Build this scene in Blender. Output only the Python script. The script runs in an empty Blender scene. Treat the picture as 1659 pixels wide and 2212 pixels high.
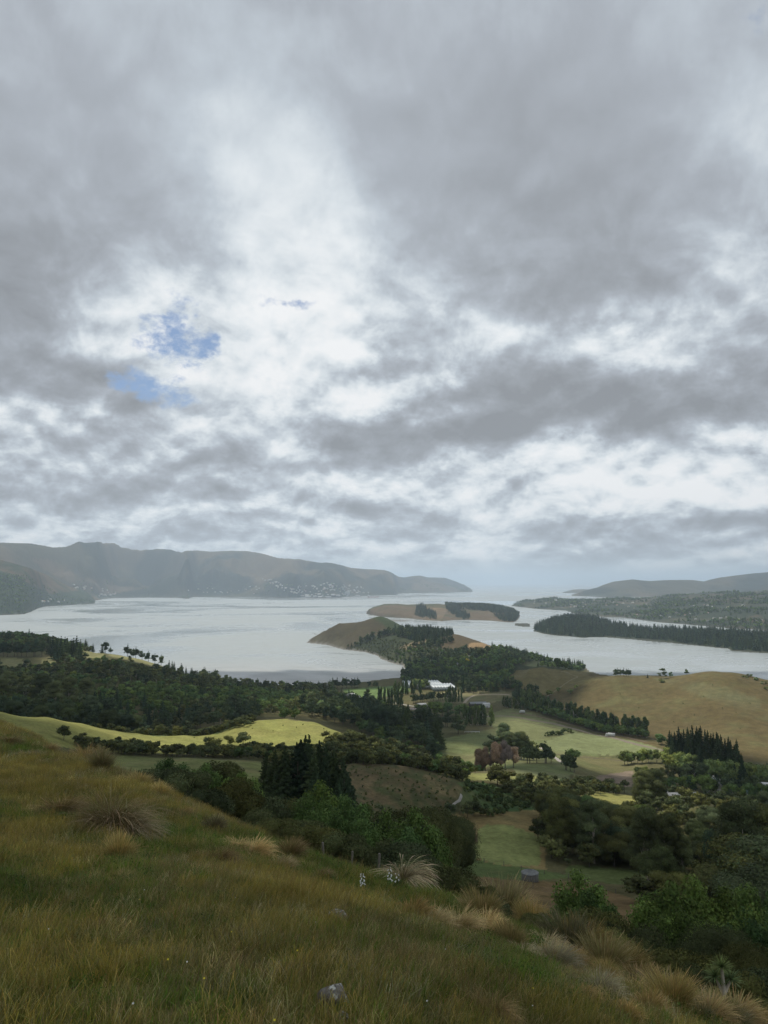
import bpy, math, random
import numpy as np
from mathutils import Vector

sc = bpy.context.scene
COL = sc.collection
RS = np.random.RandomState(7)
random.seed(7)

# ------------------------------------------------------------------ camera
H = 170.0                      # eye height above the harbour
FPX = 1608.0                   # focal length for a 1659 px wide picture
PITCH = math.atan(151.0 / FPX)
cam = bpy.data.cameras.new('camera')
cam.sensor_fit = 'HORIZONTAL'
cam.sensor_width = 36.0
cam.lens = 36.0 * FPX / 1659.0
cam.clip_start = 0.1
cam.clip_end = 120000.0
camo = bpy.data.objects.new('camera', cam)
camo.location = (0, 0, H)
camo.rotation_euler = (math.radians(90) + PITCH, 0, 0)
COL.objects.link(camo)
sc.camera = camo
sc.view_settings.view_transform = 'Standard'
sc.view_settings.look = 'None'
sc.view_settings.exposure = 0.0
sc.view_settings.gamma = 1.0
sc.cycles.use_denoising = True
sc.cycles.max_bounces = 5
sc.cycles.diffuse_bounces = 2
sc.cycles.glossy_bounces = 2
sc.cycles.transmission_bounces = 2
sc.cycles.volume_bounces = 2
sc.cycles.transparent_max_bounces = 6
sc.cycles.use_adaptive_sampling = True
sc.cycles.adaptive_threshold = 0.012


def pix(px, py):
    """picture point -> (u, s): sideways and downward slope of its ray"""
    dx = px - 829.5
    dy = py - 1106.0
    yy = FPX * math.cos(PITCH) + dy * math.sin(PITCH)
    zz = FPX * math.sin(PITCH) - dy * np.cos(PITCH)
    return dx / yy, -zz / yy


def wpt(px, py, Y):
    u, s = pix(px, py)
    return (u * Y, Y, H - s * Y)


def topix(X, Y, Z):
    """world -> picture"""
    u = X / Y
    t = (Z - H) / Y
    c, sn = math.cos(PITCH), math.sin(PITCH)
    fwd = c + t * sn
    up = -sn + t * c
    return 829.5 + FPX * u / fwd, 1106.0 - FPX * up / fwd


# ------------------------------------------------------------------ sun and sky
SUN_EL = math.radians(62)
SUN_AZ = math.radians(-22)      # from +Y towards +X
sdir = Vector((math.sin(SUN_AZ) * math.cos(SUN_EL), math.cos(SUN_AZ) * math.cos(SUN_EL), math.sin(SUN_EL)))
sun = bpy.data.lights.new('sun', 'SUN')
sun.energy = 3.8
sun.angle = math.radians(0.53)
sun.color = (1.0, 0.94, 0.84)
suno = bpy.data.objects.new('sun', sun)
suno.rotation_euler = (-sdir).to_track_quat('-Z', 'Y').to_euler()
COL.objects.link(suno)

world = bpy.data.worlds.new('World')
sc.world = world
world.use_nodes = True
world.cycles.sampling_method = 'MANUAL'
world.cycles.sample_map_resolution = 512
NT = world.node_tree
NT.nodes.clear()


class G:
    """small helper to write node graphs"""
    def __init__(s, nt):
        s.nt = nt

    def n(s, kind, ins=None, **kw):
        nd = s.nt.nodes.new(kind)
        for k, v in kw.items():
            setattr(nd, k, v)
        for k, v in (ins or {}).items():
            if hasattr(v, 'is_linked'):
                s.nt.links.new(v, nd.inputs[k])
            else:
                nd.inputs[k].default_value = v
        return nd

    def m(s, op, a, b=0.0, c=None, clamp=False):
        ins = {0: a, 1: b}
        if c is not None:
            ins[2] = c
        nd = s.n('ShaderNodeMath', ins, operation=op, use_clamp=clamp)
        return nd.outputs[0]

    def v(s, op, a, b=None, c=None):
        ins = {0: a}
        if b is not None:
            ins[1] = b
        if c is not None:
            ins[2] = c
        return s.n('ShaderNodeVectorMath', ins, operation=op).outputs[0]

    def noise(s, vec, scale, detail=4, rough=0.55, dist=0.0, lac=2.0):
        return s.n('ShaderNodeTexNoise', {'Vector': vec, 'Scale': scale, 'Detail': detail, 'Roughness': rough,
                                          'Distortion': dist, 'Lacunarity': lac})

    def ramp(s, fac, stops, interp='LINEAR'):
        nd = s.n('ShaderNodeValToRGB', {'Fac': fac})
        r = nd.color_ramp
        r.interpolation = interp
        while len(r.elements) < len(stops):
            r.elements.new(0.5)
        for e, (p, c) in zip(r.elements, stops):
            e.position = p
            e.color = tuple(c) + (1,) if len(c) == 3 else c
        return nd.outputs[0]

    def mr(s, val, a, b, c=0.0, d=1.0, smooth=True):
        nd = s.n('ShaderNodeMapRange', {'Value': val, 'From Min': a, 'From Max': b, 'To Min': c, 'To Max': d})
        nd.interpolation_type = 'SMOOTHSTEP' if smooth else 'LINEAR'
        return nd.outputs[0]

    def mix(s, f, a, b, blend='MIX'):
        nd = s.nt.nodes.new('ShaderNodeMix')
        nd.data_type = 'RGBA'
        nd.blend_type = blend
        for sock, val in ((nd.inputs[0], f), (nd.inputs[6], a), (nd.inputs[7], b)):
            if hasattr(val, 'is_linked'):
                s.nt.links.new(val, sock)
            else:
                sock.default_value = val if not isinstance(val, tuple) or len(val) == 4 else tuple(val) + (1,)
        return nd.outputs[2]

    def link(s, a, b):
        s.nt.links.new(a, b)


def pang(px, py):
    """picture point -> azimuth, elevation"""
    u, s = pix(px, py)
    return math.atan2(u, 1.0), math.atan2(-s, math.hypot(1.0, u))


g = G(NT)
tc = g.n('ShaderNodeTexCoord')
sep = g.n('ShaderNodeSeparateXYZ', {0: tc.outputs['Generated']})
X_, Y_, Z_ = sep.outputs[0], sep.outputs[1], sep.outputs[2]
az = g.m('ARCTAN2', X_, Y_)
el = g.m('ARCSINE', Z_)
zc = g.m('MAXIMUM', Z_, 0.0)
inv = g.m('DIVIDE', 2.2, g.m('SQRT', g.m('MAXIMUM', g.m('SUBTRACT', 1.0, g.m('MULTIPLY', Z_, Z_)), 0.02)))
lz = g.m('MULTIPLY_ADD', zc, 2.2, g.m('MULTIPLY', g.m('LOGARITHM', g.m('ADD', zc, 0.13), 2.718282), 0.55))
plane = g.n('ShaderNodeCombineXYZ', {0: g.m('MULTIPLY', X_, inv), 1: g.m('MULTIPLY', Y_, inv), 2: lz}).outputs[0]
ang = g.n('ShaderNodeCombineXYZ', {0: az, 1: el, 2: 0.0}).outputs[0]
# warping gives the cloud masses their torn edges
w1 = g.noise(plane, 1.5, 2, 0.5)
w2 = g.noise(plane, 4.5, 8, 0.62)
warp = g.v('ADD',
           g.v('MULTIPLY', g.v('SUBTRACT', w1.outputs['Color'], (0.5, 0.5, 0.5)), (0.16, 0.12, 0.0)),
           g.v('MULTIPLY', g.v('SUBTRACT', w2.outputs['Color'], (0.5, 0.5, 0.5)), (0.13, 0.10, 0.0)))
wk = g.mr(el, 0.0, 0.35, 0.30, 1.0)
wang = g.v('ADD', ang, g.v('MULTIPLY', warp, g.n('ShaderNodeCombineXYZ', {0: wk, 1: wk, 2: wk}).outputs[0]))

BLOBS = [  # x, y, half-width, half-height (picture px), tilt deg, amount
    (590, 520, 300, 420, 20, 0.36), (700, 480, 170, 200, 0, 0.20), (520, 360, 190, 260, 0, 0.10),
    (600, 720, 560, 230, 0, 0.25), (830, 640, 360, 170, 8, 0.18), (300, 690, 230, 150, 0, 0.30), (1260, 740, 400, 95, -4, 0.62),
    (1010, 650, 260, 120, 25, 0.16), (1380, 720, 160, 70, 0, 0.2),
    (1180, 450, 560, 330, 12, -0.36), (1500, 640, 300, 420, 0, -0.22), (1100, 600, 300, 110, 15, -0.12),
    (70, 720, 300, 260, -10, -0.42), (120, 420, 480, 420, 0, -0.14), (160, 830, 250, 80, -10, -0.12),
    (1020, 860, 440, 140, 0, -0.55), (1380, 850, 480, 120, 0, -0.46), (900, 950, 400, 80, 4, -0.40), (760, 940, 300, 60, 0, -0.15),
    (778, 865, 115, 80, 15, 0.95), (925, 830, 115, 75, 20, 0.85), (850, 790, 120, 40, 0, -0.25), (700, 885, 60, 30, 0, 0.3), (1010, 870, 120, 50, 0, 0.2),
    (160, 925, 420, 75, 0, 0.42), (500, 800, 340, 170, 0, 0.26), (20, 900, 100, 60, 0, 0.3),
    (440, 1000, 420, 90, 0, -0.34), (600, 1075, 460, 50, 0, -0.30), (130, 1060, 260, 40, 0, -0.30),
    (660, 1012, 140, 60, -25, 0.7), (570, 1045, 50, 25, 0, 0.42), (450, 955, 100, 60, 20, 0.25), (780, 985, 60, 40, 0, 0.25),
    (1330, 1020, 560, 130, 0, 0.40), (1450, 960, 480, 60, 0, 0.30), (1600, 1020, 200, 130, 30, 0.22), (1180, 1095, 330, 60, 10, 0.24),
    (1130, 1040, 260, 50, 0, -0.14), (1290, 1120, 420, 40, 0, -0.25), (800, 1150, 700, 36, 0, -0.22), (1400, 1170, 600, 36, 0, -0.26),
    (940, 1090, 180, 60, 0, 0.22), (1060, 1155, 110, 28, 10, 0.35), (1560, 1150, 200, 24, 0, 0.18),
    (1650, 420, 220, 330, 10, 0.32), (1500, 230, 260, 260, 20, 0.14), (1640, 80, 240, 120, 0, -0.10), (700, 180, 340, 260, 0, -0.03),
    (300, 60, 500, 200, 0, 0.06), (1100, 160, 420, 180, 0, -0.06),
]
acc = None
k = 1.0 / FPX
for (bx, by, rx, ry, rot, amt) in BLOBS:
    a_, e_ = pang(bx, by)
    mp = g.n('ShaderNodeMapping', {'Vector': wang, 'Location': (a_, e_, 0), 'Rotation': (0, 0, math.radians(rot)),
                                   'Scale': (rx * k * 1.15, ry * k * 1.15, 1)}, vector_type='TEXTURE')
    gr = g.n('ShaderNodeTexGradient', {'Vector': mp.outputs[0]}, gradient_type='SPHERICAL')
    sm = g.mr(gr.outputs['Fac'], 0.0, 0.9)
    acc = g.m('MULTIPLY_ADD', sm, amt, acc if acc is not None else 0.46)
n1 = g.noise(plane, 1.7, 6, 0.52, 0.2)
n2 = g.noise(plane, 4.6, 10, 0.56, 0.25)
n3 = g.noise(plane, 15.0, 6, 0.6, 0.2)
# the middle belt is the most broken-up, the sheet overhead is smooth
belt = g.m('MULTIPLY', g.mr(el, 0.00, 0.20, 1.35, 1.0), g.mr(el, 0.32, 0.55, 1.0, 0.22))
dd = g.m('MULTIPLY_ADD', g.m('SUBTRACT', n2.outputs['Fac'], 0.5), 1.25, g.m('MULTIPLY', g.m('SUBTRACT', n3.outputs['Fac'], 0.5), 0.30))
det = g.m('MULTIPLY_ADD', g.m('SUBTRACT', n1.outputs['Fac'], 0.5), 0.34, acc)
det = g.m('MULTIPLY_ADD', dd, belt, det)
inv2 = g.m('MULTIPLY', inv, 1.8)
lz2 = g.m('MULTIPLY_ADD', zc, 3.6, g.m('MULTIPLY', g.m('LOGARITHM', g.m('ADD', zc, 0.05), 2.718282), 0.45))
plane2 = g.n('ShaderNodeCombineXYZ', {0: g.m('MULTIPLY', X_, inv2), 1: g.m('MULTIPLY', Y_, inv2), 2: lz2}).outputs[0]
n5 = g.noise(plane2, 2.6, 9, 0.56, 0.2)
det = g.m('MULTIPLY_ADD', g.m('SUBTRACT', n5.outputs['Fac'], 0.48), g.mr(el, 0.06, 0.34, 1.7, 0.12), det)
# lit crests and shaded bases of the heaps: the cloud thins upwards = bright
up1 = g.noise(g.v('ADD', plane2, (0.0, 0.0, 0.10)), 2.6, 9, 0.56, 0.2)
det = g.m('MULTIPLY_ADD', g.m('SUBTRACT', n5.outputs['Fac'], up1.outputs['Fac']), g.mr(el, 0.20, 0.44, 2.3, 0.25), det)
up2 = g.noise(g.v('ADD', plane, (0.0, 0.0, 0.07)), 4.6, 10, 0.56, 0.25)
det = g.m('MULTIPLY_ADD', g.m('SUBTRACT', n2.outputs['Fac'], up2.outputs['Fac']), g.m('MULTIPLY', belt, 1.5), det)
det = g.m('ADD', det, g.mr(el, 0.03, 0.26, 0.20, 0.0))
dn = g.m('DIVIDE', g.m('ADD', det, 0.45), 1.95)
cloud = g.ramp(dn, [(0.0, (0.285, 0.303, 0.326)), (0.25, (0.348, 0.374, 0.408)), (0.42, (0.420, 0.456, 0.503)),
                    (0.56, (0.53, 0.585, 0.64)), (0.69, (0.70, 0.755, 0.795)), (0.80, (0.82, 0.86, 0.885)), (0.95, (0.92, 0.935, 0.945))])
sky = g.n('ShaderNodeTexSky', sky_type='NISHITA', sun_disc=False, sun_elevation=SUN_EL, sun_rotation=SUN_AZ,
          altitude=200.0, air_density=1.0, dust_density=1.2, ozone_density=4.0)
# openings where the blue shows
hole = None
for (bx, by, rx, ry, rot, amt) in [(395, 680, 75, 62, 30, 1.0), (430, 725, 50, 45, 60, 0.9), (318, 812, 90, 48, 0, 1.0), (250, 815, 70, 30, 0, 0.55),
                                   (610, 634, 70, 16, 0, 0.55), (1640, 70, 60, 40, 0, 0.3)]:
    a_, e_ = pang(bx, by)
    mp = g.n('ShaderNodeMapping', {'Vector': wang, 'Location': (a_, e_, 0), 'Rotation': (0, 0, math.radians(rot)),
                                   'Scale': (rx * k * 1.25, ry * k * 1.25, 1)}, vector_type='TEXTURE')
    gr = g.n('ShaderNodeTexGradient', {'Vector': mp.outputs[0]}, gradient_type='SPHERICAL')
    hole = g.m('MULTIPLY_ADD', gr.outputs['Fac'], amt, hole if hole is not None else 0.0)
n4 = g.noise(plane, 12.0, 9, 0.68)
hm = g.m('MULTIPLY_ADD', g.m('SUBTRACT', n4.outputs['Fac'], 0.5), 3.6, hole)
hm = g.mr(hm, 0.12, 1.25, 0.0, 1.0)
hm = g.m('MULTIPLY', hm, g.mr(hole, 0.05, 0.35))
# the pale strip of far air under the cloud deck
hz = g.mr(el, -0.01, 0.045, 1.0, 0.0)
cl2 = g.mix(g.m('MULTIPLY', hz, 0.8), cloud, (0.56, 0.615, 0.625))
low = g.mr(el, -0.30, -0.04, 1.0, 0.0)
cl2 = g.mix(low, cl2, (0.12, 0.14, 0.13))
bg_c = g.n('ShaderNodeBackground', {'Color': cl2, 'Strength': 1.0})
bg_s = g.n('ShaderNodeBackground', {'Color': sky.outputs[0], 'Strength': 0.09})
mxs = g.n('ShaderNodeMixShader', {0: hm, 1: bg_c.outputs[0], 2: bg_s.outputs[0]})
wo = g.n('ShaderNodeOutputWorld', {0: mxs.outputs[0]})


# ------------------------------------------------------------------ materials
def mat(name):
    m = bpy.data.materials.new(name)
    m.use_nodes = True
    nt = m.node_tree
    nt.nodes.clear()
    gg = G(nt)
    out = gg.n('ShaderNodeOutputMaterial')
    return m, gg, out


def plain(name, color, rough=0.8, noise_scale=None, amount=0.25, metal=0.0, bump=0.0):
    m, gg, out = mat(name)
    p = gg.n('ShaderNodeBsdfPrincipled', {'Roughness': rough, 'Metallic': metal, 'Specular IOR Level': 0.2})
    if noise_scale:
        t = gg.n('ShaderNodeTexCoord')
        nz = gg.noise(t.outputs['Object'], noise_scale, 5, 0.6)
        f = gg.mr(nz.outputs['Fac'], 0.3, 0.7, 1 - amount, 1 + amount, False)
        c = gg.v('SCALE', tuple(color))
        vm = c.node
        gg.link(f, vm.inputs['Scale'])
        gg.link(c, p.inputs['Base Color'])
        if bump:
            b = gg.n('ShaderNodeBump', {'Strength': bump, 'Height': nz.outputs['Fac'], 'Distance': 0.1})
            gg.link(b.outputs[0], p.inputs['Normal'])
    else:
        p.inputs['Base Color'].default_value = tuple(color) + (1,)
    gg.link(p.outputs[0], out.inputs[0])
    return m


def attr_mat(name, rough=1.0, var=0.25, spec=0.1, transl=0.0, scales=(), bump=0.0, bscale=1.0, bdist=0.3, gain=1.0):
    """colour from the 'Col' attribute, varied per object and with noise of the given (scale, amount)s"""
    m, gg, out = mat(name)
    at = gg.n('ShaderNodeAttribute', attribute_name='Col')
    col = at.outputs['Color']
    oi = gg.n('ShaderNodeObjectInfo')
    if var > 0.2:
        r2 = gg.m('FRACT', gg.m('MULTIPLY', oi.outputs['Random'], 7.31))
        col = gg.v('MULTIPLY', col, gg.mix(r2, (0.82, 0.90, 0.98), (1.30, 1.14, 0.80)))
    f = gg.mr(oi.outputs['Random'], 0, 1, (1 - var) * gain, (1 + var) * gain, False)
    geo = gg.n('ShaderNodeNewGeometry')
    for (scl, am) in scales:
        nz = gg.noise(geo.outputs['Position'], scl, 5, 0.6)
        f = gg.m('MULTIPLY', f, gg.mr(nz.outputs['Fac'], 0.28, 0.72, 1 - am, 1 + am, False))
    v = gg.v('SCALE', col)
    gg.link(f, v.node.inputs['Scale'])
    p = gg.n('ShaderNodeBsdfPrincipled', {'Base Color': v, 'Roughness': rough, 'Specular IOR Level': spec})
    if bump:
        nz = gg.noise(geo.outputs['Position'], bscale, 6, 0.65)
        b = gg.n('ShaderNodeBump', {'Strength': bump, 'Height': nz.outputs['Fac'], 'Distance': bdist})
        gg.link(b.outputs[0], p.inputs['Normal'])
    if transl:
        tr = gg.n('ShaderNodeBsdfTranslucent', {'Color': v})
        mx = gg.n('ShaderNodeMixShader', {0: transl, 1: p.outputs[0], 2: tr.outputs[0]})
        gg.link(mx.outputs[0], out.inputs[0])
    else:
        gg.link(p.outputs[0], out.inputs[0])
    return m


M_LEAF = attr_mat('leaf', 0.85, 0.36, 0.08, 0.15, scales=((1.1, 0.25), (6.0, 0.35)), bump=0.9, bscale=4.0, bdist=0.25, gain=1.75)
M_BARK = plain('bark', (0.11, 0.09, 0.07), 0.95, 6.0, 0.4)
M_PALEBARK = plain('pale_bark', (0.42, 0.37, 0.30), 0.85, 3.0, 0.35)
M_BLADE = attr_mat('grass_blade', 0.75, 0.28, 0.1, 0.22, scales=((0.35, 0.35),), gain=1.55)
M_LAND = attr_mat('pasture', 1.0, 0.0, 0.05, 0.0, scales=((0.011, 0.16), (0.12, 0.24), (0.9, 0.26)), bump=0.5, bscale=0.35, bdist=1.2)
M_FAR = attr_mat('far_hillside', 1.0, 0.0, 0.05, 0.0, scales=((0.004, 0.12), (0.03, 0.14)), bump=0.8, bscale=0.02, bdist=12.0)


# ------------------------------------------------------------------ noise and mesh helpers
TAB = RS.rand(256, 256)


def vnoise(x, y):
    xi = np.floor(x).astype(np.int64)
    yi = np.floor(y).astype(np.int64)
    fx = x - xi
    fy = y - yi
    fx = fx * fx * (3 - 2 * fx)
    fy = fy * fy * (3 - 2 * fy)
    a = TAB[xi & 255, yi & 255]
    b = TAB[(xi + 1) & 255, yi & 255]
    c = TAB[xi & 255, (yi + 1) & 255]
    d = TAB[(xi + 1) & 255, (yi + 1) & 255]
    return (a * (1 - fx) + b * fx) * (1 - fy) + (c * (1 - fx) + d * fx) * fy - 0.5


def fbm(x, y, octs=4, gain=0.5):
    r = 0
    a = 1.0
    t = 0
    for i in range(octs):
        r = r + a * vnoise(x + 17.3 * i, y - 9.1 * i)
        t += a
        a *= gain
        x = x * 2.03
        y = y * 2.03
    return r / t * 2      # about -1..1


def mesh_np(name, V, F, mats, cols=None, mi=None, smooth=False, sub=None):
    """mesh from numpy arrays; F is (n,3) or (n,4)"""
    me = bpy.data.meshes.new(name)
    V = np.asarray(V, dtype=np.float32)
    if isinstance(F, list):
        loops = np.concatenate([f.ravel() for f in F if len(f)])
        tot = np.concatenate([np.full(len(f), f.shape[1], dtype=np.int32) for f in F if len(f)])
    else:
        loops = F.ravel()
        tot = np.full(len(F), F.shape[1], dtype=np.int32)
    me.vertices.add(len(V))
    me.vertices.foreach_set('co', V.ravel())
    me.loops.add(len(loops))
    me.loops.foreach_set('vertex_index', loops.astype(np.int32))
    me.polygons.add(len(tot))
    st = np.zeros(len(tot), dtype=np.int32)
    st[1:] = np.cumsum(tot)[:-1]
    me.polygons.foreach_set('loop_start', st)
    me.polygons.foreach_set('loop_total', tot)
    for m in mats:
        me.materials.append(m)
    if mi is not None:
        me.polygons.foreach_set('material_index', np.asarray(mi, dtype=np.int32))
    if smooth:
        me.polygons.foreach_set('use_smooth', np.ones(len(tot), dtype=bool))
    me.update(calc_edges=True)
    if cols is not None:
        ca = me.color_attributes.new('Col', 'FLOAT_COLOR', 'POINT')
        c4 = np.ones((len(V), 4), dtype=np.float32)
        c4[:, :3] = cols
        ca.data.foreach_set('color', c4.ravel())
    return me


def obj(name, me, parent=None, loc=None, rot=None, scale=None, **props):
    o = bpy.data.objects.new(name, me)
    COL.objects.link(o)
    if parent is not None:
        o.parent = parent
    if loc is not None:
        o.location = loc
    if rot is not None:
        o.rotation_euler = rot
    if scale is not None:
        o.scale = (scale,) * 3 if not hasattr(scale, '__len__') else scale
    for k_, v_ in props.items():
        o[k_] = v_
    return o


def inpoly(x, y, poly):
    """vectorised point in polygon"""
    x = np.asarray(x, dtype=float)
    y = np.asarray(y, dtype=float)
    r = np.zeros(x.shape, dtype=bool)
    n = len(poly)
    for i in range(n):
        x1, y1 = poly[i]
        x2, y2 = poly[(i + 1) % n]
        if y1 == y2:
            continue
        c = ((y1 > y) != (y2 > y)) & (x < (x2 - x1) * (y - y1) / (y2 - y1) + x1)
        r ^= c
    return r


class Polar:
    """heightfield on a grid of ray directions u and log distances"""
    def __init__(s, u, v, Z):
        s.u, s.v, s.Z = u, v, Z
        s.Y = np.exp(v)
        s.S = (H - Z) / s.Y[None, :]
        s.run = np.minimum.accumulate(s.S, axis=1)      # the skyline so far along each ray

    def iu(s, u):
        return np.clip((u - s.u[0]) / (s.u[1] - s.u[0]), 0, len(s.u) - 1.001)

    def iv(s, Y):
        return np.clip((np.log(Y) - s.v[0]) / (s.v[1] - s.v[0]), 0, len(s.v) - 1.001)

    def z(s, X, Y):
        Y = np.maximum(Y, s.Y[0])
        a = s.iu(X / Y)
        b = s.iv(Y)
        i = a.astype(int)
        j = b.astype(int)
        fa = a - i
        fb = b - j
        Z = s.Z
        return (Z[i, j] * (1 - fa) + Z[i + 1, j] * fa) * (1 - fb) + (Z[i, j + 1] * (1 - fa) + Z[i + 1, j + 1] * fa) * fb

    def hit(s, px, py):
        """picture point -> world point of the first surface on that ray"""
        u, sl = pix(px, py)
        i = int(round(float(s.iu(u))))
        idx = np.nonzero(s.S[i] <= sl)[0]
        if len(idx) == 0:
            return None
        j = max(int(idx[0]), 1)
        s0, s1 = s.S[i, j - 1], s.S[i, j]
        t = 0.5 if s0 == s1 else (s0 - sl) / (s0 - s1)
        v = s.v[j - 1] + min(max(t, 0), 1) * (s.v[j] - s.v[j - 1])
        Y = math.exp(v)
        X = u * Y
        return X, Y, float(s.z(np.array(X), np.array(Y)))

    def mesh(s, name, mats, cols, keep=None):
        nu, nv = s.Z.shape
        UU, YY = np.meshgrid(s.u, s.Y, indexing='ij')
        V = np.stack([UU * YY, YY, s.Z], -1).reshape(-1, 3)
        I = np.arange(nu * nv).reshape(nu, nv)
        F = np.stack([I[:-1, :-1], I[1:, :-1], I[1:, 1:], I[:-1, 1:]], -1)
        if keep is not None:
            kk = keep[:-1, :-1] | keep[1:, :-1] | keep[1:, 1:] | keep[:-1, 1:]
            F = F[kk]
        F = F.reshape(-1, 4)
        return mesh_np(name, V, F, mats, cols.reshape(-1, 3), smooth=True)


def interp(pts, x):
    p = np.array(sorted(pts))
    return np.interp(x, p[:, 0], p[:, 1])

# ------------------------------------------------------------------ main land: hillside, valley and peninsula
LAND_PTS = []          # (u, lnY, s)


def P(*pts):
    for (px, py, Y) in pts:
        u, s_ = pix(px, py)
        LAND_PTS.append((u, math.log(Y), s_))


def Pz(*pts):          # given by column, distance and height
    for (px, Y, z) in pts:
        u, _ = pix(px, 1500)
        LAND_PTS.append((u, math.log(Y), (H - z) / Y))


def Pd(*pts):          # given by column, distance and drop below the eye
    Pz(*[(px, Y, H - d) for (px, Y, d) in pts])


# the grassy slope underfoot
Pd((-400, .8, 1.35), (0, .8, 1.45), (400, .8, 1.5), (830, .8, 1.55), (1250, .8, 1.65), (1659, .8, 1.75), (2100, .8, 1.85),
   (-400, 1.6, 1.42), (0, 1.6, 1.5), (400, 1.6, 1.58), (830, 1.6, 1.68), (1250, 1.6, 1.95), (1659, 1.6, 2.2), (2100, 1.6, 2.4))
P((0, 2212, 3.0), (400, 2212, 3.05), (830, 2212, 3.2), (1250, 2212, 5.2), (1450, 2212, 7.6), (1640, 2212, 10.2),
  (0, 2000, 5.4), (250, 2000, 5.5), (500, 2000, 6.0), (830, 2000, 8.0), (830, 2100, 5.4), (500, 2100, 4.2), (1100, 2100, 7.0), (1000, 2150, 5.0),
  (0, 1800, 12), (250, 1800, 12.5), (520, 1880, 11), (700, 1930, 11), (950, 2010, 10.5), (1250, 2120, 10),
  (0, 1650, 25), (120, 1680, 20), (380, 1790, 14),
  (0, 1562, 45), (70, 1590, 38), (180, 1645, 28), (260, 1672, 24), (330, 1705, 22), (420, 1745, 20.5), (520, 1795, 19), (610, 1830, 18), (700, 1865, 17), (870, 1900, 15.5), (1000, 1955, 14.5),
  (1150, 2015, 13.5), (1300, 2078, 12.5), (1450, 2140, 11.5), (1640, 2200, 11.0), (-200, 1490, 70))
Pd((1800, 3.2, 3.0), (1800, 6, 4.6), (2100, 4, 3.9), (1800, 11, 7.3), (2100, 11, 8.2), (-400, 3, 1.6), (-400, 6, 2.2), (-400, 14, 3.6), (-400, 30, 5.5))
for px, Y, d in [(0, 45, 7.9), (180, 28, 6.5), (330, 22, 6.2), (520, 19, 6.1), (700, 17, 6.1), (870, 15.5, 6.0), (1000, 14.5, 6.0), (1150, 13.5, 6.1),
                 (1300, 12.5, 6.0), (1450, 11.5, 5.9), (1640, 11, 6.0), (1900, 11, 7.6)]:
    Pd((px, Y * 1.45, d * 1.45 * 1.10 + 0.3), (px, Y * 2.2, d * 2.2 * 1.09 + 0.4))
Pd((0, 110, 24), (150, 80, 20), (330, 75, 22.5), (520, 75, 27), (700, 70, 27.5), (870, 70, 29.5), (1050, 70, 32), (1250, 66, 34.5), (1450, 62, 34.5), (1659, 60, 34.5), (1900, 60, 37),
   (-300, 120, 22))
Pd((0, 180, 40), (200, 160, 39), (400, 140, 41), (600, 130, 43), (800, 130, 47), (1000, 125, 52))
# flat paddock behind the bushes, then the gully and the spur with the bright pasture
P((250, 1645, 240), (400, 1640, 240), (550, 1646, 235), (300, 1670, 200), (450, 1665, 205), (560, 1680, 190))
Pd((640, 215, 57), (700, 180, 55))
P((0, 1535, 300), (100, 1545, 310), (180, 1561, 325), (250, 1574, 340), (300, 1580, 348), (350, 1583, 358), (400, 1582, 370), (450, 1584, 380), (480, 1583, 390), (500, 1572, 400), (520, 1562, 415), (560, 1552, 425), (620, 1548, 430),
  (680, 1558, 425), (733, 1578, 415), (800, 1602, 408), (860, 1622, 402), (930, 1642, 395), (985, 1662, 385),
  (600, 1602, 365), (680, 1594, 375), (520, 1608, 350), (440, 1612, 340), (350, 1612, 325), (300, 1607, 310), (250, 1600, 300), (200, 1593, 285), (150, 1584, 275), (60, 1568, 265))
Pd((-250, 300, 40), (-250, 200, 32), (60, 215, 49), (200, 265, 60), (350, 285, 66), (480, 300, 70), (600, 300, 70), (720, 305, 74), (820, 320, 79), (920, 330, 84), (1000, 345, 86))
# behind the spur
for px, Y, d in [(0, 300, 50.7), (100, 310, 53.9), (250, 340, 66.5), (400, 370, 77), (520, 415, 78), (620, 430, 75.7), (733, 415, 80.7), (860, 402, 89), (985, 385, 94.5)]:
    Pd((px, Y * 1.22, d * 1.22 + (6 if 200 < px < 500 else 9)))
# brown hillside facing us, mown paddock, tank slope
P((760, 1652, 262), (850, 1657, 258), (920, 1672, 256), (985, 1692, 250), (997, 1720, 245), (900, 1760, 225), (800, 1730, 226), (880, 1700, 240), (960, 1745, 236), (780, 1690, 238),
  (930, 1672, 300), (1000, 1668, 330), (1100, 1672, 345), (1180, 1684, 350), (1240, 1698, 345),
  (1050, 1710, 285), (1120, 1735, 275), (1200, 1730, 290), (1010, 1760, 240),
  (1030, 1790, 226), (1080, 1785, 226), (1160, 1800, 224), (1150, 1750, 250), (980, 1830, 206), (960, 1800, 214), (1080, 1830, 208), (1160, 1870, 192), (1040, 1875, 187), (960, 1870, 186),
  (1145, 1898, 172), (1250, 1890, 186), (1300, 1880, 190), (1060, 1920, 158), (1150, 1940, 148), (1250, 1930, 160), (1360, 1930, 165), (1330, 1975, 135), (1400, 2000, 120), (1100, 1975, 120))
Pd((1500, 170, 66), (1659, 160, 64), (1900, 160, 64), (1500, 110, 50), (1659, 105, 50), (1900, 100, 48), (900, 160, 54))
P((1260, 1722, 330), (1320, 1714, 345), (1380, 1725, 340), (1395, 1745, 320), (1300, 1745, 315), (1390, 1780, 290), (1300, 1800, 250), (1450, 1830, 235), (1520, 1815, 255), (1560, 1800, 262),
  (1550, 1850, 235), (1500, 1880, 205))
Pd((1300, 410, 112), (1400, 430, 118), (1500, 430, 120), (1659, 400, 112), (1659, 300, 92), (1500, 300, 86), (1659, 230, 78), (1900, 400, 112), (1900, 250, 78))
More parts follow.
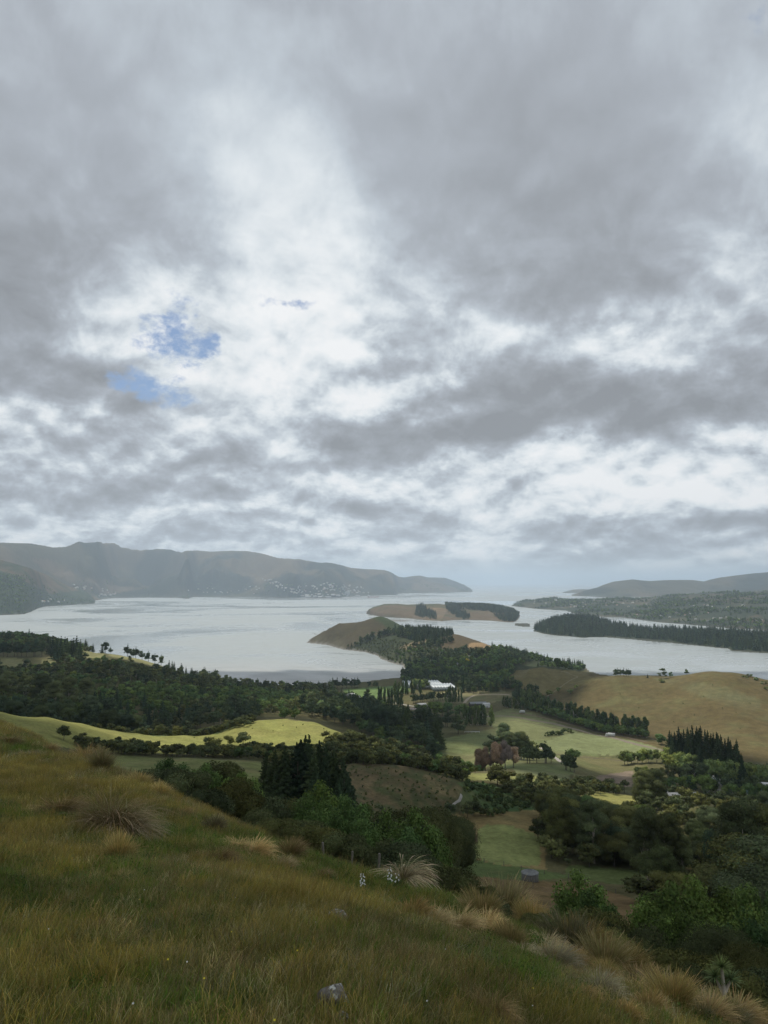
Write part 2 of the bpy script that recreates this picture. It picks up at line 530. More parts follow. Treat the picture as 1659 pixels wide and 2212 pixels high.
# valley floor
P((1100, 1660, 440), (1160, 1662, 450), (1180, 1648, 490), (1240, 1652, 510), (1040, 1640, 520), (1100, 1625, 600), (1010, 1600, 640), (1060, 1580, 720), (1200, 1625, 620),
  (1290, 1640, 605), (1350, 1660, 560), (1300, 1600, 690), (1400, 1612, 660), (1400, 1635, 600), (1450, 1660, 540), (1200, 1590, 720), (1150, 1560, 810), (1100, 1540, 860), (1250, 1570, 770), (1330, 1590, 715),
  (1050, 1525, 905), (1150, 1528, 890), (960, 1520, 935), (860, 1505, 1010), (900, 1492, 1090), (980, 1490, 1090), (760, 1500, 1050), (860, 1540, 860), (800, 1512, 980), (700, 1500, 1070),
  (1080, 1505, 985), (1000, 1500, 1030), (1130, 1500, 1010), (1600, 1665, 560), (1659, 1662, 565), (1550, 1690, 490), (1640, 1745, 400), (1530, 1725, 430))
Pd((1900, 560, 136), (800, 700, 128), (900, 560, 118), (950, 660, 135), (650, 650, 112), (650, 850, 133))
# hill above the right arm of the valley
P((1110, 1450, 1080), (1140, 1440, 1090), (1175, 1436, 1090), (1220, 1446, 1085), (1260, 1456, 1080), (1120, 1480, 1050), (1180, 1490, 1030), (1200, 1470, 1060),
  (1180, 1512, 980), (1240, 1490, 1000), (1290, 1470, 1010), (1340, 1459, 1010), (1400, 1461, 1005), (1470, 1461, 1000), (1510, 1455, 975), (1540, 1451, 960), (1590, 1454, 950), (1659, 1470, 940), (1800, 1500, 930),
  (1300, 1510, 930), (1400, 1500, 930), (1500, 1500, 880), (1600, 1510, 850), (1659, 1530, 820), (1250, 1545, 880), (1330, 1555, 840), (1420, 1575, 780), (1500, 1560, 790), (1600, 1580, 720),
  (1640, 1630, 620), (1700, 1640, 620), (1800, 1560, 800), (1560, 1625, 640), (1500, 1612, 670))
for px, Y, z in [(1110, 1080, 40), (1175, 1090, 41), (1260, 1080, 40), (1340, 1010, 45), (1470, 1000, 46), (1540, 960, 54), (1659, 940, 49), (1850, 930, 30)]:
    Pz((px, Y * 1.12, z - 18), (px, Y * 1.28, 3))
# left forest hill and its shoulder
P((0, 1374, 1480), (60, 1372, 1440), (120, 1382, 1380), (190, 1404, 1290), (215, 1414, 1270), (0, 1432, 980), (40, 1428, 1010), (120, 1432, 960), (185, 1408, 1180), (230, 1410, 1180), (260, 1414, 1170), (300, 1424, 1150), (350, 1440, 1130),
  (400, 1457, 1140), (440, 1472, 1150), (480, 1482, 1160), (560, 1490, 1170), (640, 1492, 1165), (700, 1490, 1150),
  (0, 1480, 720), (100, 1480, 740), (100, 1520, 600), (0, 1520, 560), (200, 1460, 850), (200, 1500, 700), (300, 1480, 820), (400, 1500, 790), (400, 1540, 640), (300, 1540, 600), (500, 1510, 820), (500, 1540, 680),
  (600, 1520, 800), (600, 1545, 660), (700, 1530, 760), (700, 1550, 640), (200, 1545, 560), (300, 1572, 580), (780, 1560, 640), (50, 1404, 1150), (120, 1406, 1140))
for px, Y, z in [(0, 1480, 66), (120, 1380, 62), (215, 1270, 50), (300, 1150, 50), (400, 1140, 30)]:
    Pz((px, Y * 1.15, z * 0.5), (px, Y * 1.3, 2))
Pz((-300, 1500, 90), (-300, 900, 90), (-300, 500, 100), (560, 1230, 2), (700, 1215, 2), (480, 1230, 3))
# peninsula
P((1000, 1472, 1190), (940, 1478, 1200), (900, 1450, 1380), (960, 1440, 1350), (1050, 1430, 1320), (1070, 1408, 1440), (1010, 1397, 1500), (1110, 1420, 1350), (1160, 1440, 1300), (1100, 1460, 1180), (1130, 1470, 1100),
  (900, 1420, 1520), (950, 1405, 1560), (880, 1400, 1660), (850, 1410, 1660), (930, 1385, 1680), (960, 1372, 1760), (985, 1368, 1780), (1040, 1388, 1620), (880, 1372, 1880), (920, 1362, 1850), (845, 1342, 2060), (868, 1353, 2010), (892, 1363, 1960), (822, 1327, 2130), (800, 1333, 2130), (760, 1345, 2120),
  (780, 1375, 1960), (820, 1385, 1860), (720, 1344, 2130), (700, 1348, 2120), (680, 1354, 2110), (740, 1385, 1960), (720, 1370, 2030), (890, 1368, 1950), (790, 1395, 1880), (840, 1362, 1970), (820, 1350, 2040))
for px, Y, z in [(700, 2300, 20), (800, 2300, 30), (900, 2100, 20), (980, 1980, 15), (1080, 1750, 12), (1160, 1560, 10)]:
    Pz((px, Y, z))
for px, Y in [(-300, 2100), (0, 1900), (300, 1500), (500, 1400), (600, 1700), (600, 2300), (700, 2800), (1000, 2500), (1200, 1900), (1500, 1600), (1900, 1500), (750, 1500), (1300, 2800), (-300, 2800)]:
    Pz((px, Y, -4))

COAST = [(-900, 'Y', 2000), (-300, 'Y', 1900), (0, 'Y', 1750), (100, 'Y', 1640), (200, 'Y', 1480), (260, 'Y', 1400), (340, 'Y', 1320), (420, 'Y', 1275), (480, 1482), (520, 1481), (560, 1480), (640, 1482), (700, 1480),
         (730, 1475), (790, 1474), (830, 1470), (866, 1466), (870, 1452), (880, 1440), (862, 1436), (826, 1425), (817, 1418), (790, 1408), (745, 1403), (712, 1394), (690, 1391), (664, 1388), (676, 1379), (690, 1372), (672, 1366),
         (660, 1360), (680, 'Y', 2450), (760, 'Y', 2480), (850, 'Y', 2330), (920, 'Y', 2230), (1000, 'Y', 2050), (1070, 'Y', 1860), (1130, 'Y', 1720), (1200, 'Y', 1580),
         (1258, 1440), (1262, 1447), (1290, 'Y', 1400), (1400, 'Y', 1330), (1500, 'Y', 1260), (1659, 'Y', 1210), (2100, 'Y', 1150), (3000, 'Y', 1100),
         (3000, 'Y', 0.3), (-900, 'Y', 0.3)]
CP = []
for c in COAST:
    u, s_ = pix(c[0], 1400 if c[1] == 'Y' else c[1])
    Y = c[2] if c[1] == 'Y' else H / s_
    CP.append((u * Y, Y))


def seg_dist(x, y, poly, closed=True):
    best = np.full(x.shape, 1e9)
    n = len(poly)
    for i in range(n if closed else n - 1):
        x1, y1 = poly[i]
        x2, y2 = poly[(i + 1) % n]
        dx, dy = x2 - x1, y2 - y1
        L = dx * dx + dy * dy
        if L == 0:
            continue
        t = np.clip(((x - x1) * dx + (y - y1) * dy) / L, 0, 1)
        best = np.minimum(best, np.hypot(x - x1 - t * dx, y - y1 - t * dy))
    return best


def rbf_fit(pts, ku, kernel):
    A = np.array(pts)
    # drop near-duplicates
    keep = []
    for i in range(len(A)):
        if all((A[i, 0] - A[j, 0]) ** 2 * ku * ku + (A[i, 1] - A[j, 1]) ** 2 > 1e-4 for j in keep):
            keep.append(i)
    A = A[keep]
    x, y, f = A[:, 0] * ku, A[:, 1], A[:, 2]
    n = len(A)
    R = np.hypot(x[:, None] - x[None], y[:, None] - y[None])
    K = kernel(R) + np.eye(n) * 2e-4
    Pm = np.stack([np.ones(n), x, y], 1)
    M = np.zeros((n + 3, n + 3))
    M[:n, :n] = K
    M[:n, n:] = Pm
    M[n:, :n] = Pm.T
    w = np.linalg.solve(M, np.concatenate([f, np.zeros(3)]))

    def ev(uu, vv):
        X = uu * ku
        out = w[n] + w[n + 1] * X + w[n + 2] * vv
        for i in range(n):
            out = out + w[i] * kernel(np.hypot(X - x[i], vv - y[i]))
        return out
    return ev


ev = rbf_fit(LAND_PTS, 3.2, lambda r: -r)
gu = np.linspace(-0.78, 0.78, 330)
gv = np.linspace(math.log(0.7), math.log(2900), 420)
UU, VV = np.meshgrid(gu, gv, indexing='ij')
S0 = ev(UU, VV)
# soften the cone tips of the linear kernel
for _ in range(2):
    S0[1:-1, 1:-1] = (S0[1:-1, 1:-1] * 4 + S0[:-2, 1:-1] + S0[2:, 1:-1] + S0[1:-1, :-2] + S0[1:-1, 2:]) / 8
NU, NV = 720, 860
fu = np.linspace(gu[0], gu[-1], NU)
fv = np.linspace(gv[0], gv[-1], NV)


def upsample(S, a0, b0, a1, b1):
    def cub(P0, P1, P2, P3, t):
        return P1 + 0.5 * t * (P2 - P0 + t * (2 * P0 - 5 * P1 + 4 * P2 - P3 + t * (3 * (P1 - P2) + P3 - P0)))
    ia = (a1 - a0[0]) / (a0[1] - a0[0])
    i = np.clip(ia.astype(int), 1, len(a0) - 3)
    t = (ia - i)[:, None]
    T = cub(S[i - 1], S[i], S[i + 1], S[i + 2], t)
    ib = (b1 - b0[0]) / (b0[1] - b0[0])
    j = np.clip(ib.astype(int), 1, len(b0) - 3)
    t = (ib - j)[None, :]
    return cub(T[:, j - 1], T[:, j], T[:, j + 1], T[:, j + 2], t)


Sf = upsample(S0, gu, gv, fu, fv)
UU, VV = np.meshgrid(fu, fv, indexing='ij')
YY = np.exp(VV)
XX = UU * YY
ZZ = H - Sf * YY
far = np.clip((YY - 60) / 150, 0, 1)
near = np.clip((60 - YY) / 40, 0, 1)
hillm = np.clip((UU - 0.2) / 0.08, 0, 1) * np.clip((YY - 640) / 120, 0, 1) * np.clip((1100 - YY) / 100, 0, 1)
ZZ = ZZ + hillm * (fbm(XX / 95 + 3, YY / 95, 2) * 3.2 - np.abs(fbm(XX / 50, YY / 130 + 8, 3)) * 4.0 * np.clip((930 - YY) / 120, 0, 1))
ZZ = ZZ + far * (fbm(XX / 60, YY / 60, 4) * 1.6 + fbm(XX / 14, YY / 14, 3) * 0.35)
ZZ = ZZ + near * (fbm(XX / 1.7, YY / 1.7, 3) * 0.07 + fbm(XX / 0.45, YY / 0.45, 2) * 0.022) * np.clip(YY / 3, 0.2, 1)
ZZ = ZZ + (1 - far) * (1 - near) * fbm(XX / 10, YY / 10, 3) * 0.4
coarse = YY > 900
inn = np.zeros(YY.shape, bool)
cd = np.full(YY.shape, 500.0)
js = int(np.argmax(np.exp(fv) > 900))
inn[:, :js] = True
wx = XX[:, js:] + fbm(XX[:, js:] / 40, YY[:, js:] / 40, 3) * 9
wy = YY[:, js:] + fbm(XX[:, js:] / 40 + 9, YY[:, js:] / 40, 3) * 12
inn[:, js:] = inpoly(wx, wy, CP)
cd[:, js:] = seg_dist(wx, wy, CP)
ramp_in = 0.3 + cd * 0.6
ZZ = np.where(inn, np.minimum(np.maximum(ZZ, np.minimum(0.4 + cd * 0.02, 3.0)), ramp_in), -0.3 - np.minimum(cd * 0.05, 4))
LAND = Polar(fu, fv, ZZ)
land_in = inn


# ------------------------------------------------------------------ land cover painted as the real colours of grass, scrub, soil
def xy_pix():
    return topix(XX, YY, ZZ)


PXg, PYg = xy_pix()
# wobble for natural edges
wob = np.clip(60 / YY, 0.2, 1.0)
PXw = PXg + fbm(XX / 12, YY / 12, 3) * 5 + fbm(XX / 3, YY / 3, 2) * 1.5
PYw = PYg + fbm(XX / 12 + 5, YY / 12, 3) * 2.0


def lerp(C, m, col):
    m = m[..., None]
    return C * (1 - m) + np.array(col) * m


n_a = fbm(XX / 45, YY / 45, 4)
n_b = fbm(XX / 9, YY / 9, 4)
n_c = fbm(XX / 2.2, YY / 2.2, 4)
C = np.zeros(XX.shape + (3,))
C[:] = (0.085, 0.085, 0.038)
C = lerp(C, np.clip(0.5 + n_a * 0.9, 0, 1) * 0.7, (0.12, 0.10, 0.05))
C = lerp(C, np.clip(n_b * 1.2, 0, 1) * 0.5, (0.05, 0.065, 0.025))


def zone(poly, col, Y0=0, Y1=1e9, amt=1.0, mot=None, motc=None, soft=False):
    global C
    m = inpoly(PXw, PYw, poly) & (YY > Y0) & (YY < Y1)
    m = m.astype(float) * amt
    C = lerp(C, m, col)
    if mot is not None:
        C = lerp(C, m * np.clip(mot * 1.3, 0, 1), motc)


PAST = (0.195, 0.198, 0.062)
# foreground slope: olive and rust patches under the blades
m = (YY < 62).astype(float)
C = lerp(C, m, (0.080, 0.090, 0.024))
C = lerp(C, m * np.clip(0.4 + fbm(XX / 4, YY / 4, 3) * 1.6, 0, 1) * 0.8, (0.105, 0.082, 0.032))
# bright spur pasture
zone([(-300, 1480), (0, 1528), (100, 1538), (180, 1554), (250, 1566), (330, 1575), (400, 1574), (480, 1577), (500, 1568), (520, 1560), (560, 1555), (620, 1553), (680, 1560), (735, 1580),
      (800, 1600), (860, 1618), (930, 1640), (990, 1665), (980, 1675), (860, 1650), (720, 1610), (600, 1630), (420, 1630), (200, 1625), (0, 1590), (-300, 1560)], PAST, 235, 470, 1.0,
     n_b + n_a * .5, (0.205, 0.195, 0.066))
zone([(500, 1566), (525, 1545), (560, 1536), (640, 1536), (720, 1556), (760, 1588), (735, 1578), (680, 1557), (620, 1551), (560, 1553), (530, 1562)], (0.25, 0.17, 0.095), 380, 520, 1.0, n_b, (0.17, 0.12, 0.06))
zone([(300, 1560), (420, 1520), (540, 1540), (520, 1566), (470, 1586), (330, 1590)], (0.10, 0.125, 0.045), 300, 520, 1.0, n_b, (0.06, 0.08, 0.03))
# flat paddock
zone([(230, 1632), (400, 1628), (560, 1636), (600, 1650), (590, 1690), (300, 1690), (240, 1660)], (0.135, 0.15, 0.055), 180, 262, 1.0, n_b, (0.17, 0.15, 0.07))
# brown hillside
zone([(735, 1645), (860, 1650), (960, 1672), (1000, 1700), (990, 1750), (930, 1790), (820, 1775), (740, 1740)], (0.115, 0.092, 0.048), 200, 275, 1.0, n_b * 1.5 + n_c + .2, (0.068, 0.078, 0.032))
zone([(985, 1690), (1040, 1690), (1130, 1710), (1180, 1740), (1120, 1775), (1000, 1765), (995, 1730)], (0.065, 0.11, 0.04), 225, 320, 1.0, n_b, (0.11, 0.115, 0.05))
zone([(930, 1666), (1000, 1662), (1100, 1668), (1240, 1690), (1240, 1706), (1100, 1685), (1000, 1686), (940, 1678)], (0.20, 0.205, 0.07), 285, 370, 1.0, n_b, (0.17, 0.17, 0.075))
zone([(1100, 1650), (1190, 1642), (1250, 1656), (1220, 1690), (1120, 1675)], (0.15, 0.16, 0.075), 370, 560)
hs = inpoly(PXw, PYw, [(735, 1645), (860, 1650), (960, 1672), (1000, 1700), (990, 1750), (930, 1790), (820, 1775), (740, 1740)]) & (YY > 200) & (YY < 275)
C = lerp(C, hs * np.clip(fbm(XX / 3.2, YY / 6.0, 4) * 3.0, 0, 1) * 0.75, (0.045, 0.055, 0.024))
C = lerp(C, hs * np.clip(fbm(XX / 5 + 40, YY / 9.0, 4) * 2.5 - .3, 0, 1) * 0.7, (0.19, 0.14, 0.075))
# around the mown paddock
zone([(950, 1760), (1120, 1752), (1230, 1740), (1260, 1770), (1180, 1800), (1180, 1890), (1040, 1890), (930, 1900), (930, 1830)], (0.21, 0.16, 0.070), 150, 265, 1.0, n_b, (0.12, 0.105, 0.045))
zone([(930, 1850), (960, 1800), (1000, 1850), (1080, 1868), (1180, 1880), (1250, 1895), (1100, 1905), (930, 1880)], (0.085, 0.115, 0.04), 140, 230, 1.0, n_b, (0.12, 0.12, 0.05))
zone([(1033, 1792), (1048, 1781), (1085, 1779), (1120, 1788), (1165, 1806), (1170, 1868), (1120, 1870), (1075, 1866), (1020, 1852), (1003, 1830), (1033, 1820)], (0.195, 0.215, 0.078), 160, 260, 1.0)
zone([(990, 1772), (1003, 1772), (1006, 1822), (1024, 1845), (1010, 1852), (992, 1825)], (0.15, 0.15, 0.07), 180, 260)
zone([(1006, 1795), (1030, 1788), (1033, 1822), (1018, 1824)], (0.105, 0.07, 0.045), 180, 260)
# mowing lines
mm = inpoly(PXw, PYw, [(1033, 1792), (1048, 1781), (1085, 1779), (1120, 1788), (1165, 1806), (1170, 1868), (1120, 1870), (1075, 1866), (1020, 1852), (1003, 1830), (1033, 1820)]) & (YY > 160) & (YY < 260)
C = lerp(C, mm * np.clip(np.sin(np.hypot(XX - 120, (YY - 200)) * 1.9) * .5 + fbm(XX / 3, YY / 3, 2), 0, 1) * 0.45, (0.125, 0.15, 0.05))
zone([(940, 1885), (1100, 1900), (1250, 1905), (1420, 1960), (1420, 2040), (1250, 2020), (1000, 1960)], (0.160, 0.112, 0.055), 100, 182, 1.0, n_b + n_c, (0.095, 0.075, 0.03))
zone([(1230, 1868), (1390, 1880), (1400, 1920), (1290, 1905), (1220, 1890)], (0.10, 0.125, 0.045), 150, 215)
zone([(1240, 1722), (1300, 1708), (1370, 1716), (1400, 1735), (1395, 1790), (1300, 1780)], (0.22, 0.21, 0.07), 262, 370, 1.0, n_b, (0.19, 0.20, 0.07))
zone([(1430, 1805), (1600, 1790), (1659, 1840), (1560, 1900), (1480, 1870)], (0.22, 0.18, 0.075), 200, 285, 1.0, n_b, (0.17, 0.16, 0.06))
# valley paddocks
zone([(930, 1600), (1060, 1575), (1200, 1570), (1260, 1600), (1300, 1640), (1290, 1680), (1150, 1665), (960, 1650)], (0.125, 0.145, 0.06), 420, 800, 1.0, n_a, (0.155, 0.15, 0.07))
zone([(1040, 1545), (1110, 1528), (1240, 1575), (1235, 1588), (1150, 1602), (1090, 1590), (1060, 1570)], (0.145, 0.155, 0.07), 640, 900)
zone([(1170, 1605), (1240, 1580), (1290, 1588), (1400, 1604), (1430, 1622), (1390, 1635), (1300, 1630), (1200, 1622)], (0.165, 0.185, 0.085), 560, 780)
zone([(1190, 1626), (1300, 1636), (1400, 1640), (1400, 1690), (1240, 1690), (1240, 1650)], (0.135, 0.125, 0.058), 440, 640, 1.0, n_a, (0.10, 0.12, 0.045))
zone([(1290, 1676), (1365, 1665), (1365, 1700), (1300, 1698)], (0.19, 0.15, 0.11), 440, 560)
zone([(740, 1490), (870, 1478), (890, 1492), (800, 1512), (740, 1508)], (0.105, 0.155, 0.055), 850, 1180)
zone([(960, 1494), (1080, 1490), (1120, 1500), (1060, 1520), (960, 1520), (880, 1530)], (0.16, 0.145, 0.075), 880, 1110, 1.0, n_b, (0.11, 0.13, 0.055))
zone([(640, 1498), (690, 1494), (740, 1510), (700, 1530), (650, 1520)], (0.15, 0.13, 0.065), 800, 1100)
# brown grazing hill
hillp = [(1105, 1460), (1110, 1440), (1170, 1425), (1300, 1440), (1500, 1440), (1900, 1440), (1900, 1680), (1659, 1672), (1600, 1650), (1430, 1618), (1300, 1580), (1180, 1525), (1120, 1520)]
hm_ = inpoly(PXw, PYw, hillp) & (YY > 600) & (YY < 1250)
C = lerp(C, hm_.astype(float), (0.108, 0.086, 0.040))
C = lerp(C, hm_ * np.clip(fbm(XX / 70 + 3, YY / 30, 4) * 1.5 + 0.1, 0, 1) * 0.6, (0.088, 0.076, 0.034))
C = lerp(C, hm_ * np.clip(fbm(XX / 25 + 3, YY / 12, 4) * 2.2 - .2, 0, 1) * 0.7, (0.115, 0.115, 0.05))
C = lerp(C, (hm_ & inpoly(PXw, PYw, [(1400, 1462), (1550, 1478), (1640, 1510), (1659, 1560), (1590, 1530), (1500, 1500)])) * np.clip(.5 + n_a, 0, 1) * 0.7, (0.13, 0.135, 0.07))
hm2 = inpoly(PXw, PYw, [(1105, 1460), (1110, 1430), (1180, 1425), (1260, 1450), (1290, 1470), (1230, 1492), (1180, 1510), (1130, 1500)]) & (YY > 1000) & (YY < 1250)
C = lerp(C, hm2 * 0.65, (0.155, 0.135, 0.06))
# left clearings
for poly, a, b in [([(150, 1404), (230, 1402), (225, 1420), (150, 1424)], 1000, 1400), ([(0, 1418), (50, 1422), (48, 1446), (0, 1446)], 800, 1150), ([(90, 1424), (135, 1428), (130, 1446), (90, 1444)], 800, 1150),
                   ([(225, 1404), (290, 1412), (340, 1430), (390, 1448), (380, 1454), (300, 1432), (240, 1418)], 1050, 1300), ([(330, 1445), (420, 1455), (440, 1480), (360, 1470)], 950, 1250)]:
    zone(poly, (0.19, 0.185, 0.085), a, b, 0.9, n_b, (0.14, 0.13, 0.06))
# peninsula: brown head, knoll clearings
zone([(735, 1404), (800, 1376), (880, 1362), (1000, 1368), (1110, 1395), (1262, 1436), (1262, 1450), (1165, 1442), (1110, 1450), (1118, 1500), (985, 1485), (868, 1478), (868, 1440), (815, 1428), (788, 1410)], (0.040, 0.050, 0.026), 1090, 2150, 1.0, n_b, (0.062, 0.066, 0.034))
zone([(655, 1395), (655, 1355), (700, 1338), (760, 1338), (800, 1330), (830, 1330), (850, 1350), (840, 1368), (790, 1378), (760, 1400), (700, 1400)], (0.066, 0.057, 0.034), 1700, 2600, 1.0, fbm(XX / 90, YY / 90, 4), (0.050, 0.047, 0.028))
zone([(660, 1395), (690, 1370), (740, 1385), (750, 1402)], (0.085, 0.078, 0.05), 1700, 2300, 0.8)
zone([(740, 1402), (800, 1376), (870, 1378), (830, 1408), (810, 1415)], (0.034, 0.043, 0.023), 1600, 2000)
zone([(800, 1332), (830, 1328), (885, 1356), (860, 1362), (830, 1352)], (0.045, 0.060, 0.030), 1800, 2500)
zone([(940, 1400), (960, 1372), (990, 1362), (1040, 1378), (1080, 1388), (1000, 1395), (980, 1405)], (0.085, 0.068, 0.040), 1500, 2000)
zone([(1000, 1400), (1020, 1388), (1050, 1388), (1062, 1398), (1050, 1408)], (0.25, 0.175, 0.095), 1350, 1700)
zone([(985, 1430), (1010, 1410), (1030, 1410), (1000, 1435)], (0.25, 0.18, 0.09), 1250, 1600)
zone([(860, 1398), (920, 1378), (935, 1380), (880, 1404)], (0.15, 0.12, 0.07), 1500, 1900)
# wet sand and rock by the tide line
tl = np.clip(1 - np.abs(np.minimum(cd, 60)) / 7.0, 0, 1) * (YY > 900)
C = lerp(C, tl * 0.8, (0.15, 0.14, 0.12))
C = lerp(C, (~inn).astype(float), (0.19, 0.18, 0.16))
C *= (1 + 0.10 * n_c[..., None])
C = C * np.where(YY > 62, 1.05, 1.5)[..., None]
C = np.clip(C, 0.01, 0.6)
land_me = LAND.mesh('ground', [M_LAND], C)
obj('ground', land_me, kind='structure')


# ------------------------------------------------------------------ hills and islands across the water
def landmass(name, base, crest, nu, nv, mode='px', ridge=1.0, nscale=350.0, back=0.8, cols=None, pw=0.85, rough=0.12, kind='structure', foot=0.10, gap=0.0, **props):
    """base: (px, py of the shoreline); crest: (px, py of the skyline, its distance)"""
    x0 = min(p[0] for p in crest)
    x1 = max(p[0] for p in crest)
    pxs = np.linspace(x0, x1, nu)
    bpy_ = interp(base, pxs)
    cpy = interp([(c[0], c[1]) for c in crest], pxs)
    cY = interp([(c[0], c[2]) for c in crest], pxs)
    u, sb = pix(pxs, bpy_)
    _, scr = pix(pxs, cpy)
    Yb = H / sb
    if gap:
        ends = np.clip(np.minimum(pxs - x0, x1 - pxs) / 12.0, 0.08, 1)
        cY = np.maximum(cY, Yb + gap * ends)
        # keep the crest distance smooth along the range
        kk = np.ones(9) / 9
        cY = np.convolve(np.pad(cY, 4, mode='edge'), kk, 'valid')
    cY = np.maximum(cY, Yb * 1.004 + 3)
    u = np.linspace(u[0], u[-1], nu)
    vmin, vmax = math.log(Yb.min() * 0.985), math.log(cY.max() * (1 + 0.35 * back))
    v = np.linspace(vmin, vmax, nv)
    Y = np.exp(v)[None, :]
    X = u[:, None] * Y
    Yw = Y + fbm(X / nscale * 1.5, Y / nscale * 1.5, 3) * (cY - Yb).mean() * 0.03
    t = (Yw - Yb[:, None]) / (cY - Yb)[:, None]
    zcr = H - scr * cY
    up = foot * np.clip(t * 12, 0, 1) + (1 - foot) * np.clip(t, 0, 1) ** pw
    zf = zcr[:, None] * up
    n1 = fbm(X / nscale, Y / nscale, 6, 0.55)
    rd = 1 - np.abs(fbm(X / nscale / 1.6 + 7, Y / nscale / 2.6 + 3, 5, 0.5)) * 2.2
    hump = np.clip(t * (1 - t) * 4, 0, 1)
    zf = zf + zcr[:, None] * hump * ridge * (0.30 * n1 + 0.34 * (rd - 0.6)) * rough * 4
    zlim = H - scr[:, None] * Y - 0.2
    over = np.clip((t - 1) / (0.35 * back * cY[:, None] / (cY - Yb)[:, None] + 1e-6), 0, 1)
    zb = zcr[:, None] * (1 - over * 1.1)
    Z = np.where(t <= 1, np.minimum(np.maximum(zf, 0.8), np.maximum(zlim, 0.8)), np.minimum(zb, zlim))
    edge = np.minimum(np.arange(nu), np.arange(nu)[::-1])
    Z[edge == 0, :] = -3
    Z = np.where(t < 0, -3, Z)
    pol = Polar(u, v, Z)
    gx, gy = topix(X, Y, Z)
    CC = cols(X, Y, Z, t, gx, gy)
    sh = np.clip(1 - Z / max(zcr.max() * 0.03, 2.5), 0, 1)
    CC = lerp(CC, sh * 0.6, (0.11, 0.10, 0.085))
    me = pol.mesh(name, [M_FAR], np.clip(CC, 0.01, 0.6), keep=(Z > -2.9))
    o = obj(name, me, **({'kind': kind} if kind else {}), **props)
    return pol, o


def cols_far(X, Y, Z, t, gx, gy):
    CC = np.zeros(X.shape + (3,))
    CC[:] = (0.115, 0.105, 0.055)
    CC = lerp(CC, np.clip(0.4 + fbm(X / 700, Y / 700, 4) * 2.0, 0, 1), (0.20, 0.150, 0.080))
    CC = lerp(CC, np.clip(fbm(X / 420 + 4, Y / 600, 5) * 3.2 + 0.10, 0, 1) * 0.95, (0.035, 0.045, 0.024))
    br = inpoly(gx, gy, [(60, 1205), (130, 1212), (180, 1245), (280, 1262), (330, 1268), (230, 1285), (170, 1268), (110, 1240)])
    CC = lerp(CC, br * np.clip(.6 + fbm(X / 250, Y / 250, 4) * 1.5, 0, 1) * 0.8, (0.23, 0.165, 0.10))
    CC = lerp(CC, inpoly(gx, gy, [(600, 1262), (612, 1258), (628, 1260), (622, 1266), (606, 1267)]) * 0.8, (0.24, 0.17, 0.11))
    dk = inpoly(gx, gy, [(570, 1262), (620, 1235), (680, 1245), (690, 1290), (575, 1292)]) | inpoly(gx, gy, [(380, 1262), (420, 1234), (450, 1240), (490, 1262), (500, 1290), (420, 1280)]) \
        | inpoly(gx, gy, [(640, 1255), (745, 1262), (740, 1272), (690, 1262)]) | inpoly(gx, gy, [(240, 1256), (300, 1262), (310, 1270), (250, 1266)]) | inpoly(gx, gy, [(560, 1275), (640, 1278), (650, 1294), (560, 1294)])
    CC = lerp(CC, dk * 0.85, (0.03, 0.042, 0.028))
    CC = CC * 0.52  # far slopes darkened in colour, standing in for cloud shade over them
    low = np.clip(1 - Z / 70, 0, 1) * np.clip(.5 + fbm(X / 180, Y / 180, 4) * 2, 0, 1)
    CC = lerp(CC, low * 0.75, (0.045, 0.06, 0.032))
    return CC


far_crest = [(-500, 1160, 5200), (-200, 1166, 5600), (0, 1172, 6200), (60, 1173, 6300), (90, 1178, 6400), (110, 1182, 6500), (135, 1181, 6600), (150, 1176, 6600), (160, 1171, 6600), (166, 1169, 6600), (178, 1172, 6600), (198, 1171, 6700),
             (204, 1169, 6700), (212, 1169, 6700), (218, 1172, 6700), (240, 1171.5, 6800), (248, 1175, 6800), (258, 1181, 6900), (280, 1186, 7000), (300, 1188, 7100), (330, 1185.5, 7200), (355, 1185, 7400), (372, 1189, 7400), (388, 1192, 7500), (400, 1189, 7500), (412, 1188, 7600), (435, 1189, 7700),
             (455, 1191, 7800), (475, 1190, 8000), (500, 1189, 8200), (530, 1190, 8300), (560, 1194, 8500), (575, 1198, 8600), (600, 1205, 8800), (650, 1208, 9000), (690, 1215, 9100), (712, 1215, 9200), (740, 1221, 9300), (755, 1226, 9300), (790, 1229, 9500),
             (830, 1231, 9600), (845, 1236, 9700), (860, 1245, 9800), (872, 1247, 10000), (895, 1244, 11000), (908, 1243, 11300), (925, 1247, 11400), (940, 1247, 11500), (962, 1248, 11600), (985, 1256, 11900), (1005, 1265, 12000), (1015, 1271, 12100), (1021, 1278, 12200)]
far_base = [(-500, 1310), (0, 1305), (150, 1300), (205, 1297.5), (240, 1292), (320, 1291), (385, 1291.5), (404, 1294), (415, 1290), (500, 1290), (540, 1290), (620, 1292.5), (640, 1292), (650, 1290), (700, 1292), (735, 1291), (745, 1289), (800, 1287), (850, 1286), (860, 1282.5), (940, 1280.5), (1021, 1279)]
FARM, _ = landmass('far_hills', far_base, far_crest, 500, 230, nscale=900, cols=cols_far, rough=0.38, pw=1.1, foot=0.05, gap=1700)


def cols_b(X, Y, Z, t, gx, gy):
    CC = np.zeros(X.shape + (3,))
    CC[:] = (0.035, 0.05, 0.028)
    br = inpoly(gx, gy, [(0, 1205), (60, 1222), (110, 1240), (150, 1258), (170, 1276), (110, 1282), (70, 1265), (30, 1240), (0, 1232)])
    CC = lerp(CC, br * np.clip(.7 + fbm(X / 120, Y / 120, 4) * 1.5, 0, 1), (0.115, 0.078, 0.052))
    CC = lerp(CC, np.clip(fbm(X / 120, Y / 120, 4) * 2, 0, 1) * 0.5, (0.06, 0.075, 0.04))
    return CC


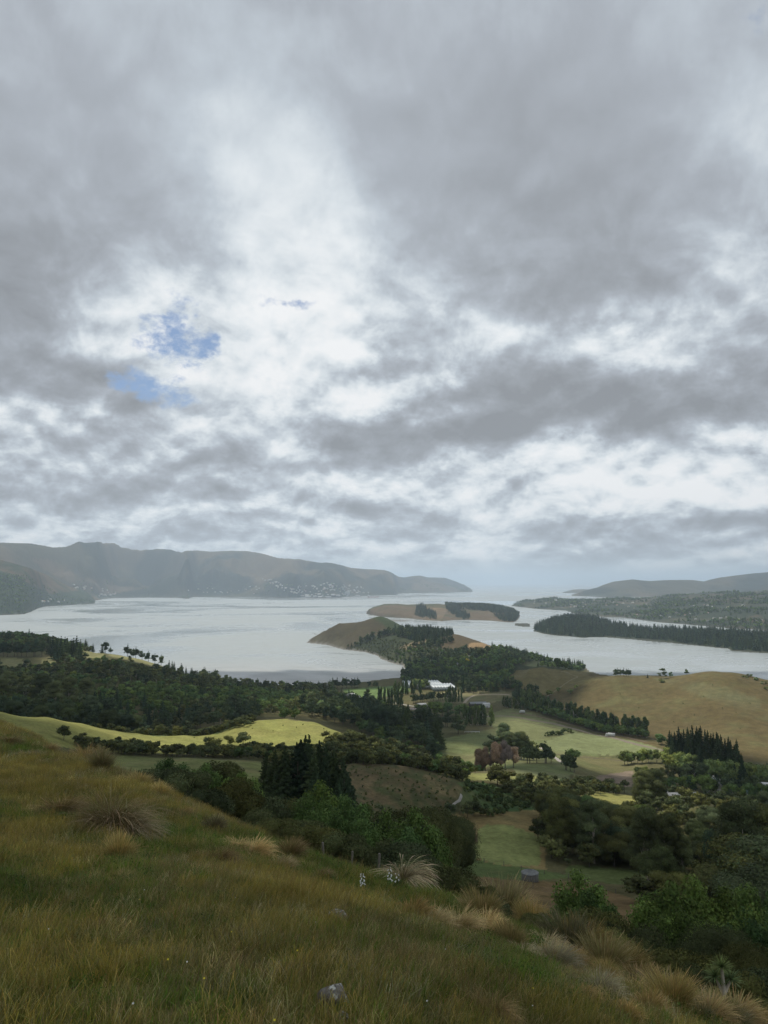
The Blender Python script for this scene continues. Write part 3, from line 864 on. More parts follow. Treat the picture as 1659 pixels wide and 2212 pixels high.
LEFTM, _ = landmass('left_headland', [(-400, 1335), (-200, 1333), (0, 1329), (50, 1327), (66, 1322), (82, 1314), (98, 1310), (140, 1308), (170, 1306), (200, 1305), (206, 1301)],
                    [(-400, 1160, 5200), (-200, 1185, 5000), (0, 1209, 4900), (40, 1221, 4900), (60, 1226, 5000), (90, 1238, 5200), (110, 1247, 5400), (130, 1258, 5500), (150, 1268, 5600), (170, 1272, 5700), (190, 1281, 5800), (200, 1291, 5800), (206, 1299, 5900)],
                    200, 160, nscale=420, cols=cols_b, rough=0.18, pw=1.0, gap=600)


def cols_q(X, Y, Z, t, gx, gy):
    CC = np.zeros(X.shape + (3,))
    CC[:] = (0.120, 0.092, 0.058)
    CC = lerp(CC, np.clip(fbm(X / 90, Y / 60, 5) * 2.2 + .1, 0, 1) * 0.8, (0.08, 0.085, 0.048))
    br = inpoly(gx, gy, [(900, 1312), (960, 1306), (965, 1320), (950, 1345), (925, 1342), (905, 1325)])
    CC = lerp(CC, br * np.clip(.7 + fbm(X / 60, Y / 60, 3) * 1.2, 0, 1), (0.18, 0.135, 0.085))
    CC = lerp(CC, (t > 0.75) * 0.6, (0.07, 0.08, 0.045))
    return CC


QUAIL, _ = landmass('brown_island', [(791, 1325), (800, 1328), (830, 1333), (870, 1335), (900, 1337.5), (925, 1340), (955, 1342), (975, 1340), (1010, 1339), (1060, 1341), (1095, 1344), (1108, 1344), (1116, 1341), (1124, 1331)],
                    [(791, 1323.5, 3800), (797, 1316, 3950), (806, 1311, 4000), (830, 1304.5, 4050), (858, 1304, 4050), (880, 1306, 4050), (905, 1305, 4050), (945, 1304, 4050), (980, 1308, 4050), (1020, 1309, 4000), (1060, 1311, 4000), (1090, 1316, 3950), (1110, 1322, 3900), (1118, 1327, 3850), (1124, 1330, 3800)],
                    240, 120, nscale=160, cols=cols_q, rough=0.24, pw=0.8, foot=0.16)


def cols_d(X, Y, Z, t, gx, gy):
    CC = np.zeros(X.shape + (3,))
    CC[:] = (0.035, 0.045, 0.026)
    br = inpoly(gx, gy, [(1245, 1345), (1290, 1340), (1320, 1352), (1290, 1356), (1255, 1352)])
    CC = lerp(CC, br * 1.0, (0.17, 0.12, 0.09))
    return CC


ISLET, _ = landmass('small_islet', [(1112, 1351.5), (1125, 1353.5), (1145, 1354.5)], [(1112, 1350.5, 3100), (1120, 1346.5, 3110), (1132, 1347, 3110), (1140, 1350, 3090), (1145, 1353.5, 3050)], 50, 30, nscale=40, cols=cols_d, foot=0.5)
DARKP, _ = landmass('wooded_point', [(1152, 1362), (1165, 1367), (1180, 1370.5), (1200, 1373), (1230, 1375), (1260, 1378), (1280, 1376.5), (1310, 1377), (1345, 1380), (1380, 1383), (1420, 1387), (1450, 1389), (1500, 1394), (1550, 1400), (1575, 1402), (1582, 1407), (1600, 1408), (1659, 1412), (1800, 1424), (2000, 1450)],
                    [(1152, 1360.5, 2640), (1160, 1356, 2700), (1170, 1351, 2750), (1185, 1346, 2800), (1200, 1341, 2850), (1225, 1337, 2850), (1250, 1337, 2850), (1275, 1338, 2800), (1300, 1345, 2750), (1325, 1351, 2700), (1350, 1356, 2650), (1400, 1362, 2550), (1450, 1364, 2450),
                     (1520, 1366, 2350), (1600, 1371, 2250), (1659, 1374, 2200), (1800, 1382, 2100), (2000, 1400, 2000)],
                    320, 110, nscale=140, cols=cols_d, rough=0.08, pw=0.75, foot=0.08)


def cols_e(X, Y, Z, t, gx, gy):
    CC = np.zeros(X.shape + (3,))
    CC[:] = (0.04, 0.052, 0.035)
    CC = lerp(CC, np.clip(fbm(X / 160, Y / 160, 5) * 2.4, 0, 1) * 0.75, (0.085, 0.08, 0.05))
    br = inpoly(gx, gy, [(1280, 1290), (1380, 1292), (1420, 1288), (1400, 1304), (1350, 1308), (1330, 1300), (1280, 1298)]) | inpoly(gx, gy, [(1420, 1288), (1560, 1282), (1659, 1284), (1600, 1300), (1480, 1298)]) \
        | inpoly(gx, gy, [(1600, 1335), (1640, 1328), (1659, 1345), (1610, 1345)])
    CC = lerp(CC, br * np.clip(.4 + fbm(X / 90, Y / 90, 3) * 2, 0, 1) * 0.7, (0.11, 0.085, 0.055))
    return CC


MIDR, _ = landmass('settled_hills', [(1104, 1308.5), (1120, 1311), (1150, 1314), (1200, 1318), (1225, 1319.5), (1240, 1325), (1275, 1330), (1300, 1332), (1345, 1334), (1370, 1337), (1400, 1341), (1450, 1347), (1500, 1351), (1580, 1357), (1659, 1362), (1800, 1372), (2000, 1385)],
                   [(1104, 1307.5, 5400), (1118, 1303, 5500), (1135, 1298.5, 5600), (1165, 1297, 5600), (1185, 1293, 5600), (1200, 1291, 5600), (1215, 1296, 5600), (1240, 1297, 5500), (1300, 1296, 5500), (1340, 1292, 5500), (1375, 1293.5, 5500), (1405, 1292.5, 5500), (1430, 1288, 5500), (1470, 1285, 5400),
                    (1520, 1281, 5300), (1560, 1280, 5300), (1620, 1278, 5200), (1659, 1277, 5200), (1800, 1270, 5000), (2000, 1262, 4800)],
                   360, 160, nscale=300, cols=cols_e, rough=0.10)
RIGHTF, _ = landmass('far_range', [(1234, 1287), (1300, 1290), (1500, 1290), (2000, 1292)],
                     [(1234, 1285, 8800), (1250, 1280.5, 9000), (1265, 1275, 9200), (1290, 1269, 9500), (1305, 1263, 9600), (1325, 1256.5, 9700), (1345, 1254, 9700), (1368, 1251.5, 9700), (1385, 1253.5, 9700), (1405, 1255, 9700), (1440, 1253, 9700), (1480, 1252.5, 9800), (1500, 1253, 9800),
                      (1522, 1256, 9800), (1535, 1252, 9900), (1560, 1247, 9900), (1600, 1242, 10000), (1630, 1238.5, 10000), (1659, 1236, 10000), (1800, 1222, 10000), (2000, 1210, 10000)],
                     260, 160, nscale=900, cols=cols_far, rough=0.3, foot=0.04, pw=1.3)
OUTER, _ = landmass('outer_headland', [(1215, 1281), (1300, 1281)], [(1215, 1280, 12900), (1225, 1276.5, 13000), (1240, 1273.5, 13000), (1260, 1272.5, 13000), (1280, 1274, 13000), (1300, 1279, 13000)], 60, 50, nscale=900, cols=cols_far, rough=0.1, foot=0.3)
JETM, _ = landmass('harbour_mole', [(640, 1292.8), (700, 1292.8), (730, 1292.3), (760, 1291), (800, 1290.6), (850, 1290), (902, 1288.6)], [(640, 1291.6, 7850), (700, 1291.6, 7850), (735, 1290.9, 7950), (760, 1289.9, 8300), (800, 1289.4, 8450), (850, 1289, 8600), (902, 1288.2, 8900)], 100, 20,
                    nscale=400, cols=lambda X, Y, Z, t, gx, gy: np.zeros(X.shape + (3,)) + np.array((0.16, 0.15, 0.14)), foot=0.9, rough=0)

# ------------------------------------------------------------------ sea
mw, gw, ow = mat('sea_water')
geo = gw.n('ShaderNodeNewGeometry')
pos = geo.outputs['Position']
st1 = gw.n('ShaderNodeMapping', {'Vector': pos, 'Scale': (1 / 1500, 1 / 1100, 0), 'Rotation': (0, 0, 0.10)})
wind = gw.noise(st1.outputs[0], 1.0, 5, 0.62, 0.9)
st2 = gw.n('ShaderNodeMapping', {'Vector': pos, 'Scale': (1 / 260, 1 / 200, 0), 'Rotation': (0, 0, 0.15)})
wind2 = gw.noise(st2.outputs[0], 1.0, 6, 0.65, 1.2)
wf = gw.m('MULTIPLY_ADD', wind2.outputs['Fac'], 0.35, gw.m('MULTIPLY', wind.outputs['Fac'], 0.85))
# silt: pale over the mud flats close to the near shore
sp = gw.n('ShaderNodeSeparateXYZ', {0: pos})
dsh = gw.mr(sp.outputs[1], 1180, 1750, 1.0, 0.0)
dshx = gw.mr(sp.outputs[0], 120, 260, 1.0, 0.0)
silt = gw.m('MULTIPLY', dsh, dshx)
flat = gw.noise(gw.n('ShaderNodeMapping', {'Vector': pos, 'Scale': (1 / 160, 1 / 90, 0)}).outputs[0], 1.0, 7, 0.62, 0.8)
col = gw.mix(silt, (0.28, 0.31, 0.31), gw.ramp(flat.outputs['Fac'], [(0.30, (0.22, 0.225, 0.215)), (0.55, (0.36, 0.36, 0.345)), (0.7, (0.27, 0.27, 0.26))]))
near_flat = gw.mr(sp.outputs[1], 1215, 1330, 1.0, 0.0)
col = gw.mix(gw.m('MULTIPLY', gw.m('MULTIPLY', near_flat, dshx), 0.8), col, (0.24, 0.23, 0.215))
rg = gw.mr(wf, 0.48, 0.70, 0.08, 0.50)
bmp = gw.noise(pos, 0.10, 6, 0.6)
bb = gw.n('ShaderNodeBump', {'Strength': 0.14, 'Distance': 1.0, 'Height': bmp.outputs['Fac']})
pw_ = gw.n('ShaderNodeBsdfPrincipled', {'Base Color': col, 'Roughness': rg, 'IOR': 1.33, 'Specular IOR Level': 0.5, 'Normal': bb.outputs[0]})
gw.link(pw_.outputs[0], ow.inputs[0])
SEA_R = 60000.0
rr = np.concatenate([[0], np.geomspace(300, SEA_R, 28)])
th = np.linspace(0, 2 * math.pi, 97)[:-1]
V = [(0, 0, 0)]
for r_ in rr[1:]:
    V += [(r_ * math.cos(t_), r_ * math.sin(t_), 0) for t_ in th]
V = np.array(V)
n_ = len(th)
F3 = np.array([(0, 1 + i, 1 + (i + 1) % n_) for i in range(n_)])
F4 = np.array([(1 + k_ * n_ + i, 1 + (k_ + 1) * n_ + i, 1 + (k_ + 1) * n_ + (i + 1) % n_, 1 + k_ * n_ + (i + 1) % n_) for k_ in range(len(rr) - 2) for i in range(n_)])
obj('sea', mesh_np('sea', V, [F3, F4], [mw]), kind='structure')

# ------------------------------------------------------------------ unseen cloud sheet added above the view, cut to shade the near land
CLOUD_Z = 3000.0
off = (CLOUD_Z - 90.0) / math.tan(SUN_EL)
OX, OY = math.sin(SUN_AZ) * off, math.cos(SUN_AZ) * off
GAPS = [  # where the sun comes through, by picture column and distance
    [(20, 290), (120, 290), (140, 310), (40, 320)], [(290, 300), (450, 322), (560, 335), (740, 355), (870, 372), (1000, 362), (1020, 425), (870, 440), (740, 465), (560, 490), (400, 440), (300, 400)],
    [(900, 300), (1100, 310), (1210, 318), (1215, 385), (1050, 385), (900, 355)], [(1215, 285), (1410, 290), (1440, 365), (1230, 365)], [(1425, 212), (1650, 218), (1650, 300), (1425, 295)],
    [(1200, 960), (1300, 860), (1420, 740), (1600, 620), (1900, 560), (2000, 760), (1700, 1000), (1500, 1040), (1300, 1080)], [(80, 930), (150, 930), (250, 1120), (430, 1080), (400, 1280), (140, 1280)],
    [(960, 1380), (1080, 1380), (1090, 1620), (950, 1620)], [(1150, 560), (1400, 540), (1460, 700), (1200, 780), (1080, 860), (1040, 760)], [(960, 520), (1080, 500), (1080, 600), (960, 640)], [(880, 1050), (1010, 1040), (1010, 1200), (880, 1200)], [(560, 700), (700, 640), (760, 760), (620, 860)],
    [(740, 960), (880, 960), (880, 1180), (740, 1180)]]
GX = np.arange(-1250, 1301, 14.0)
GY = np.arange(-420, 1560, 14.0)
cx_, cy_ = np.meshgrid(GX, GY, indexing='ij')
jx = cx_ + fbm(cx_ / 70, cy_ / 70, 3) * 14
jy = cy_ + fbm(cx_ / 70 + 9, cy_ / 70, 3) * 12
dens = np.full(cx_.shape, 200.0)
for gp in GAPS:
    pl = [(pix(a_, 1500)[0] * b_, b_) for a_, b_ in gp]
    dd_ = seg_dist(jx, jy, pl)
    dens = np.minimum(dens, np.where(inpoly(jx, jy, pl), -dd_, dd_))
dens = np.minimum(dens, 260 * (0.62 + fbm(cx_ / 190, cy_ / 190, 4)))          # further ragged openings
edge = np.minimum.reduce([cx_ - GX[0], GX[-1] - cx_, cy_ - GY[0], GY[-1] - cy_])
dens = np.minimum(dens, edge - 60 * (1 + fbm(cx_ / 90, cy_ / 90, 3)))
thick = np.clip(dens, 0, 160)
keep = dens > 0
lump = fbm(cx_ / 60, cy_ / 60, 4)
zb2 = CLOUD_Z - thick * 0.22 * (1 + lump)
ztp = CLOUD_Z + 1.0 + thick * 0.9 * (1 + 0.8 * lump)
I = np.arange(cx_.size).reshape(cx_.shape)
kk = keep[:-1, :-1] & keep[1:, :-1] & keep[1:, 1:] & keep[:-1, 1:]
Fq = np.stack([I[:-1, :-1], I[1:, :-1], I[1:, 1:], I[:-1, 1:]], -1)[kk]
nV = cx_.size
Vb = np.stack([cx_ + OX, cy_ + OY, zb2], -1).reshape(-1, 3)
Vt = np.stack([cx_ + OX, cy_ + OY, ztp], -1).reshape(-1, 3)
mcl, gcl, ocl = mat('cloud')  # material of the added shading sheet
tcl = gcl.n('ShaderNodeBsdfTranslucent', {'Color': (0.93, 0.94, 0.96, 1)})
dcl = gcl.n('ShaderNodeBsdfDiffuse', {'Color': (0.85, 0.87, 0.9, 1)})
mcx = gcl.n('ShaderNodeMixShader', {0: 0.35, 1: tcl.outputs[0], 2: dcl.outputs[0]})
gcl.link(mcx.outputs[0], ocl.inputs[0])
used = np.unique(Fq)
mp_ = -np.ones(nV, dtype=int)
mp_[used] = np.arange(len(used))
obj('shade_cloud_sheet', mesh_np('shade_cloud_sheet', np.concatenate([Vb[used], Vt[used]]), np.concatenate([mp_[Fq][:, ::-1], mp_[Fq] + len(used)]), [mcl], smooth=True), kind='structure')

# ------------------------------------------------------------------ haze
mh = bpy.data.materials.new('haze')
mh.use_nodes = True
mh.node_tree.nodes.clear()
gh = G(mh.node_tree)
oh = gh.n('ShaderNodeOutputMaterial')
pv = gh.n('ShaderNodeVolumePrincipled', {'Color': (0.73, 0.86, 1.0, 1), 'Density': 0.000066, 'Anisotropy': 0.6})
gh.link(pv.outputs[0], oh.inputs['Volume'])
hb = SEA_R * 1.02
zt, zb_ = 640.0, -6.0
V = np.array([(x, y, z) for z in (zb_, zt) for (x, y) in ((-hb, -hb), (hb, -hb), (hb, hb), (-hb, hb))])
F = np.array([(3, 2, 1, 0), (4, 5, 6, 7), (0, 1, 5, 4), (1, 2, 6, 5), (2, 3, 7, 6), (3, 0, 4, 7)])
obj('haze', mesh_np('haze', V, F, [mh]), kind='stuff')

# ------------------------------------------------------------------ plant builders
def ico(sub=1):
    import bmesh
    bm = bmesh.new()
    bmesh.ops.create_icosphere(bm, subdivisions=sub, radius=1.0)
    V = np.array([v.co[:] for v in bm.verts])
    F = np.array([[v.index for v in f.verts] for f in bm.faces])
    bm.free()
    return V, F


ICO1, ICO2, ICO3 = ico(1), ico(2), ico(3)


class Parts:
    """collects vertices and faces with colours"""
    def __init__(s):
        s.V, s.F, s.C, s.M, s.n = [], [], [], [], 0

    def add(s, V, F, C, m=0):
        V = np.asarray(V, float)
        C = np.asarray(C, float)
        if C.ndim == 1:
            C = np.tile(C, (len(V), 1))
        s.V.append(V)
        s.F.append(np.asarray(F) + s.n)
        s.C.append(C)
        s.M.append(np.full(len(F), m))
        s.n += len(V)

    def mesh(s, name, mats, smooth=False):
        F3 = [f for f in s.F if f.shape[1] == 3]
        F4 = [f for f in s.F if f.shape[1] == 4]
        M3 = [m for f, m in zip(s.F, s.M) if f.shape[1] == 3]
        M4 = [m for f, m in zip(s.F, s.M) if f.shape[1] == 4]
        Fs, Ms = [], []
        if F3:
            Fs.append(np.concatenate(F3))
            Ms += M3
        if F4:
            Fs.append(np.concatenate(F4))
            Ms += M4
        return mesh_np(name, np.concatenate(s.V), Fs, mats, np.concatenate(s.C), np.concatenate(Ms), smooth)


def tube(P_, pts, radii, col, m=0, seg=6):
    pts = [np.array(p, float) for p in pts]
    V, F = [], []
    for i, p in enumerate(pts):
        d = pts[min(i + 1, len(pts) - 1)] - pts[max(i - 1, 0)]
        d = d / (np.linalg.norm(d) + 1e-9)
        a = np.cross(d, [0.3, 1, 0.1])
        a /= np.linalg.norm(a)
        b = np.cross(d, a)
        for k_ in range(seg):
            t = 2 * math.pi * k_ / seg
            V.append(p + radii[i] * (math.cos(t) * a + math.sin(t) * b))
    for i in range(len(pts) - 1):
        for k_ in range(seg):
            F.append((i * seg + k_, i * seg + (k_ + 1) % seg, (i + 1) * seg + (k_ + 1) % seg, (i + 1) * seg + k_))
    P_.add(V, np.array(F), col, m)


def leafquads(P_, cen, size, rng, col, cvar=0.3, elong=1.4, out=None, droop=0.0):
    """small leaf sprays at the given centres, roughly facing outwards"""
    n = len(cen)
    nrm = rng.normal(size=(n, 3))
    if out is not None:
        nrm = nrm * 0.36 + out * 1.0
    nrm /= np.linalg.norm(nrm, axis=1)[:, None] + 1e-9
    t = rng.normal(size=(n, 3))
    t[:, 2] -= droop
    t -= (t * nrm).sum(1)[:, None] * nrm
    t /= np.linalg.norm(t, axis=1)[:, None] + 1e-9
    b = np.cross(nrm, t)
    sz = size * rng.uniform(0.6, 1.35, n)[:, None]
    a_ = t * sz * elong * 0.5
    b_ = b * sz * 0.5
    V = np.stack([cen - a_, cen + b_ * 0.9 - a_ * 0.1, cen + a_, cen - b_ * 0.9 + a_ * 0.1], 1).reshape(-1, 3)
    F = np.arange(4 * n).reshape(n, 4)
    c = np.array(col)[None, :] * (1 + rng.uniform(-cvar, cvar, n))[:, None]
    c = c * (1 + rng.uniform(-0.08, 0.08, (n, 3)))
    P_.add(V, F, np.repeat(c, 4, 0), 0)


def lobe(P_, c, r, rng, nleaf, lsize, col, core=0.80, sub=1, flat=1.0, cvar=0.18, droop=0.0, skip_bottom=True, spread=0.0):
    r = np.array(r, float) if hasattr(r, '__len__') else np.array([r, r, r * flat])
    Vi, Fi = {1: ICO1, 2: ICO2, 3: ICO3}[sub]
    d = 1 + rng.uniform(-0.16, 0.10, len(Vi))[:, None]
    if core:
        P_.add(np.array(c) + Vi * r * core * d, Fi, np.array(col) * 0.9)
    u = rng.normal(size=(nleaf, 3))
    u /= np.linalg.norm(u, axis=1)[:, None]
    if skip_bottom:
        u[:, 2] = np.where(u[:, 2] < -0.45, -u[:, 2], u[:, 2])
    rad = rng.uniform(0.78, 1.18 + spread, nleaf)[:, None]
    leafquads(P_, np.array(c) + u * r * rad, lsize, rng, col, cvar, out=u, droop=droop)


def round_crown(P_, rng, h, w, nl, leaves, lsize, col, base=0.3, flat=0.75, colvar=0.18, sub=1, droop=0.0):
    """broad uneven crown of many lobes, height h, width w, starting at base*h"""
    zc = h * (base + (1 - base) * 0.5)
    rz = h * (1 - base) * 0.5
    for i in range(nl):
        a = rng.uniform(0, 2 * math.pi)
        e = rng.uniform(-0.75, 1.0)
        rr_ = math.sqrt(max(0, 1 - e * e * 0.8)) * rng.uniform(0.35, 0.74)
        lr = w * 0.5 * rng.uniform(0.30, 0.50)
        c = (math.cos(a) * rr_ * w * 0.5, math.sin(a) * rr_ * w * 0.5, zc + e * rz * 0.68)
        cc = np.array(col) * (1 + rng.uniform(-colvar, colvar))
        lobe(P_, c, lr, rng, max(4, leaves // nl), lsize, cc, flat=flat, sub=sub, droop=droop)


def pine_crown(P_, rng, h, w, tiers, leaves, lsize, col, base=0.12, ragged=0.42):
    """tiers of out-swept boughs around a leader"""
    per = max(3, leaves // tiers)
    core = Parts()
    # ragged inner cone
    n = 8
    V = [(0, 0, h * 0.97)]
    for k_ in range(1, 5):
        z = h * (0.97 - (0.97 - base) * k_ / 4)
        r_ = w * 0.5 * (k_ / 4) ** 1.0 * 0.50
        for j in range(n):
            t = 2 * math.pi * j / n + k_ * 0.3
            q = r_ * rng.uniform(0.75, 1.2)
            V.append((q * math.cos(t), q * math.sin(t), z + rng.uniform(-.03, .03) * h))
    F = [(0, 1 + j, 1 + (j + 1) % n) for j in range(n)]
    for k_ in range(3):
        for j in range(n):
            a0, b0 = 1 + k_ * n + j, 1 + k_ * n + (j + 1) % n
            F += [(a0, a0 + n, b0), (b0, a0 + n, b0 + n)]
    P_.add(V, np.array(F), np.array(col) * 0.85)
    for i in range(tiers):
        f = i / (tiers - 1)
        z = h * (base + (0.99 - base) * f)
        R_ = w * 0.5 * ((1 - f) ** 0.95 * 1.05 + 0.03)
        nb = max(3, int(6 * (1 - f) + 3))
        ph = rng.uniform(0, 6.28)
        for b in range(nb):
            t = ph + 2 * math.pi * b / nb + rng.uniform(-.2, .2)
            L = R_ * rng.uniform(1 - ragged, 1 + ragged)
            k2 = max(2, per // nb)
            s = rng.uniform(0.25, 1.0, k2) ** 0.7
            x = np.cos(t) * s * L + rng.normal(0, 0.05 * w * (1.05 - f), k2)
            y = np.sin(t) * s * L + rng.normal(0, 0.05 * w * (1.05 - f), k2)
            zz = z + s * L * 0.28 - (s * L) ** 2 * 0.04 + rng.normal(0, 0.008 * h, k2)
            o = np.stack([np.cos(t) * np.ones(k2) * .6, np.sin(t) * np.ones(k2) * .6, np.ones(k2) * .5], 1)
            leafquads(P_, np.stack([x, y, zz], 1), lsize * (1.1 - .5 * f), rng, col, 0.22, 1.8, out=o)


def gum_crown(P_, rng, h, w, nl, leaves, lsize, col):
    for i in range(nl):
        f = rng.uniform(0.22, 0.95)
        rmax = w * 0.5 * math.sin(math.pi * min(1, 0.25 + 0.72 * f)) ** 0.7
        a = rng.uniform(0, 2 * math.pi)
        rr_ = rmax * rng.uniform(0.25, 0.95)
        lr = w * rng.uniform(0.15, 0.25)
        lobe(P_, (rr_ * math.cos(a), rr_ * math.sin(a), h * f), (lr, lr, lr * 0.62), rng, leaves // nl, lsize, np.array(col) * rng.uniform(0.75, 1.3), core=0.8)


def poplar_crown(P_, rng, h, w, nl, leaves, lsize, col):
    for i in range(nl):
        f = (i + 0.5) / nl
        rmax = w * 0.5 * (math.sin(math.pi * (0.12 + 0.83 * f)) ** 0.6) * 0.6
        a = rng.uniform(0, 6.28)
        lr = w * 0.34 * rng.uniform(0.8, 1.15) * (1 - 0.5 * f)
        lobe(P_, (rmax * .6 * math.cos(a), rmax * .6 * math.sin(a), h * (0.08 + 0.84 * f)), (lr, lr, h / nl * 1.1), rng, leaves // nl, lsize, np.array(col) * rng.uniform(0.85, 1.2))


def trunk_parts(P_, rng, h, r, col, m, limbs=4, top=0.75, spread=0.25, lean=0.03, seg=6):
    pts = [(0, 0, -0.04 * h), (0, 0, 0.02 * h)]
    x = y = 0
    for f in (0.2, 0.4, 0.6, top):
        x += rng.normal(0, lean * h * 0.4)
        y += rng.normal(0, lean * h * 0.4)
        pts.append((x, y, h * f))
    tube(P_, pts, [r * 1.35, r, r * 0.85, r * 0.66, r * 0.45, r * 0.15], col, m, seg)
    for i in range(limbs):
        f = rng.uniform(0.22, 0.6)
        a = rng.uniform(0, 6.28)
        L = h * spread * rng.uniform(0.7, 1.2)
        p0 = np.array([x * f, y * f, h * f])
        p1 = p0 + np.array([math.cos(a) * L * .5, math.sin(a) * L * .5, L * .45])
        p2 = p1 + np.array([math.cos(a) * L * .4, math.sin(a) * L * .4, L * .5])
        tube(P_, [p0, p1, p2], [r * 0.5, r * 0.32, r * 0.1], col, m, 5)


# leaf colours: real reflectances of each plant
SPEC = {
    # name: (height, width/height, leaf colour, builder)
    'kanuka_tree': dict(h=6.0, w=1.05, col=(0.058, 0.068, 0.030)),
    'broadleaf_tree': dict(h=9.0, w=0.9, col=(0.070, 0.108, 0.038)),
    'young_tree': dict(h=8.0, w=0.95, col=(0.070, 0.112, 0.036)),
    'pine_tree': dict(h=16.0, w=0.48, col=(0.036, 0.056, 0.030)),
    'cypress_tree': dict(h=15.0, w=0.75, col=(0.042, 0.060, 0.032)),
    'gum_tree': dict(h=20.0, w=0.62, col=(0.072, 0.088, 0.042)),
    'poplar_tree': dict(h=16.0, w=0.26, col=(0.058, 0.086, 0.036)),
    'willow_tree': dict(h=10.0, w=1.0, col=(0.115, 0.150, 0.052)),
    'bronze_tree': dict(h=11.0, w=0.62, col=(0.215, 0.160, 0.128)),
    'gorse_shrub': dict(h=1.8, w=1.5, col=(0.055, 0.075, 0.030)),
}
BARK = {'gum_tree': 1, 'poplar_tree': 1}


def build_plant(kind, lod, seed, split=False):
    """lod 0: near, 1: middle distance, 2: far.  Returns (trunk mesh, crown mesh) or one joined mesh"""
    rng = np.random.RandomState(seed * 31 + lod * 7 + len(kind))
    sp = SPEC[kind]
    h, w, col = sp['h'], sp['h'] * sp['w'], sp['col']
    cr = Parts()
    very = lod == 3
    lod = 0 if very else lod
    nl = 60000 if very else [19000, 600, 150][lod]
    ls = .0092 if very else [0.0195, 0.065, 0.14][lod]           # leaf spray size relative to height
    if kind in ('kanuka_tree',):
        round_crown(cr, rng, h, w, [17, 10, 6][lod], nl, ls * h * 1.1, col, 0.04, 0.72, 0.28, sub=2 if lod == 0 else 1)
    elif kind == 'young_tree':
        # upright, feathery: leafy leaders of different heights round a main stem
        for q in range([9, 5, 3][lod]):
            a_ = rng.uniform(0, 6.28)
            rr_ = 0 if q == 0 else w * rng.uniform(.18, .34)
            hh = h * (1.0 if q == 0 else rng.uniform(.62, .88))
            for e in range([7, 4, 3][lod]):
                f = (e + .5) / [7, 4, 3][lod]
                lr = w * .24 * (1.15 - .85 * f) * rng.uniform(.8, 1.2)
                lobe(cr, (rr_ * math.cos(a_) + rng.normal(0, .02 * h), rr_ * math.sin(a_) + rng.normal(0, .02 * h), hh * (.06 + .9 * f)), (lr, lr, lr * 1.2), rng,
                     max(4, nl // ([9, 5, 3][lod] * [7, 4, 3][lod])), ls * h * 1.1, np.array(col) * rng.uniform(.75, 1.2), core=.5, spread=.34)
    elif kind == 'broadleaf_tree':
        round_crown(cr, rng, h, w, [24, 11, 6][lod], nl, ls * h * 1.1, col, 0.06, 0.85, 0.26, sub=2 if lod == 0 else 1)
    elif kind == 'willow_tree':
        round_crown(cr, rng, h, w, [22, 10, 6][lod], nl, ls * h * 1.0, col, 0.08, 0.9, 0.2, droop=1.5, sub=2 if lod == 0 else 1)
    elif kind == 'bronze_tree':
        round_crown(cr, rng, h, w, [16, 8, 5][lod], nl, ls * h * 0.9, col, 0.06, 1.3, 0.15)
    elif kind == 'cypress_tree':
        round_crown(cr, rng, h, w, [18, 9, 5][lod], nl, ls * h * 0.9, col, 0.08, 0.7, 0.15)
        pine_crown(cr, rng, h * 1.02, w * 0.6, [10, 6, 4][lod], nl // 3, ls * h * 0.9, col, 0.3)
    elif kind == 'pine_tree':
        pine_crown(cr, rng, h, w, [18, 9, 6][lod], int(nl * 1.1), ls * h * 0.85, col, 0.06)
    elif kind == 'gum_tree':
        gum_crown(cr, rng, h, w, [34, 13, 7][lod], nl, ls * h * 0.8, col)
    elif kind == 'poplar_tree':
        poplar_crown(cr, rng, h, w, [10, 6, 4][lod], nl, ls * h * 0.62, col)
    elif kind == 'gorse_shrub':
        round_crown(cr, rng, h, w, [12, 6, 4][lod], nl, ls * h * 1.5, col, -0.1, 0.8, 0.3)
    bark = M_PALEBARK if BARK.get(kind) else M_BARK
    bc = (0.2, 0.18, 0.15)
    tr = Parts()
    if kind != 'gorse_shrub':
        rr_ = h * (0.018 if kind in ('pine_tree', 'poplar_tree') else 0.022)
        trunk_parts(tr, rng, h, rr_, bc, 0, [7, 2, 0][lod], spread=0.16 if kind in ('pine_tree', 'poplar_tree') else 0.26, seg=[8, 5, 4][lod])
    if split and tr.V:
        return tr.mesh('trunk', [bark], True), cr.mesh('crown', [M_LEAF])
    for V, F, C_, M in zip(tr.V, tr.F, tr.C, tr.M):
        cr.V.append(V)
        cr.F.append(F + cr.n)
        cr.C.append(C_)
        cr.M.append(M + 1)
    return cr.mesh(kind, [M_LEAF, bark])


LIB = {}


def lib(kind, lod, var, split=False):
    key = (kind, lod, var, split)
    if key not in LIB:
        LIB[key] = build_plant(kind, lod, var + 1, split)
    return LIB[key]


NVAR = [3, 4, 3, 1]
PLANTS = []     # dicts: kind, x, y, z, s (scale), rz, label, group, app (apparent height in picture px)


def plant(kind, x, y, hgt, label, group=None, z=None, force=False, wide=1.0):
    if z is None:
        z = float(LAND.z(np.array(x), np.array(y)))
    if z < 0.4 and not force:
        return
    app = hgt / y * FPX
    # hidden behind nearer ground?
    i = int(round(float(LAND.iu(x / y))))
    j = int(LAND.iv(y * 0.985))
    s_top = (H - z - hgt) / y
    if not force and (LAND.run[i, j] < s_top - 0.0015 or abs(x / y) > 0.60):
        return
    vis = force or (LAND.run[i, j] > s_top + 0.3 * hgt / y)
    PLANTS.append(dict(kind=kind, x=x, y=y, z=z, h=hgt, label=label, group=group, app=app * (1 if vis else 0.6), wide=wide, real=app))


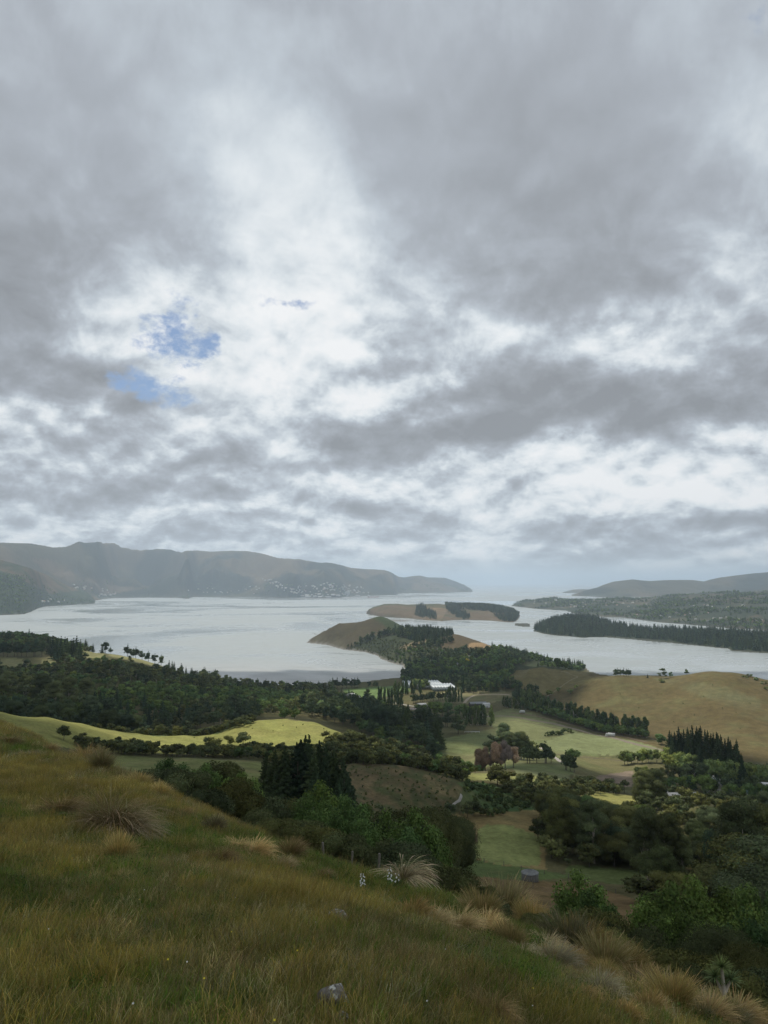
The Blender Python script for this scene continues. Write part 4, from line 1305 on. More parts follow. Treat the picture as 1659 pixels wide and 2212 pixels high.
def spread_labels():
    '''individuals of a large group are told apart by where in the group they stand and how tall they are'''
    by = {}
    for p in PLANTS:
        if p['group']:
            p['px'], p['py'] = topix(p['x'], p['y'], p['z'])
            by.setdefault((p['group'], p['label']), []).append(p)
    for (_g, lab), L in by.items():
        if len(L) < 5:
            L.sort(key=lambda p: p['px'])
            if len(L) > 1:
                for i, p in enumerate(L):
                    p['label'] = lab + (', leftmost' if i == 0 else ', rightmost' if i == len(L) - 1 else ', in between')
            continue
        xs = np.array([p['px'] for p in L])
        ys = np.array([p['py'] for p in L])
        hs = np.array([p['real'] for p in L])
        nx = 5 if len(L) > 60 else 3
        ex = np.quantile(xs, np.linspace(0, 1, nx + 1)[1:-1])
        names = {5: ['far left', 'left', 'middle', 'right', 'far right'], 3: ['left', 'middle', 'right']}[nx]
        ey = np.quantile(ys, [0.33, 0.67])
        for p in L:
            a = names[int(np.searchsorted(ex, p['px']))]
            t = lab
            nw = len(lab.split())
            if len(L) > 24 and nw <= 12:
                t += ', ' + ['upper ', 'central ', 'lower '][int(np.searchsorted(ey, p['py']))] + a
            elif nw <= 13:
                t += ', ' + a
            q = (hs < p['real']).mean()
            if len(L) > 9 and len(t.split()) <= 14:
                t = ('tall ' if q > 0.7 else 'low ' if q < 0.3 else '') + t if not lab.startswith(('tall', 'low', 'small')) else t
            p['label'] = t


def nearest_ok(x, y, r, cell):
    ci, cj = int(x // 8), int(y // 8)
    for a in range(ci - 1, ci + 2):
        for b in range(cj - 1, cj + 2):
            for (px_, py_, pr) in cell.get((a, b), ()):
                if (px_ - x) ** 2 + (py_ - y) ** 2 < (0.5 * (r + pr)) ** 2:
                    return False
    cell.setdefault((ci, cj), []).append((x, y, r))
    return True


CELL = {}


def wood(poly, Y0, Y1, mix, spacing, label, group, dens=1.0, hv=0.3, seed=1, edge=0.0, patch=None, fill=None):
    """scatter trees over the ground seen inside a picture polygon (between distances Y0 and Y1)
    mix: list of (kind, height, weight) ; label: {kind: text}"""
    rng = np.random.RandomState(seed)
    us = [pix(p[0], p[1])[0] for p in poly]
    u0, u1 = min(us), max(us)
    A = 0.5 * (u1 - u0) * (Y1 * Y1 - Y0 * Y0)
    n = int(A / (spacing * spacing) * dens * 1.5)
    yy = np.sqrt(rng.uniform(Y0 * Y0, Y1 * Y1, n))
    xx = rng.uniform(u0, u1, n) * yy
    zz = LAND.z(xx, yy)
    gx, gy = topix(xx, yy, zz)
    ok = inpoly(gx, gy, poly) & (zz > 0.5)
    if patch is not None:
        ok &= (fbm(xx / patch[0], yy / patch[0], 3) > patch[1])
    wts = np.array([m_[2] for m_ in mix], float)
    wts /= wts.sum()
    cl = fbm(xx / 55 + seed, yy / 55, 2)
    for i in np.nonzero(ok)[0]:
        # kinds keep together in clumps
        q = (np.clip(0.5 + cl[i] * 0.9, 0, 0.999) * 0.6 + rng.uniform(0, 0.4)) if len(mix) > 1 else 0
        k_ = int(np.searchsorted(np.cumsum(wts), min(q, 0.9999)))
        kind, hh, _w = mix[k_]
        if not nearest_ok(xx[i], yy[i], spacing * 0.8 * (1 if hh > 4 else 0.8), CELL):
            continue
        plant(kind, float(xx[i]), float(yy[i]), hh * rng.uniform(1 - hv, 1 + hv), label.get(kind, label['*']), group)


def row(pts, Y, kind, hgt, n, label, group, seed=1, jit=0.3, hv=0.15, wide=1.0):
    """trees in a line between two picture points; pts are where the trunks meet the ground, Y their distances (or None: ground hit)"""
    rng = np.random.RandomState(seed)
    W = []
    for i, p in enumerate(pts):
        if Y is None:
            h_ = LAND.hit(*p)
            W.append((h_[0], h_[1]))
        else:
            u = pix(*p)[0]
            W.append((u * Y[i], Y[i]))
    W = np.array(W)
    L = np.concatenate([[0], np.cumsum(np.hypot(*(W[1:] - W[:-1]).T))])
    for k_ in range(n):
        d = L[-1] * (k_ + 0.5) / n
        x = np.interp(d, L, W[:, 0]) + rng.normal(0, jit * L[-1] / n)
        y = np.interp(d, L, W[:, 1]) + rng.normal(0, jit * L[-1] / n)
        plant(kind, float(x), float(y), hgt * rng.uniform(1 - hv, 1 + hv), label, group, wide=wide)
        CELL.setdefault((int(x // 8), int(y // 8)), []).append((x, y, hgt * 0.4))


def single(kind, px, py, hgt_px, label, Y=None, group=None, wide=1.0, force=False, sink=0.0):
    """one tree by its foot in the picture and its height in picture px"""
    if Y is None:
        h_ = LAND.hit(px, py)
        x, y, z = h_
    else:
        u = pix(px, py)[0]
        x, y = u * Y, Y
        z = float(LAND.z(np.array(x), np.array(y)))
    plant(kind, x, y, hgt_px * y / FPX, label, group, z - sink, force, wide)
    CELL.setdefault((int(x // 8), int(y // 8)), []).append((x, y, 5))

# ------------------------------------------------------------------ woods, rows and single trees
# landmark trees first
single('pine_tree', 640, 1700, 145, 'tallest dark pine of the near clump, its ragged top against the bright pasture', Y=165, force=True, wide=1.0)
for i, (px, hp, Y, wd) in enumerate([(668, 115, 168, 1), (690, 112, 172, 1), (615, 95, 170, 1), (705, 105, 168, 1), (722, 96, 164, 1), (650, 100, 160, 1.1), (680, 100, 158, 1.1), (742, 92, 160, 1), (700, 88, 154, 1), (728, 80, 152, 1), (595, 75, 172, 1.1),
                                     (575, 70, 176, 1), (660, 120, 176, 1), (682, 90, 150, 1.1), (752, 80, 156, 1.0), (620, 80, 160, 1.2), (712, 92, 176, 1), (735, 72, 148, 1)]):
    zt_ = [1565, 1590, 1602, 1612, 1610, 1622, 1600, 1625, 1640, 1640, 1650, 1620, 1625, 1590, 1655, 1670, 1625, 1628, 1680][i + 1] if i + 1 < 19 else 1640
    u, s_ = pix(px, zt_)
    z0 = float(LAND.z(np.array(u * Y), np.array(float(Y))))
    hh = (H - s_ * Y) - z0
    plant('pine_tree', u * Y, float(Y), max(hh, 5), 'dark pine in the near clump below the bright pasture', 'dark pines in the clump at the middle of the picture', force=True, wide=wd)


def topped(kind, px, top, Y, label, group=None, wide=1.0, minh=1.5, wpx=None):
    """tree placed by the picture height of its tip and its distance"""
    u, s_ = pix(px, top)
    z0 = float(LAND.z(np.array(u * Y), np.array(float(Y))))
    hh = max((H - s_ * Y) - z0, minh)
    if wpx:
        wide = max(min(wide * 1.25, wpx * Y / FPX / (hh * SPEC[kind]['w'])), 0.8)
    plant(kind, u * Y, float(Y), hh, label, group, z0, True, wide)
    CELL.setdefault((int(u * Y // 8), int(Y // 8)), []).append((u * Y, Y, 4))


# bushes and trees just over the edge of the grassy slope
for (k_, px, top, Y, lb, wd) in [
        ('kanuka_tree', 345, 1650, 76, 'leftmost dark kanuka behind the grassy slope, at the edge of the flat paddock', 1.1), ('young_tree', 368, 1638, 82, 'green broadleaf tree behind the leftmost kanuka, rising over the flat paddock', 1.0),
        ('kanuka_tree', 405, 1662, 70, 'kanuka with pale bare twigs showing below its dark crown', 1.2), ('young_tree', 440, 1650, 86, 'bright green leafy tree between two dark kanukas left of the pines', 1.0),
        ('kanuka_tree', 478, 1648, 92, 'smooth rounded kanuka standing apart behind the green tree', 1.1), ('kanuka_tree', 505, 1690, 70, 'wide dark kanuka left of the pine clump', 1.25),
        ('young_tree', 520, 1672, 84, 'light green feathery tree in front of the rounded kanuka', 1.0), ('kanuka_tree', 560, 1700, 72, 'dark kanuka under the left edge of the pine clump', 1.2), ('kanuka_tree', 455, 1720, 60, 'low dark kanuka against the grass edge below the pines', 1.2),
        ('kanuka_tree', 590, 1712, 74, 'grey-green kanuka below the tallest pine', 1.2), ('kanuka_tree', 640, 1726, 74, 'kanuka under the pines, left of the light green trees', 1.2), ('kanuka_tree', 540, 1752, 56, 'dark low kanuka at the grass edge left of the small round bush', 1.2),
        ('kanuka_tree', 600, 1768, 50, 'small round olive bush against the edge of the grassy slope', 1.1),
        ('young_tree', 700, 1688, 78, 'tallest light green tree in front of the pine clump', 0.7), ('young_tree', 668, 1720, 70, 'light green leafy tree left of the tallest green one', 0.8), ('young_tree', 750, 1716, 72, 'light green leafy tree under the right end of the pine clump', 0.9),
        ('young_tree', 725, 1760, 60, 'green tree low against the slope between the light green pair', 0.9), ('young_tree', 790, 1736, 74, 'narrow green tree right of the pine clump by the brown hillside', 0.75), ('young_tree', 775, 1770, 62, 'small green tree below the narrow one', 0.9),
        ('kanuka_tree', 690, 1790, 52, 'very dark bush on the slope edge behind a weathered fence post', 1.2), ('kanuka_tree', 740, 1800, 48, 'very dark bush on the slope edge right of the first fence post', 1.2), ('kanuka_tree', 655, 1775, 54, 'dark bush on the slope edge left of the first fence post', 1.2),
        ('kanuka_tree', 800, 1806, 50, 'dark round bush left of the big green tree at the slope edge', 1.15), ('young_tree', 905, 1748, 54, 'big green leafy tree in front of the mown paddock', 0.95), ('young_tree', 880, 1790, 50, 'lower green tree leaning on the big leafy one', 1.0),
        ('kanuka_tree', 850, 1760, 80, 'dark kanuka in the gully behind the big green tree', 1.2), ('kanuka_tree', 925, 1752, 95, 'dark kanuka at the top of the gully beside the brown hillside', 1.2), ('kanuka_tree', 960, 1752, 110, 'kanuka at the gully head left of the pale track', 1.2),
        ('kanuka_tree', 895, 1745, 110, 'kanuka in the gully head below the white track', 1.2), ('kanuka_tree', 865, 1735, 116, 'kanuka at the foot of the brown hillside', 1.2),
        ('kanuka_tree', 900, 1850, 34, 'brown-green bush behind the pale tussock on the slope edge', 1.2), ('kanuka_tree', 935, 1872, 34, 'low dark shrub right of the pale tussock, against the green paddock', 1.3), ('kanuka_tree', 970, 1880, 33, 'low dark shrub at the top of the tank slope', 1.3),
        ('kanuka_tree', 1000, 1900, 34, 'last low dark shrub in the row along the slope edge', 1.3),
        ('young_tree', 1255, 1880, 74, 'slender green tree standing on the brown tank slope', 0.62), ('young_tree', 1275, 1930, 66, 'lower half-grown green tree at the foot of the slender one', 0.8), ('young_tree', 1240, 1960, 62, 'green shrub left of the slender tree', 1.0),
        ('kanuka_tree', 1300, 1972, 44, 'broad dark brown-green bush above the tussocks', 1.2), ('kanuka_tree', 1352, 1985, 42, 'right half of the broad dark bush, below the green willows', 1.15), ('kanuka_tree', 1335, 2020, 34, 'dark bush low behind the tussocks', 1.2), ('kanuka_tree', 1255, 2000, 36, 'small olive bush at the left of the broad dark bush', 1.0),
        ('kanuka_tree', 1390, 2030, 36, 'dark drooping bush right of the broad one', 1.0),
        ('kanuka_tree', 1480, 2040, 30, 'dark bush behind the cabbage tree, left side', 1.2), ('kanuka_tree', 1550, 2012, 32, 'tall dark bush right above the cabbage tree', 1.2), ('kanuka_tree', 1610, 2050, 30, 'dark bush right of the cabbage tree', 1.2), ('kanuka_tree', 1500, 2090, 24, 'brownish low bush under the cabbage tree', 1.2),
        ('kanuka_tree', 1600, 2110, 22, 'brownish bush in the lower right corner', 1.3), ('kanuka_tree', 1655, 2100, 23, 'dark bush cut by the right edge near the bottom', 1.3), ('kanuka_tree', 1440, 2060, 32, 'dark gap-filling bush left of the cabbage tree', 1.1), ('kanuka_tree', 1645, 2160, 20, 'lowest bush in the right corner beyond the last tussock', 1.2),
        ('young_tree', 1440, 1908, 62, 'left round-headed green tree of the big grove at lower right', 0.9), ('young_tree', 1500, 1902, 64, 'second green tree of the lower right grove', 0.9), ('young_tree', 1560, 1915, 62, 'third green tree of the lower right grove', 0.95), ('young_tree', 1620, 1918, 66, 'fourth green tree of the lower right grove, near the picture edge', 0.95),
        ('young_tree', 1680, 1925, 64, 'green tree of the lower right grove cut by the picture edge', 0.95), ('young_tree', 1410, 1950, 56, 'lower green tree at the left foot of the grove', 0.9), ('young_tree', 1470, 1970, 52, 'low green tree in the front of the grove', 1.0), ('young_tree', 1540, 1985, 50, 'low green tree in the front middle of the grove', 1.0),
        ('young_tree', 1620, 1990, 50, 'low green tree in the front right of the grove', 1.0)]:
    topped(k_, px, top, Y, lb, wide=wd, wpx=(112 if k_ == 'kanuka_tree' else 120) * wd)
# big gums and dark trees right of the tank
for (k_, px, top, Y, lb, wd) in [
        ('gum_tree', 1205, 1722, 205, 'left gum of the tall pair, crown thin at the top', 0.85), ('gum_tree', 1280, 1728, 200, 'tall gum with a forked pale trunk beside the tank paddock', 0.85), ('kanuka_tree', 1190, 1800, 200, 'dark bushy tree at the foot of the left gum', 1.1),
        ('gum_tree', 1235, 1760, 208, 'gum between the tall pair', 0.8), ('cypress_tree', 1320, 1775, 205, 'dark dense tree right of the pale forked trunk', 0.9), ('kanuka_tree', 1160, 1765, 232, 'dark kanuka left of the gums at the field corner', 1.3), ('kanuka_tree', 1125, 1755, 245, 'leftmost dark kanuka above the mown paddock', 1.4),
        ('kanuka_tree', 1195, 1752, 245, 'kanuka behind the left gum', 1.3), ('kanuka_tree', 1225, 1850, 194, 'low dark tree under the gums', 1.0), ('kanuka_tree', 1330, 1800, 228, 'grey-green kanuka slope behind the forked gum', 1.4), ('kanuka_tree', 1360, 1790, 238, 'kanuka right behind the forked gum', 1.4), ('kanuka_tree', 1300, 1790, 235, 'kanuka in the shade between the gums', 1.3),
        ('gum_tree', 1395, 1748, 176, 'tall dark gum in the middle of the right-hand trees', 0.8), ('gum_tree', 1440, 1762, 172, 'thin-crowned gum with bare branches against the golden field', 0.75), ('cypress_tree', 1420, 1810, 165, 'black-green tree at the foot of the middle gums', 0.8), ('gum_tree', 1470, 1800, 172, 'small ragged gum left of the golden field', 0.7),
        ('kanuka_tree', 1385, 1895, 150, 'dark round bush at the right end of the green strip', 1.2), ('kanuka_tree', 1450, 1880, 150, 'dark tree base below the middle gums', 1.2), ('kanuka_tree', 1515, 1880, 165, 'dense round green bush under the golden field', 1.0),
        ('gum_tree', 1545, 1800, 160, 'grey twiggy half-bare gum right of the golden field', 0.6), ('gum_tree', 1600, 1732, 150, 'big dark gum near the right edge', 0.95), ('gum_tree', 1640, 1740, 152, 'big dark gum at the right edge', 0.95), ('cypress_tree', 1570, 1780, 155, 'dark tree left of the big right-hand gums', 0.8),
        ('gum_tree', 1680, 1760, 150, 'dark gum cut by the right edge', 0.95), ('kanuka_tree', 1620, 1820, 132, 'russet-green tree at the right edge below the gums', 1.1), ('kanuka_tree', 1660, 1815, 130, 'russet-green tree cut by the right edge', 1.1), ('kanuka_tree', 1580, 1870, 130, 'dark underwood left of the russet tree', 1.2),
        ('kanuka_tree', 1540, 1890, 130, 'dark underwood below the half-bare gum', 1.2), ('kanuka_tree', 1640, 1880, 118, 'dark underwood above the green grove', 1.2)]:
    topped(k_, px, top, Y, lb, wide=wd * (1.0 if k_ == 'gum_tree' else 1.25))
wood([(1150, 1800), (1200, 1760), (1400, 1760), (1440, 1850), (1400, 1895), (1300, 1880), (1180, 1860)], 180, 260, [('kanuka_tree', 8, 3), ('broadleaf_tree', 8, 1)], 6, {'*': 'dark underwood tree among the gums beside the tank paddock'}, 'underwood among the gums', 1.2, seed=52)
wood([(1440, 1800), (1520, 1830), (1659, 1800), (1659, 1900), (1500, 1900), (1440, 1880)], 120, 220, [('kanuka_tree', 7, 3), ('cypress_tree', 9, 1)], 6, {'*': 'dark underwood tree below the big right-hand gums'}, 'underwood below the right-hand gums', 1.2, seed=53)
# gap-filling growth in the shaded gully, each plant still its own
KG = {'*': 'dark kanuka bush in the shaded gully just below the grassy slope', 'broadleaf_tree': 'green tree in the shaded gully below the grassy slope'}
wood([(330, 1700), (560, 1700), (760, 1740), (1000, 1900), (1250, 2000), (1659, 2050), (1659, 2300), (330, 2300)], 40, 100, [('kanuka_tree', 3.2, 5), ('broadleaf_tree', 3.6, 1)], 5.5, KG, 'bushes in the shaded gully', 0.5, hv=.45, seed=11)

# kanuka belt in front of the bright pasture
KB = {'*': 'kanuka bush in the dark belt in front of the bright pasture', 'broadleaf_tree': 'young green tree in the belt in front of the bright pasture'}
wood([(90, 1586), (170, 1606), (260, 1620), (380, 1630), (500, 1630), (560, 1620), (620, 1628), (720, 1620), (780, 1618), (860, 1638), (930, 1658), (1000, 1676), (1010, 1690), (900, 1690), (760, 1668), (640, 1664), (570, 1642), (400, 1636), (250, 1632), (170, 1622), (110, 1600)],
     262, 380, [('kanuka_tree', 4.0, 6), ('broadleaf_tree', 4.3, 1.0)], 3.5, KB, 'kanuka belt in front of the bright pasture', 1.5, seed=3)
wood([(700, 1612), (770, 1604), (840, 1622), (920, 1650), (1000, 1674), (1010, 1700), (940, 1690), (840, 1672), (740, 1662), (690, 1650)], 290, 392, [('kanuka_tree', 6.0, 6), ('broadleaf_tree', 6, 1.2)], 4.4,
     {'*': 'larger rounded kanuka between the lit pasture strip and the brown hillside'}, 'kanukas between the lit strip and the brown hillside', 1.8, seed=61)
for (px, py) in [(612, 1568), (640, 1572), (655, 1566), (700, 1575), (590, 1580), (545, 1575), (666, 1588), (420, 1594), (310, 1588)]:
    single('gorse_shrub', px, py, 2.2, 'tiny dark thistle bush dotted on the bright pasture', group='thistle bushes on the bright pasture', wide=1.2)
for (px, py) in [(1430, 1500), (1475, 1520), (1520, 1505), (1560, 1530), (1500, 1545), (1590, 1540), (1620, 1520), (1380, 1530), (1455, 1560), (1600, 1575), (1340, 1500), (1540, 1480)]:
    single('gorse_shrub', px, py, 1.8, 'tiny dark scrub dot on the face of the grazing hill', group='scrub dots on the grazing hill', wide=1.5)
row([(440, 1622), (470, 1624)], None, 'kanuka_tree', 6.5, 2, 'round dark kanuka standing up in front of the bright pasture', 'round kanukas in front of the pasture', 5)
single('kanuka_tree', 492, 1607, 26, 'ragged dark bush at the bottom edge of the bright pasture', Y=345, force=True)
single('kanuka_tree', 525, 1610, 30, 'broad round-topped dark tree at the bottom edge of the bright pasture', Y=348, force=True, wide=1.3)
# scrub slope left behind the pasture
wood([(320, 1590), (400, 1545), (520, 1532), (545, 1550), (540, 1640), (320, 1640)], 398, 540, [('kanuka_tree', 4.0, 5), ('gorse_shrub', 2, 2)], 3.8, {'*': 'rounded bush on the scrub slope left behind the bright pasture'}, 'bushes on the scrub slope', 1.6, seed=4)
wood([(-60, 1535), (120, 1552), (230, 1565), (340, 1556), (460, 1546), (470, 1562), (420, 1580), (400, 1680), (-60, 1680)], 395, 720, [('cypress_tree', 12, 2), ('kanuka_tree', 6, 1), ('pine_tree', 14, 1)], 7.5, {'*': 'dark tree directly behind the pasture spur'}, 'dark trees behind the spur', 1.8, seed=51)
wood([(200, 1575), (330, 1570), (420, 1590), (420, 1640), (200, 1640)], 375, 520, [('kanuka_tree', 4.8, 5)], 5.0, {'*': 'dark bush just behind the dip of the pasture spur'}, 'bushes behind the spur', 1.0, seed=5)
single('kanuka_tree', 512, 1539, 13, 'round bush at the left end of the brown hilltop', Y=470, force=True, wide=1.2)
row([(590, 1548), (620, 1545), (650, 1543)], [450, 450, 452], 'broadleaf_tree', 8, 3, 'tree on the skyline of the brown hilltop', 'trees on the brown hilltop')
wood([(590, 1545), (680, 1540), (760, 1570), (860, 1600), (980, 1650), (990, 1668), (930, 1650), (860, 1620), (780, 1592), (720, 1562), (640, 1548)], 400, 560, [('kanuka_tree', 5.5, 4), ('broadleaf_tree', 6, 2)], 5.5,
     {'*': 'dark bush on the far lip of the pasture spur'}, 'bushes on the far lip of the spur', 1.2, seed=6)

# the large left-hand forest
FO = {'kanuka_tree': 'rounded dark bush tree in the left-hand forest', 'broadleaf_tree': 'green broadleaf tree in the left-hand forest', 'pine_tree': 'dark pointed pine in the left-hand forest', 'gum_tree': 'tall gum in the left-hand forest',
      'willow_tree': 'yellow-green tree among the dark left-hand forest', 'cypress_tree': 'broad dark cypress in the left-hand forest', '*': 'tree in the left-hand forest'}
GF = 'trees of the left-hand forest'
wood([(-80, 1450), (60, 1450), (150, 1430), (190, 1440), (230, 1430), (300, 1445), (380, 1460), (460, 1478), (560, 1492), (720, 1496), (740, 1520), (700, 1545), (560, 1545), (500, 1538), (400, 1548), (300, 1575), (230, 1575), (120, 1556), (-80, 1545)],
     430, 1180, [('pine_tree', 13, 1.0), ('broadleaf_tree', 9, 3.4), ('kanuka_tree', 7, 2.2), ('willow_tree', 8, 0.6), ('gum_tree', 14, 1.5), ('cypress_tree', 12, 1.1)], 7.8, FO, GF, 1.4, seed=21, patch=(60, -0.62))
wood([(0, 1480), (120, 1480), (230, 1530), (300, 1570), (120, 1558), (0, 1545)], 380, 640, [('gum_tree', 20, 2), ('cypress_tree', 16, 1), ('broadleaf_tree', 13, 1.5), ('pine_tree', 17, .5)], 9.0, FO, GF, 1.5, seed=22)
wood([(200, 1575), (300, 1560), (420, 1545), (520, 1540), (560, 1546), (560, 1560), (340, 1595)], 480, 720, [('pine_tree', 15, 1), ('cypress_tree', 15, 1.3), ('gum_tree', 16, 1), ('broadleaf_tree', 11, 1.4)], 9.0, FO, GF, 1.2, seed=23)
# skyline ridge of the left hill
wood([(-60, 1366), (60, 1366), (130, 1374), (190, 1392), (215, 1408), (150, 1410), (60, 1402), (-60, 1402)], 1130, 1600, [('broadleaf_tree', 9, 3), ('kanuka_tree', 7, 2), ('willow_tree', 8, .5), ('pine_tree', 13, .7)], 8.5, {'*': 'tree on the upper left ridge above the harbour'}, 'trees on the upper left ridge', 1.4, seed=24)
row([(128, 1380), (160, 1390), (190, 1400), (212, 1410)], [1400, 1370, 1310, 1280], 'pine_tree', 17, 10, 'old pine on the left ridge against the water', 'pines on the left ridge skyline', 9, wide=1.3)
row([(-30, 1402), (20, 1404), (60, 1408), (100, 1410)], [1060, 1060, 1060, 1060], 'cypress_tree', 23, 12, 'tree in the dark shelter row above the left clearings', 'dark shelter row above the left clearings', 2, wide=.9)
row([(100, 1410), (140, 1410), (170, 1412)], [1080, 1090, 1090], 'pine_tree', 24, 10, 'tree in the dark shelter row right of the lit clearing', 'dark shelter row above the lit clearing', 3, wide=1.1)
row([(115, 1428), (150, 1420), (175, 1424)], [1000, 1040, 1030], 'pine_tree', 24, 7, 'pine at the right end of the shelter rows', 'pines at the right end of the shelter rows', 4, wide=1.2)
single('cypress_tree', 228, 1407, 27, 'lone umbrella-shaped cypress on the left headland against the water', Y=1190, force=True, wide=.9)
single('cypress_tree', 238, 1412, 16, 'wind-swept tree beside the lone umbrella-shaped cypress', Y=1185, force=True, wide=1.3)
row([(262, 1420), (290, 1424), (325, 1436), (352, 1446)], [1160, 1160, 1150, 1150], 'cypress_tree', 17, 7, 'dark round tree on the left headland crest against the water', 'round trees on the headland crest', 7, wide=1.1)
row([(360, 1450), (400, 1460), (430, 1470)], [1150, 1150, 1150], 'pine_tree', 13, 9, 'small pointed pine on the crest running down to the shore', 'pointed pines running down to the shore', 8)
row([(432, 1472), (450, 1476), (470, 1484)], [1150, 1155, 1160], 'cypress_tree', 20, 5, 'tall dark tree on the shore point left of the mud flats', 'tall trees on the shore point', 10)
single('poplar_tree', 489, 1484, 18, 'single dark poplar against the pale mud flats', Y=1165, force=True)
wood([(470, 1478), (560, 1486), (700, 1488), (720, 1500), (560, 1500), (470, 1490)], 950, 1210, [('broadleaf_tree', 10, 2), ('cypress_tree', 12, 1), ('kanuka_tree', 7, 1)], 9, {'*': 'tree along the near shore of the mud flats'}, 'trees along the near shore', 1.2, seed=25)
row([(708, 1484), (740, 1484), (775, 1483)], [1175, 1175, 1170], 'cypress_tree', 15, 9, 'dark tree in the shore row above the green paddock', 'shore row above the green paddock', 12, wide=1.1)
row([(795, 1482), (815, 1482)], [1170, 1170], 'cypress_tree', 9, 3, 'low dark tree at the right end of the shore row', 'low trees at the end of the shore row', 13, wide=1.2)
single('poplar_tree', 716, 1503, 20, 'dark upright tree at the left corner of the green paddock', Y=1050, force=True, wide=1.5)
single('broadleaf_tree', 758, 1507, 10, 'round tree on the lower edge of the green paddock', Y=1040, force=True)
single('cypress_tree', 793, 1515, 28, 'dark pointed cypress below the green paddock', Y=970, force=True, wide=.8)
# middle valley trees
MV = {'*': 'tree in the dark middle valley beyond the pasture spur', 'pine_tree': 'dark pine in the middle valley beyond the pasture spur', 'broadleaf_tree': 'broadleaf tree in the middle valley beyond the pasture spur', 'cypress_tree': 'dark cypress in the middle valley', 'kanuka_tree': 'bush in the middle valley beyond the spur'}
GM = 'trees of the middle valley'
wood([(640, 1530), (740, 1520), (800, 1530), (880, 1550), (900, 1590), (960, 1640), (950, 1655), (880, 1630), (790, 1590), (740, 1566), (660, 1545)], 440, 900, [('pine_tree', 14, 2.5), ('cypress_tree', 13, 1.5), ('broadleaf_tree', 9, 2)], 7.8, MV, GM, 1.5, seed=31)
wood([(790, 1560), (880, 1560), (940, 1590), (955, 1640), (870, 1625), (800, 1590)], 440, 700, [('cypress_tree', 19, 2), ('pine_tree', 20, 2)], 9, MV, GM, 1.4, seed=32)
wood([(650, 1500), (760, 1506), (830, 1525), (850, 1545), (760, 1540), (640, 1535)], 780, 1050, [('pine_tree', 10, 1), ('broadleaf_tree', 7, 2), ('kanuka_tree', 5, 1)], 10, MV, GM, 0.7, seed=33)
row([(815, 1520), (870, 1522)], [930, 930], 'poplar_tree', 18, 14, 'dark poplar in the shelter row below the glasshouses, left part', 'poplar shelter row left of the glasshouses', 14)
row([(850, 1505), (880, 1500), (910, 1502)], [1020, 1040, 1040], 'poplar_tree', 20, 9, 'poplar in front of the glasshouses', 'poplars in front of the glasshouses', 15, wide=1.2)
row([(890, 1515), (930, 1510), (975, 1510)], [950, 970, 975], 'cypress_tree', 12, 14, 'clipped dark shelter tree below the glasshouses', 'shelter hedge below the glasshouses', 16, wide=.7)
row([(960, 1518), (1000, 1516)], [945, 945], 'poplar_tree', 19, 8, 'dark poplar at the right end of the glasshouse shelter', 'poplars right of the glasshouses', 17)
row([(895, 1484), (920, 1482)], [1120, 1120], 'willow_tree', 14, 4, 'light green tree on the left side of the glasshouses', 'light trees beside the glasshouses', 18)
row([(900, 1560), (960, 1556), (1040, 1562)], [830, 830, 800], 'broadleaf_tree', 15, 11, 'large rounded tree in the homestead belt of the valley floor', 'homestead belt trees', 19, wide=1.1)
row([(1000, 1572), (1030, 1574), (1060, 1578)], [760, 760, 755], 'poplar_tree', 18, 8, 'dark poplar at the right end of the homestead belt', 'poplars of the homestead belt', 20, wide=1.4)
row([(880, 1575), (930, 1580), (990, 1585)], [760, 750, 730], 'cypress_tree', 14, 8, 'dark cypress in front of the homestead belt', 'cypresses in front of the homestead belt', 28, wide=1.0)
single('cypress_tree', 990, 1598, 34, 'wide dark cedar standing in the paddock in front of the homestead belt', Y=690, force=True, wide=1.3)
single('pine_tree', 950, 1650, 34, 'pointed dark pine at the foot of the lit strip of pasture', Y=470, force=True)
single('pine_tree', 965, 1655, 34, 'rightmost pointed pine at the foot of the lit strip of pasture', Y=470, force=True)
# bronze and dark gums in the mid valley
row([(985, 1668), (1010, 1664)], [455, 460], 'bronze_tree', 11, 2, 'pale bronze tree at the left of the bronze-leaved group', 'pale bronze trees')
row([(1030, 1668), (1060, 1666), (1090, 1668), (1115, 1668)], [450, 450, 445, 445], 'bronze_tree', 14, 7, 'bronze-leaved tree beside the small lit field', 'bronze-leaved trees beside the small lit field', 21, wide=.9)
single('gum_tree', 1088, 1620, 62, 'tall reddish gum above the bronze-leaved trees', Y=580, force=True, wide=.9)
row([(1060, 1640), (1085, 1640), (1120, 1642), (1160, 1645)], [540, 540, 530, 530], 'gum_tree', 17, 11, 'dark olive gum behind the bronze-leaved trees', 'gums behind the bronze-leaved trees', 22, wide=1.1)
row([(1130, 1655), (1180, 1650), (1200, 1645)], [490, 500, 505], 'cypress_tree', 12, 6, 'dark tree right of the bronze-leaved group', 'dark trees right of the bronze group', 23)
wood([(880, 1660), (980, 1660), (1040, 1672), (1000, 1680), (900, 1682)], 300, 480, [('broadleaf_tree', 5, 1), ('kanuka_tree', 4, 1), ('willow_tree', 5, .6)], 5, {'*': 'small bush left of the bronze-leaved trees'}, 'small bushes left of the bronze trees', 1.0, seed=34)
single('broadleaf_tree', 1240, 1655, 36, 'round green tree beside the farm drive', Y=520, force=True)
row([(1215, 1665), (1245, 1672)], [470, 465], 'cypress_tree', 10, 4, 'dark tree in front of the round green tree by the drive', 'dark trees by the drive', 24)
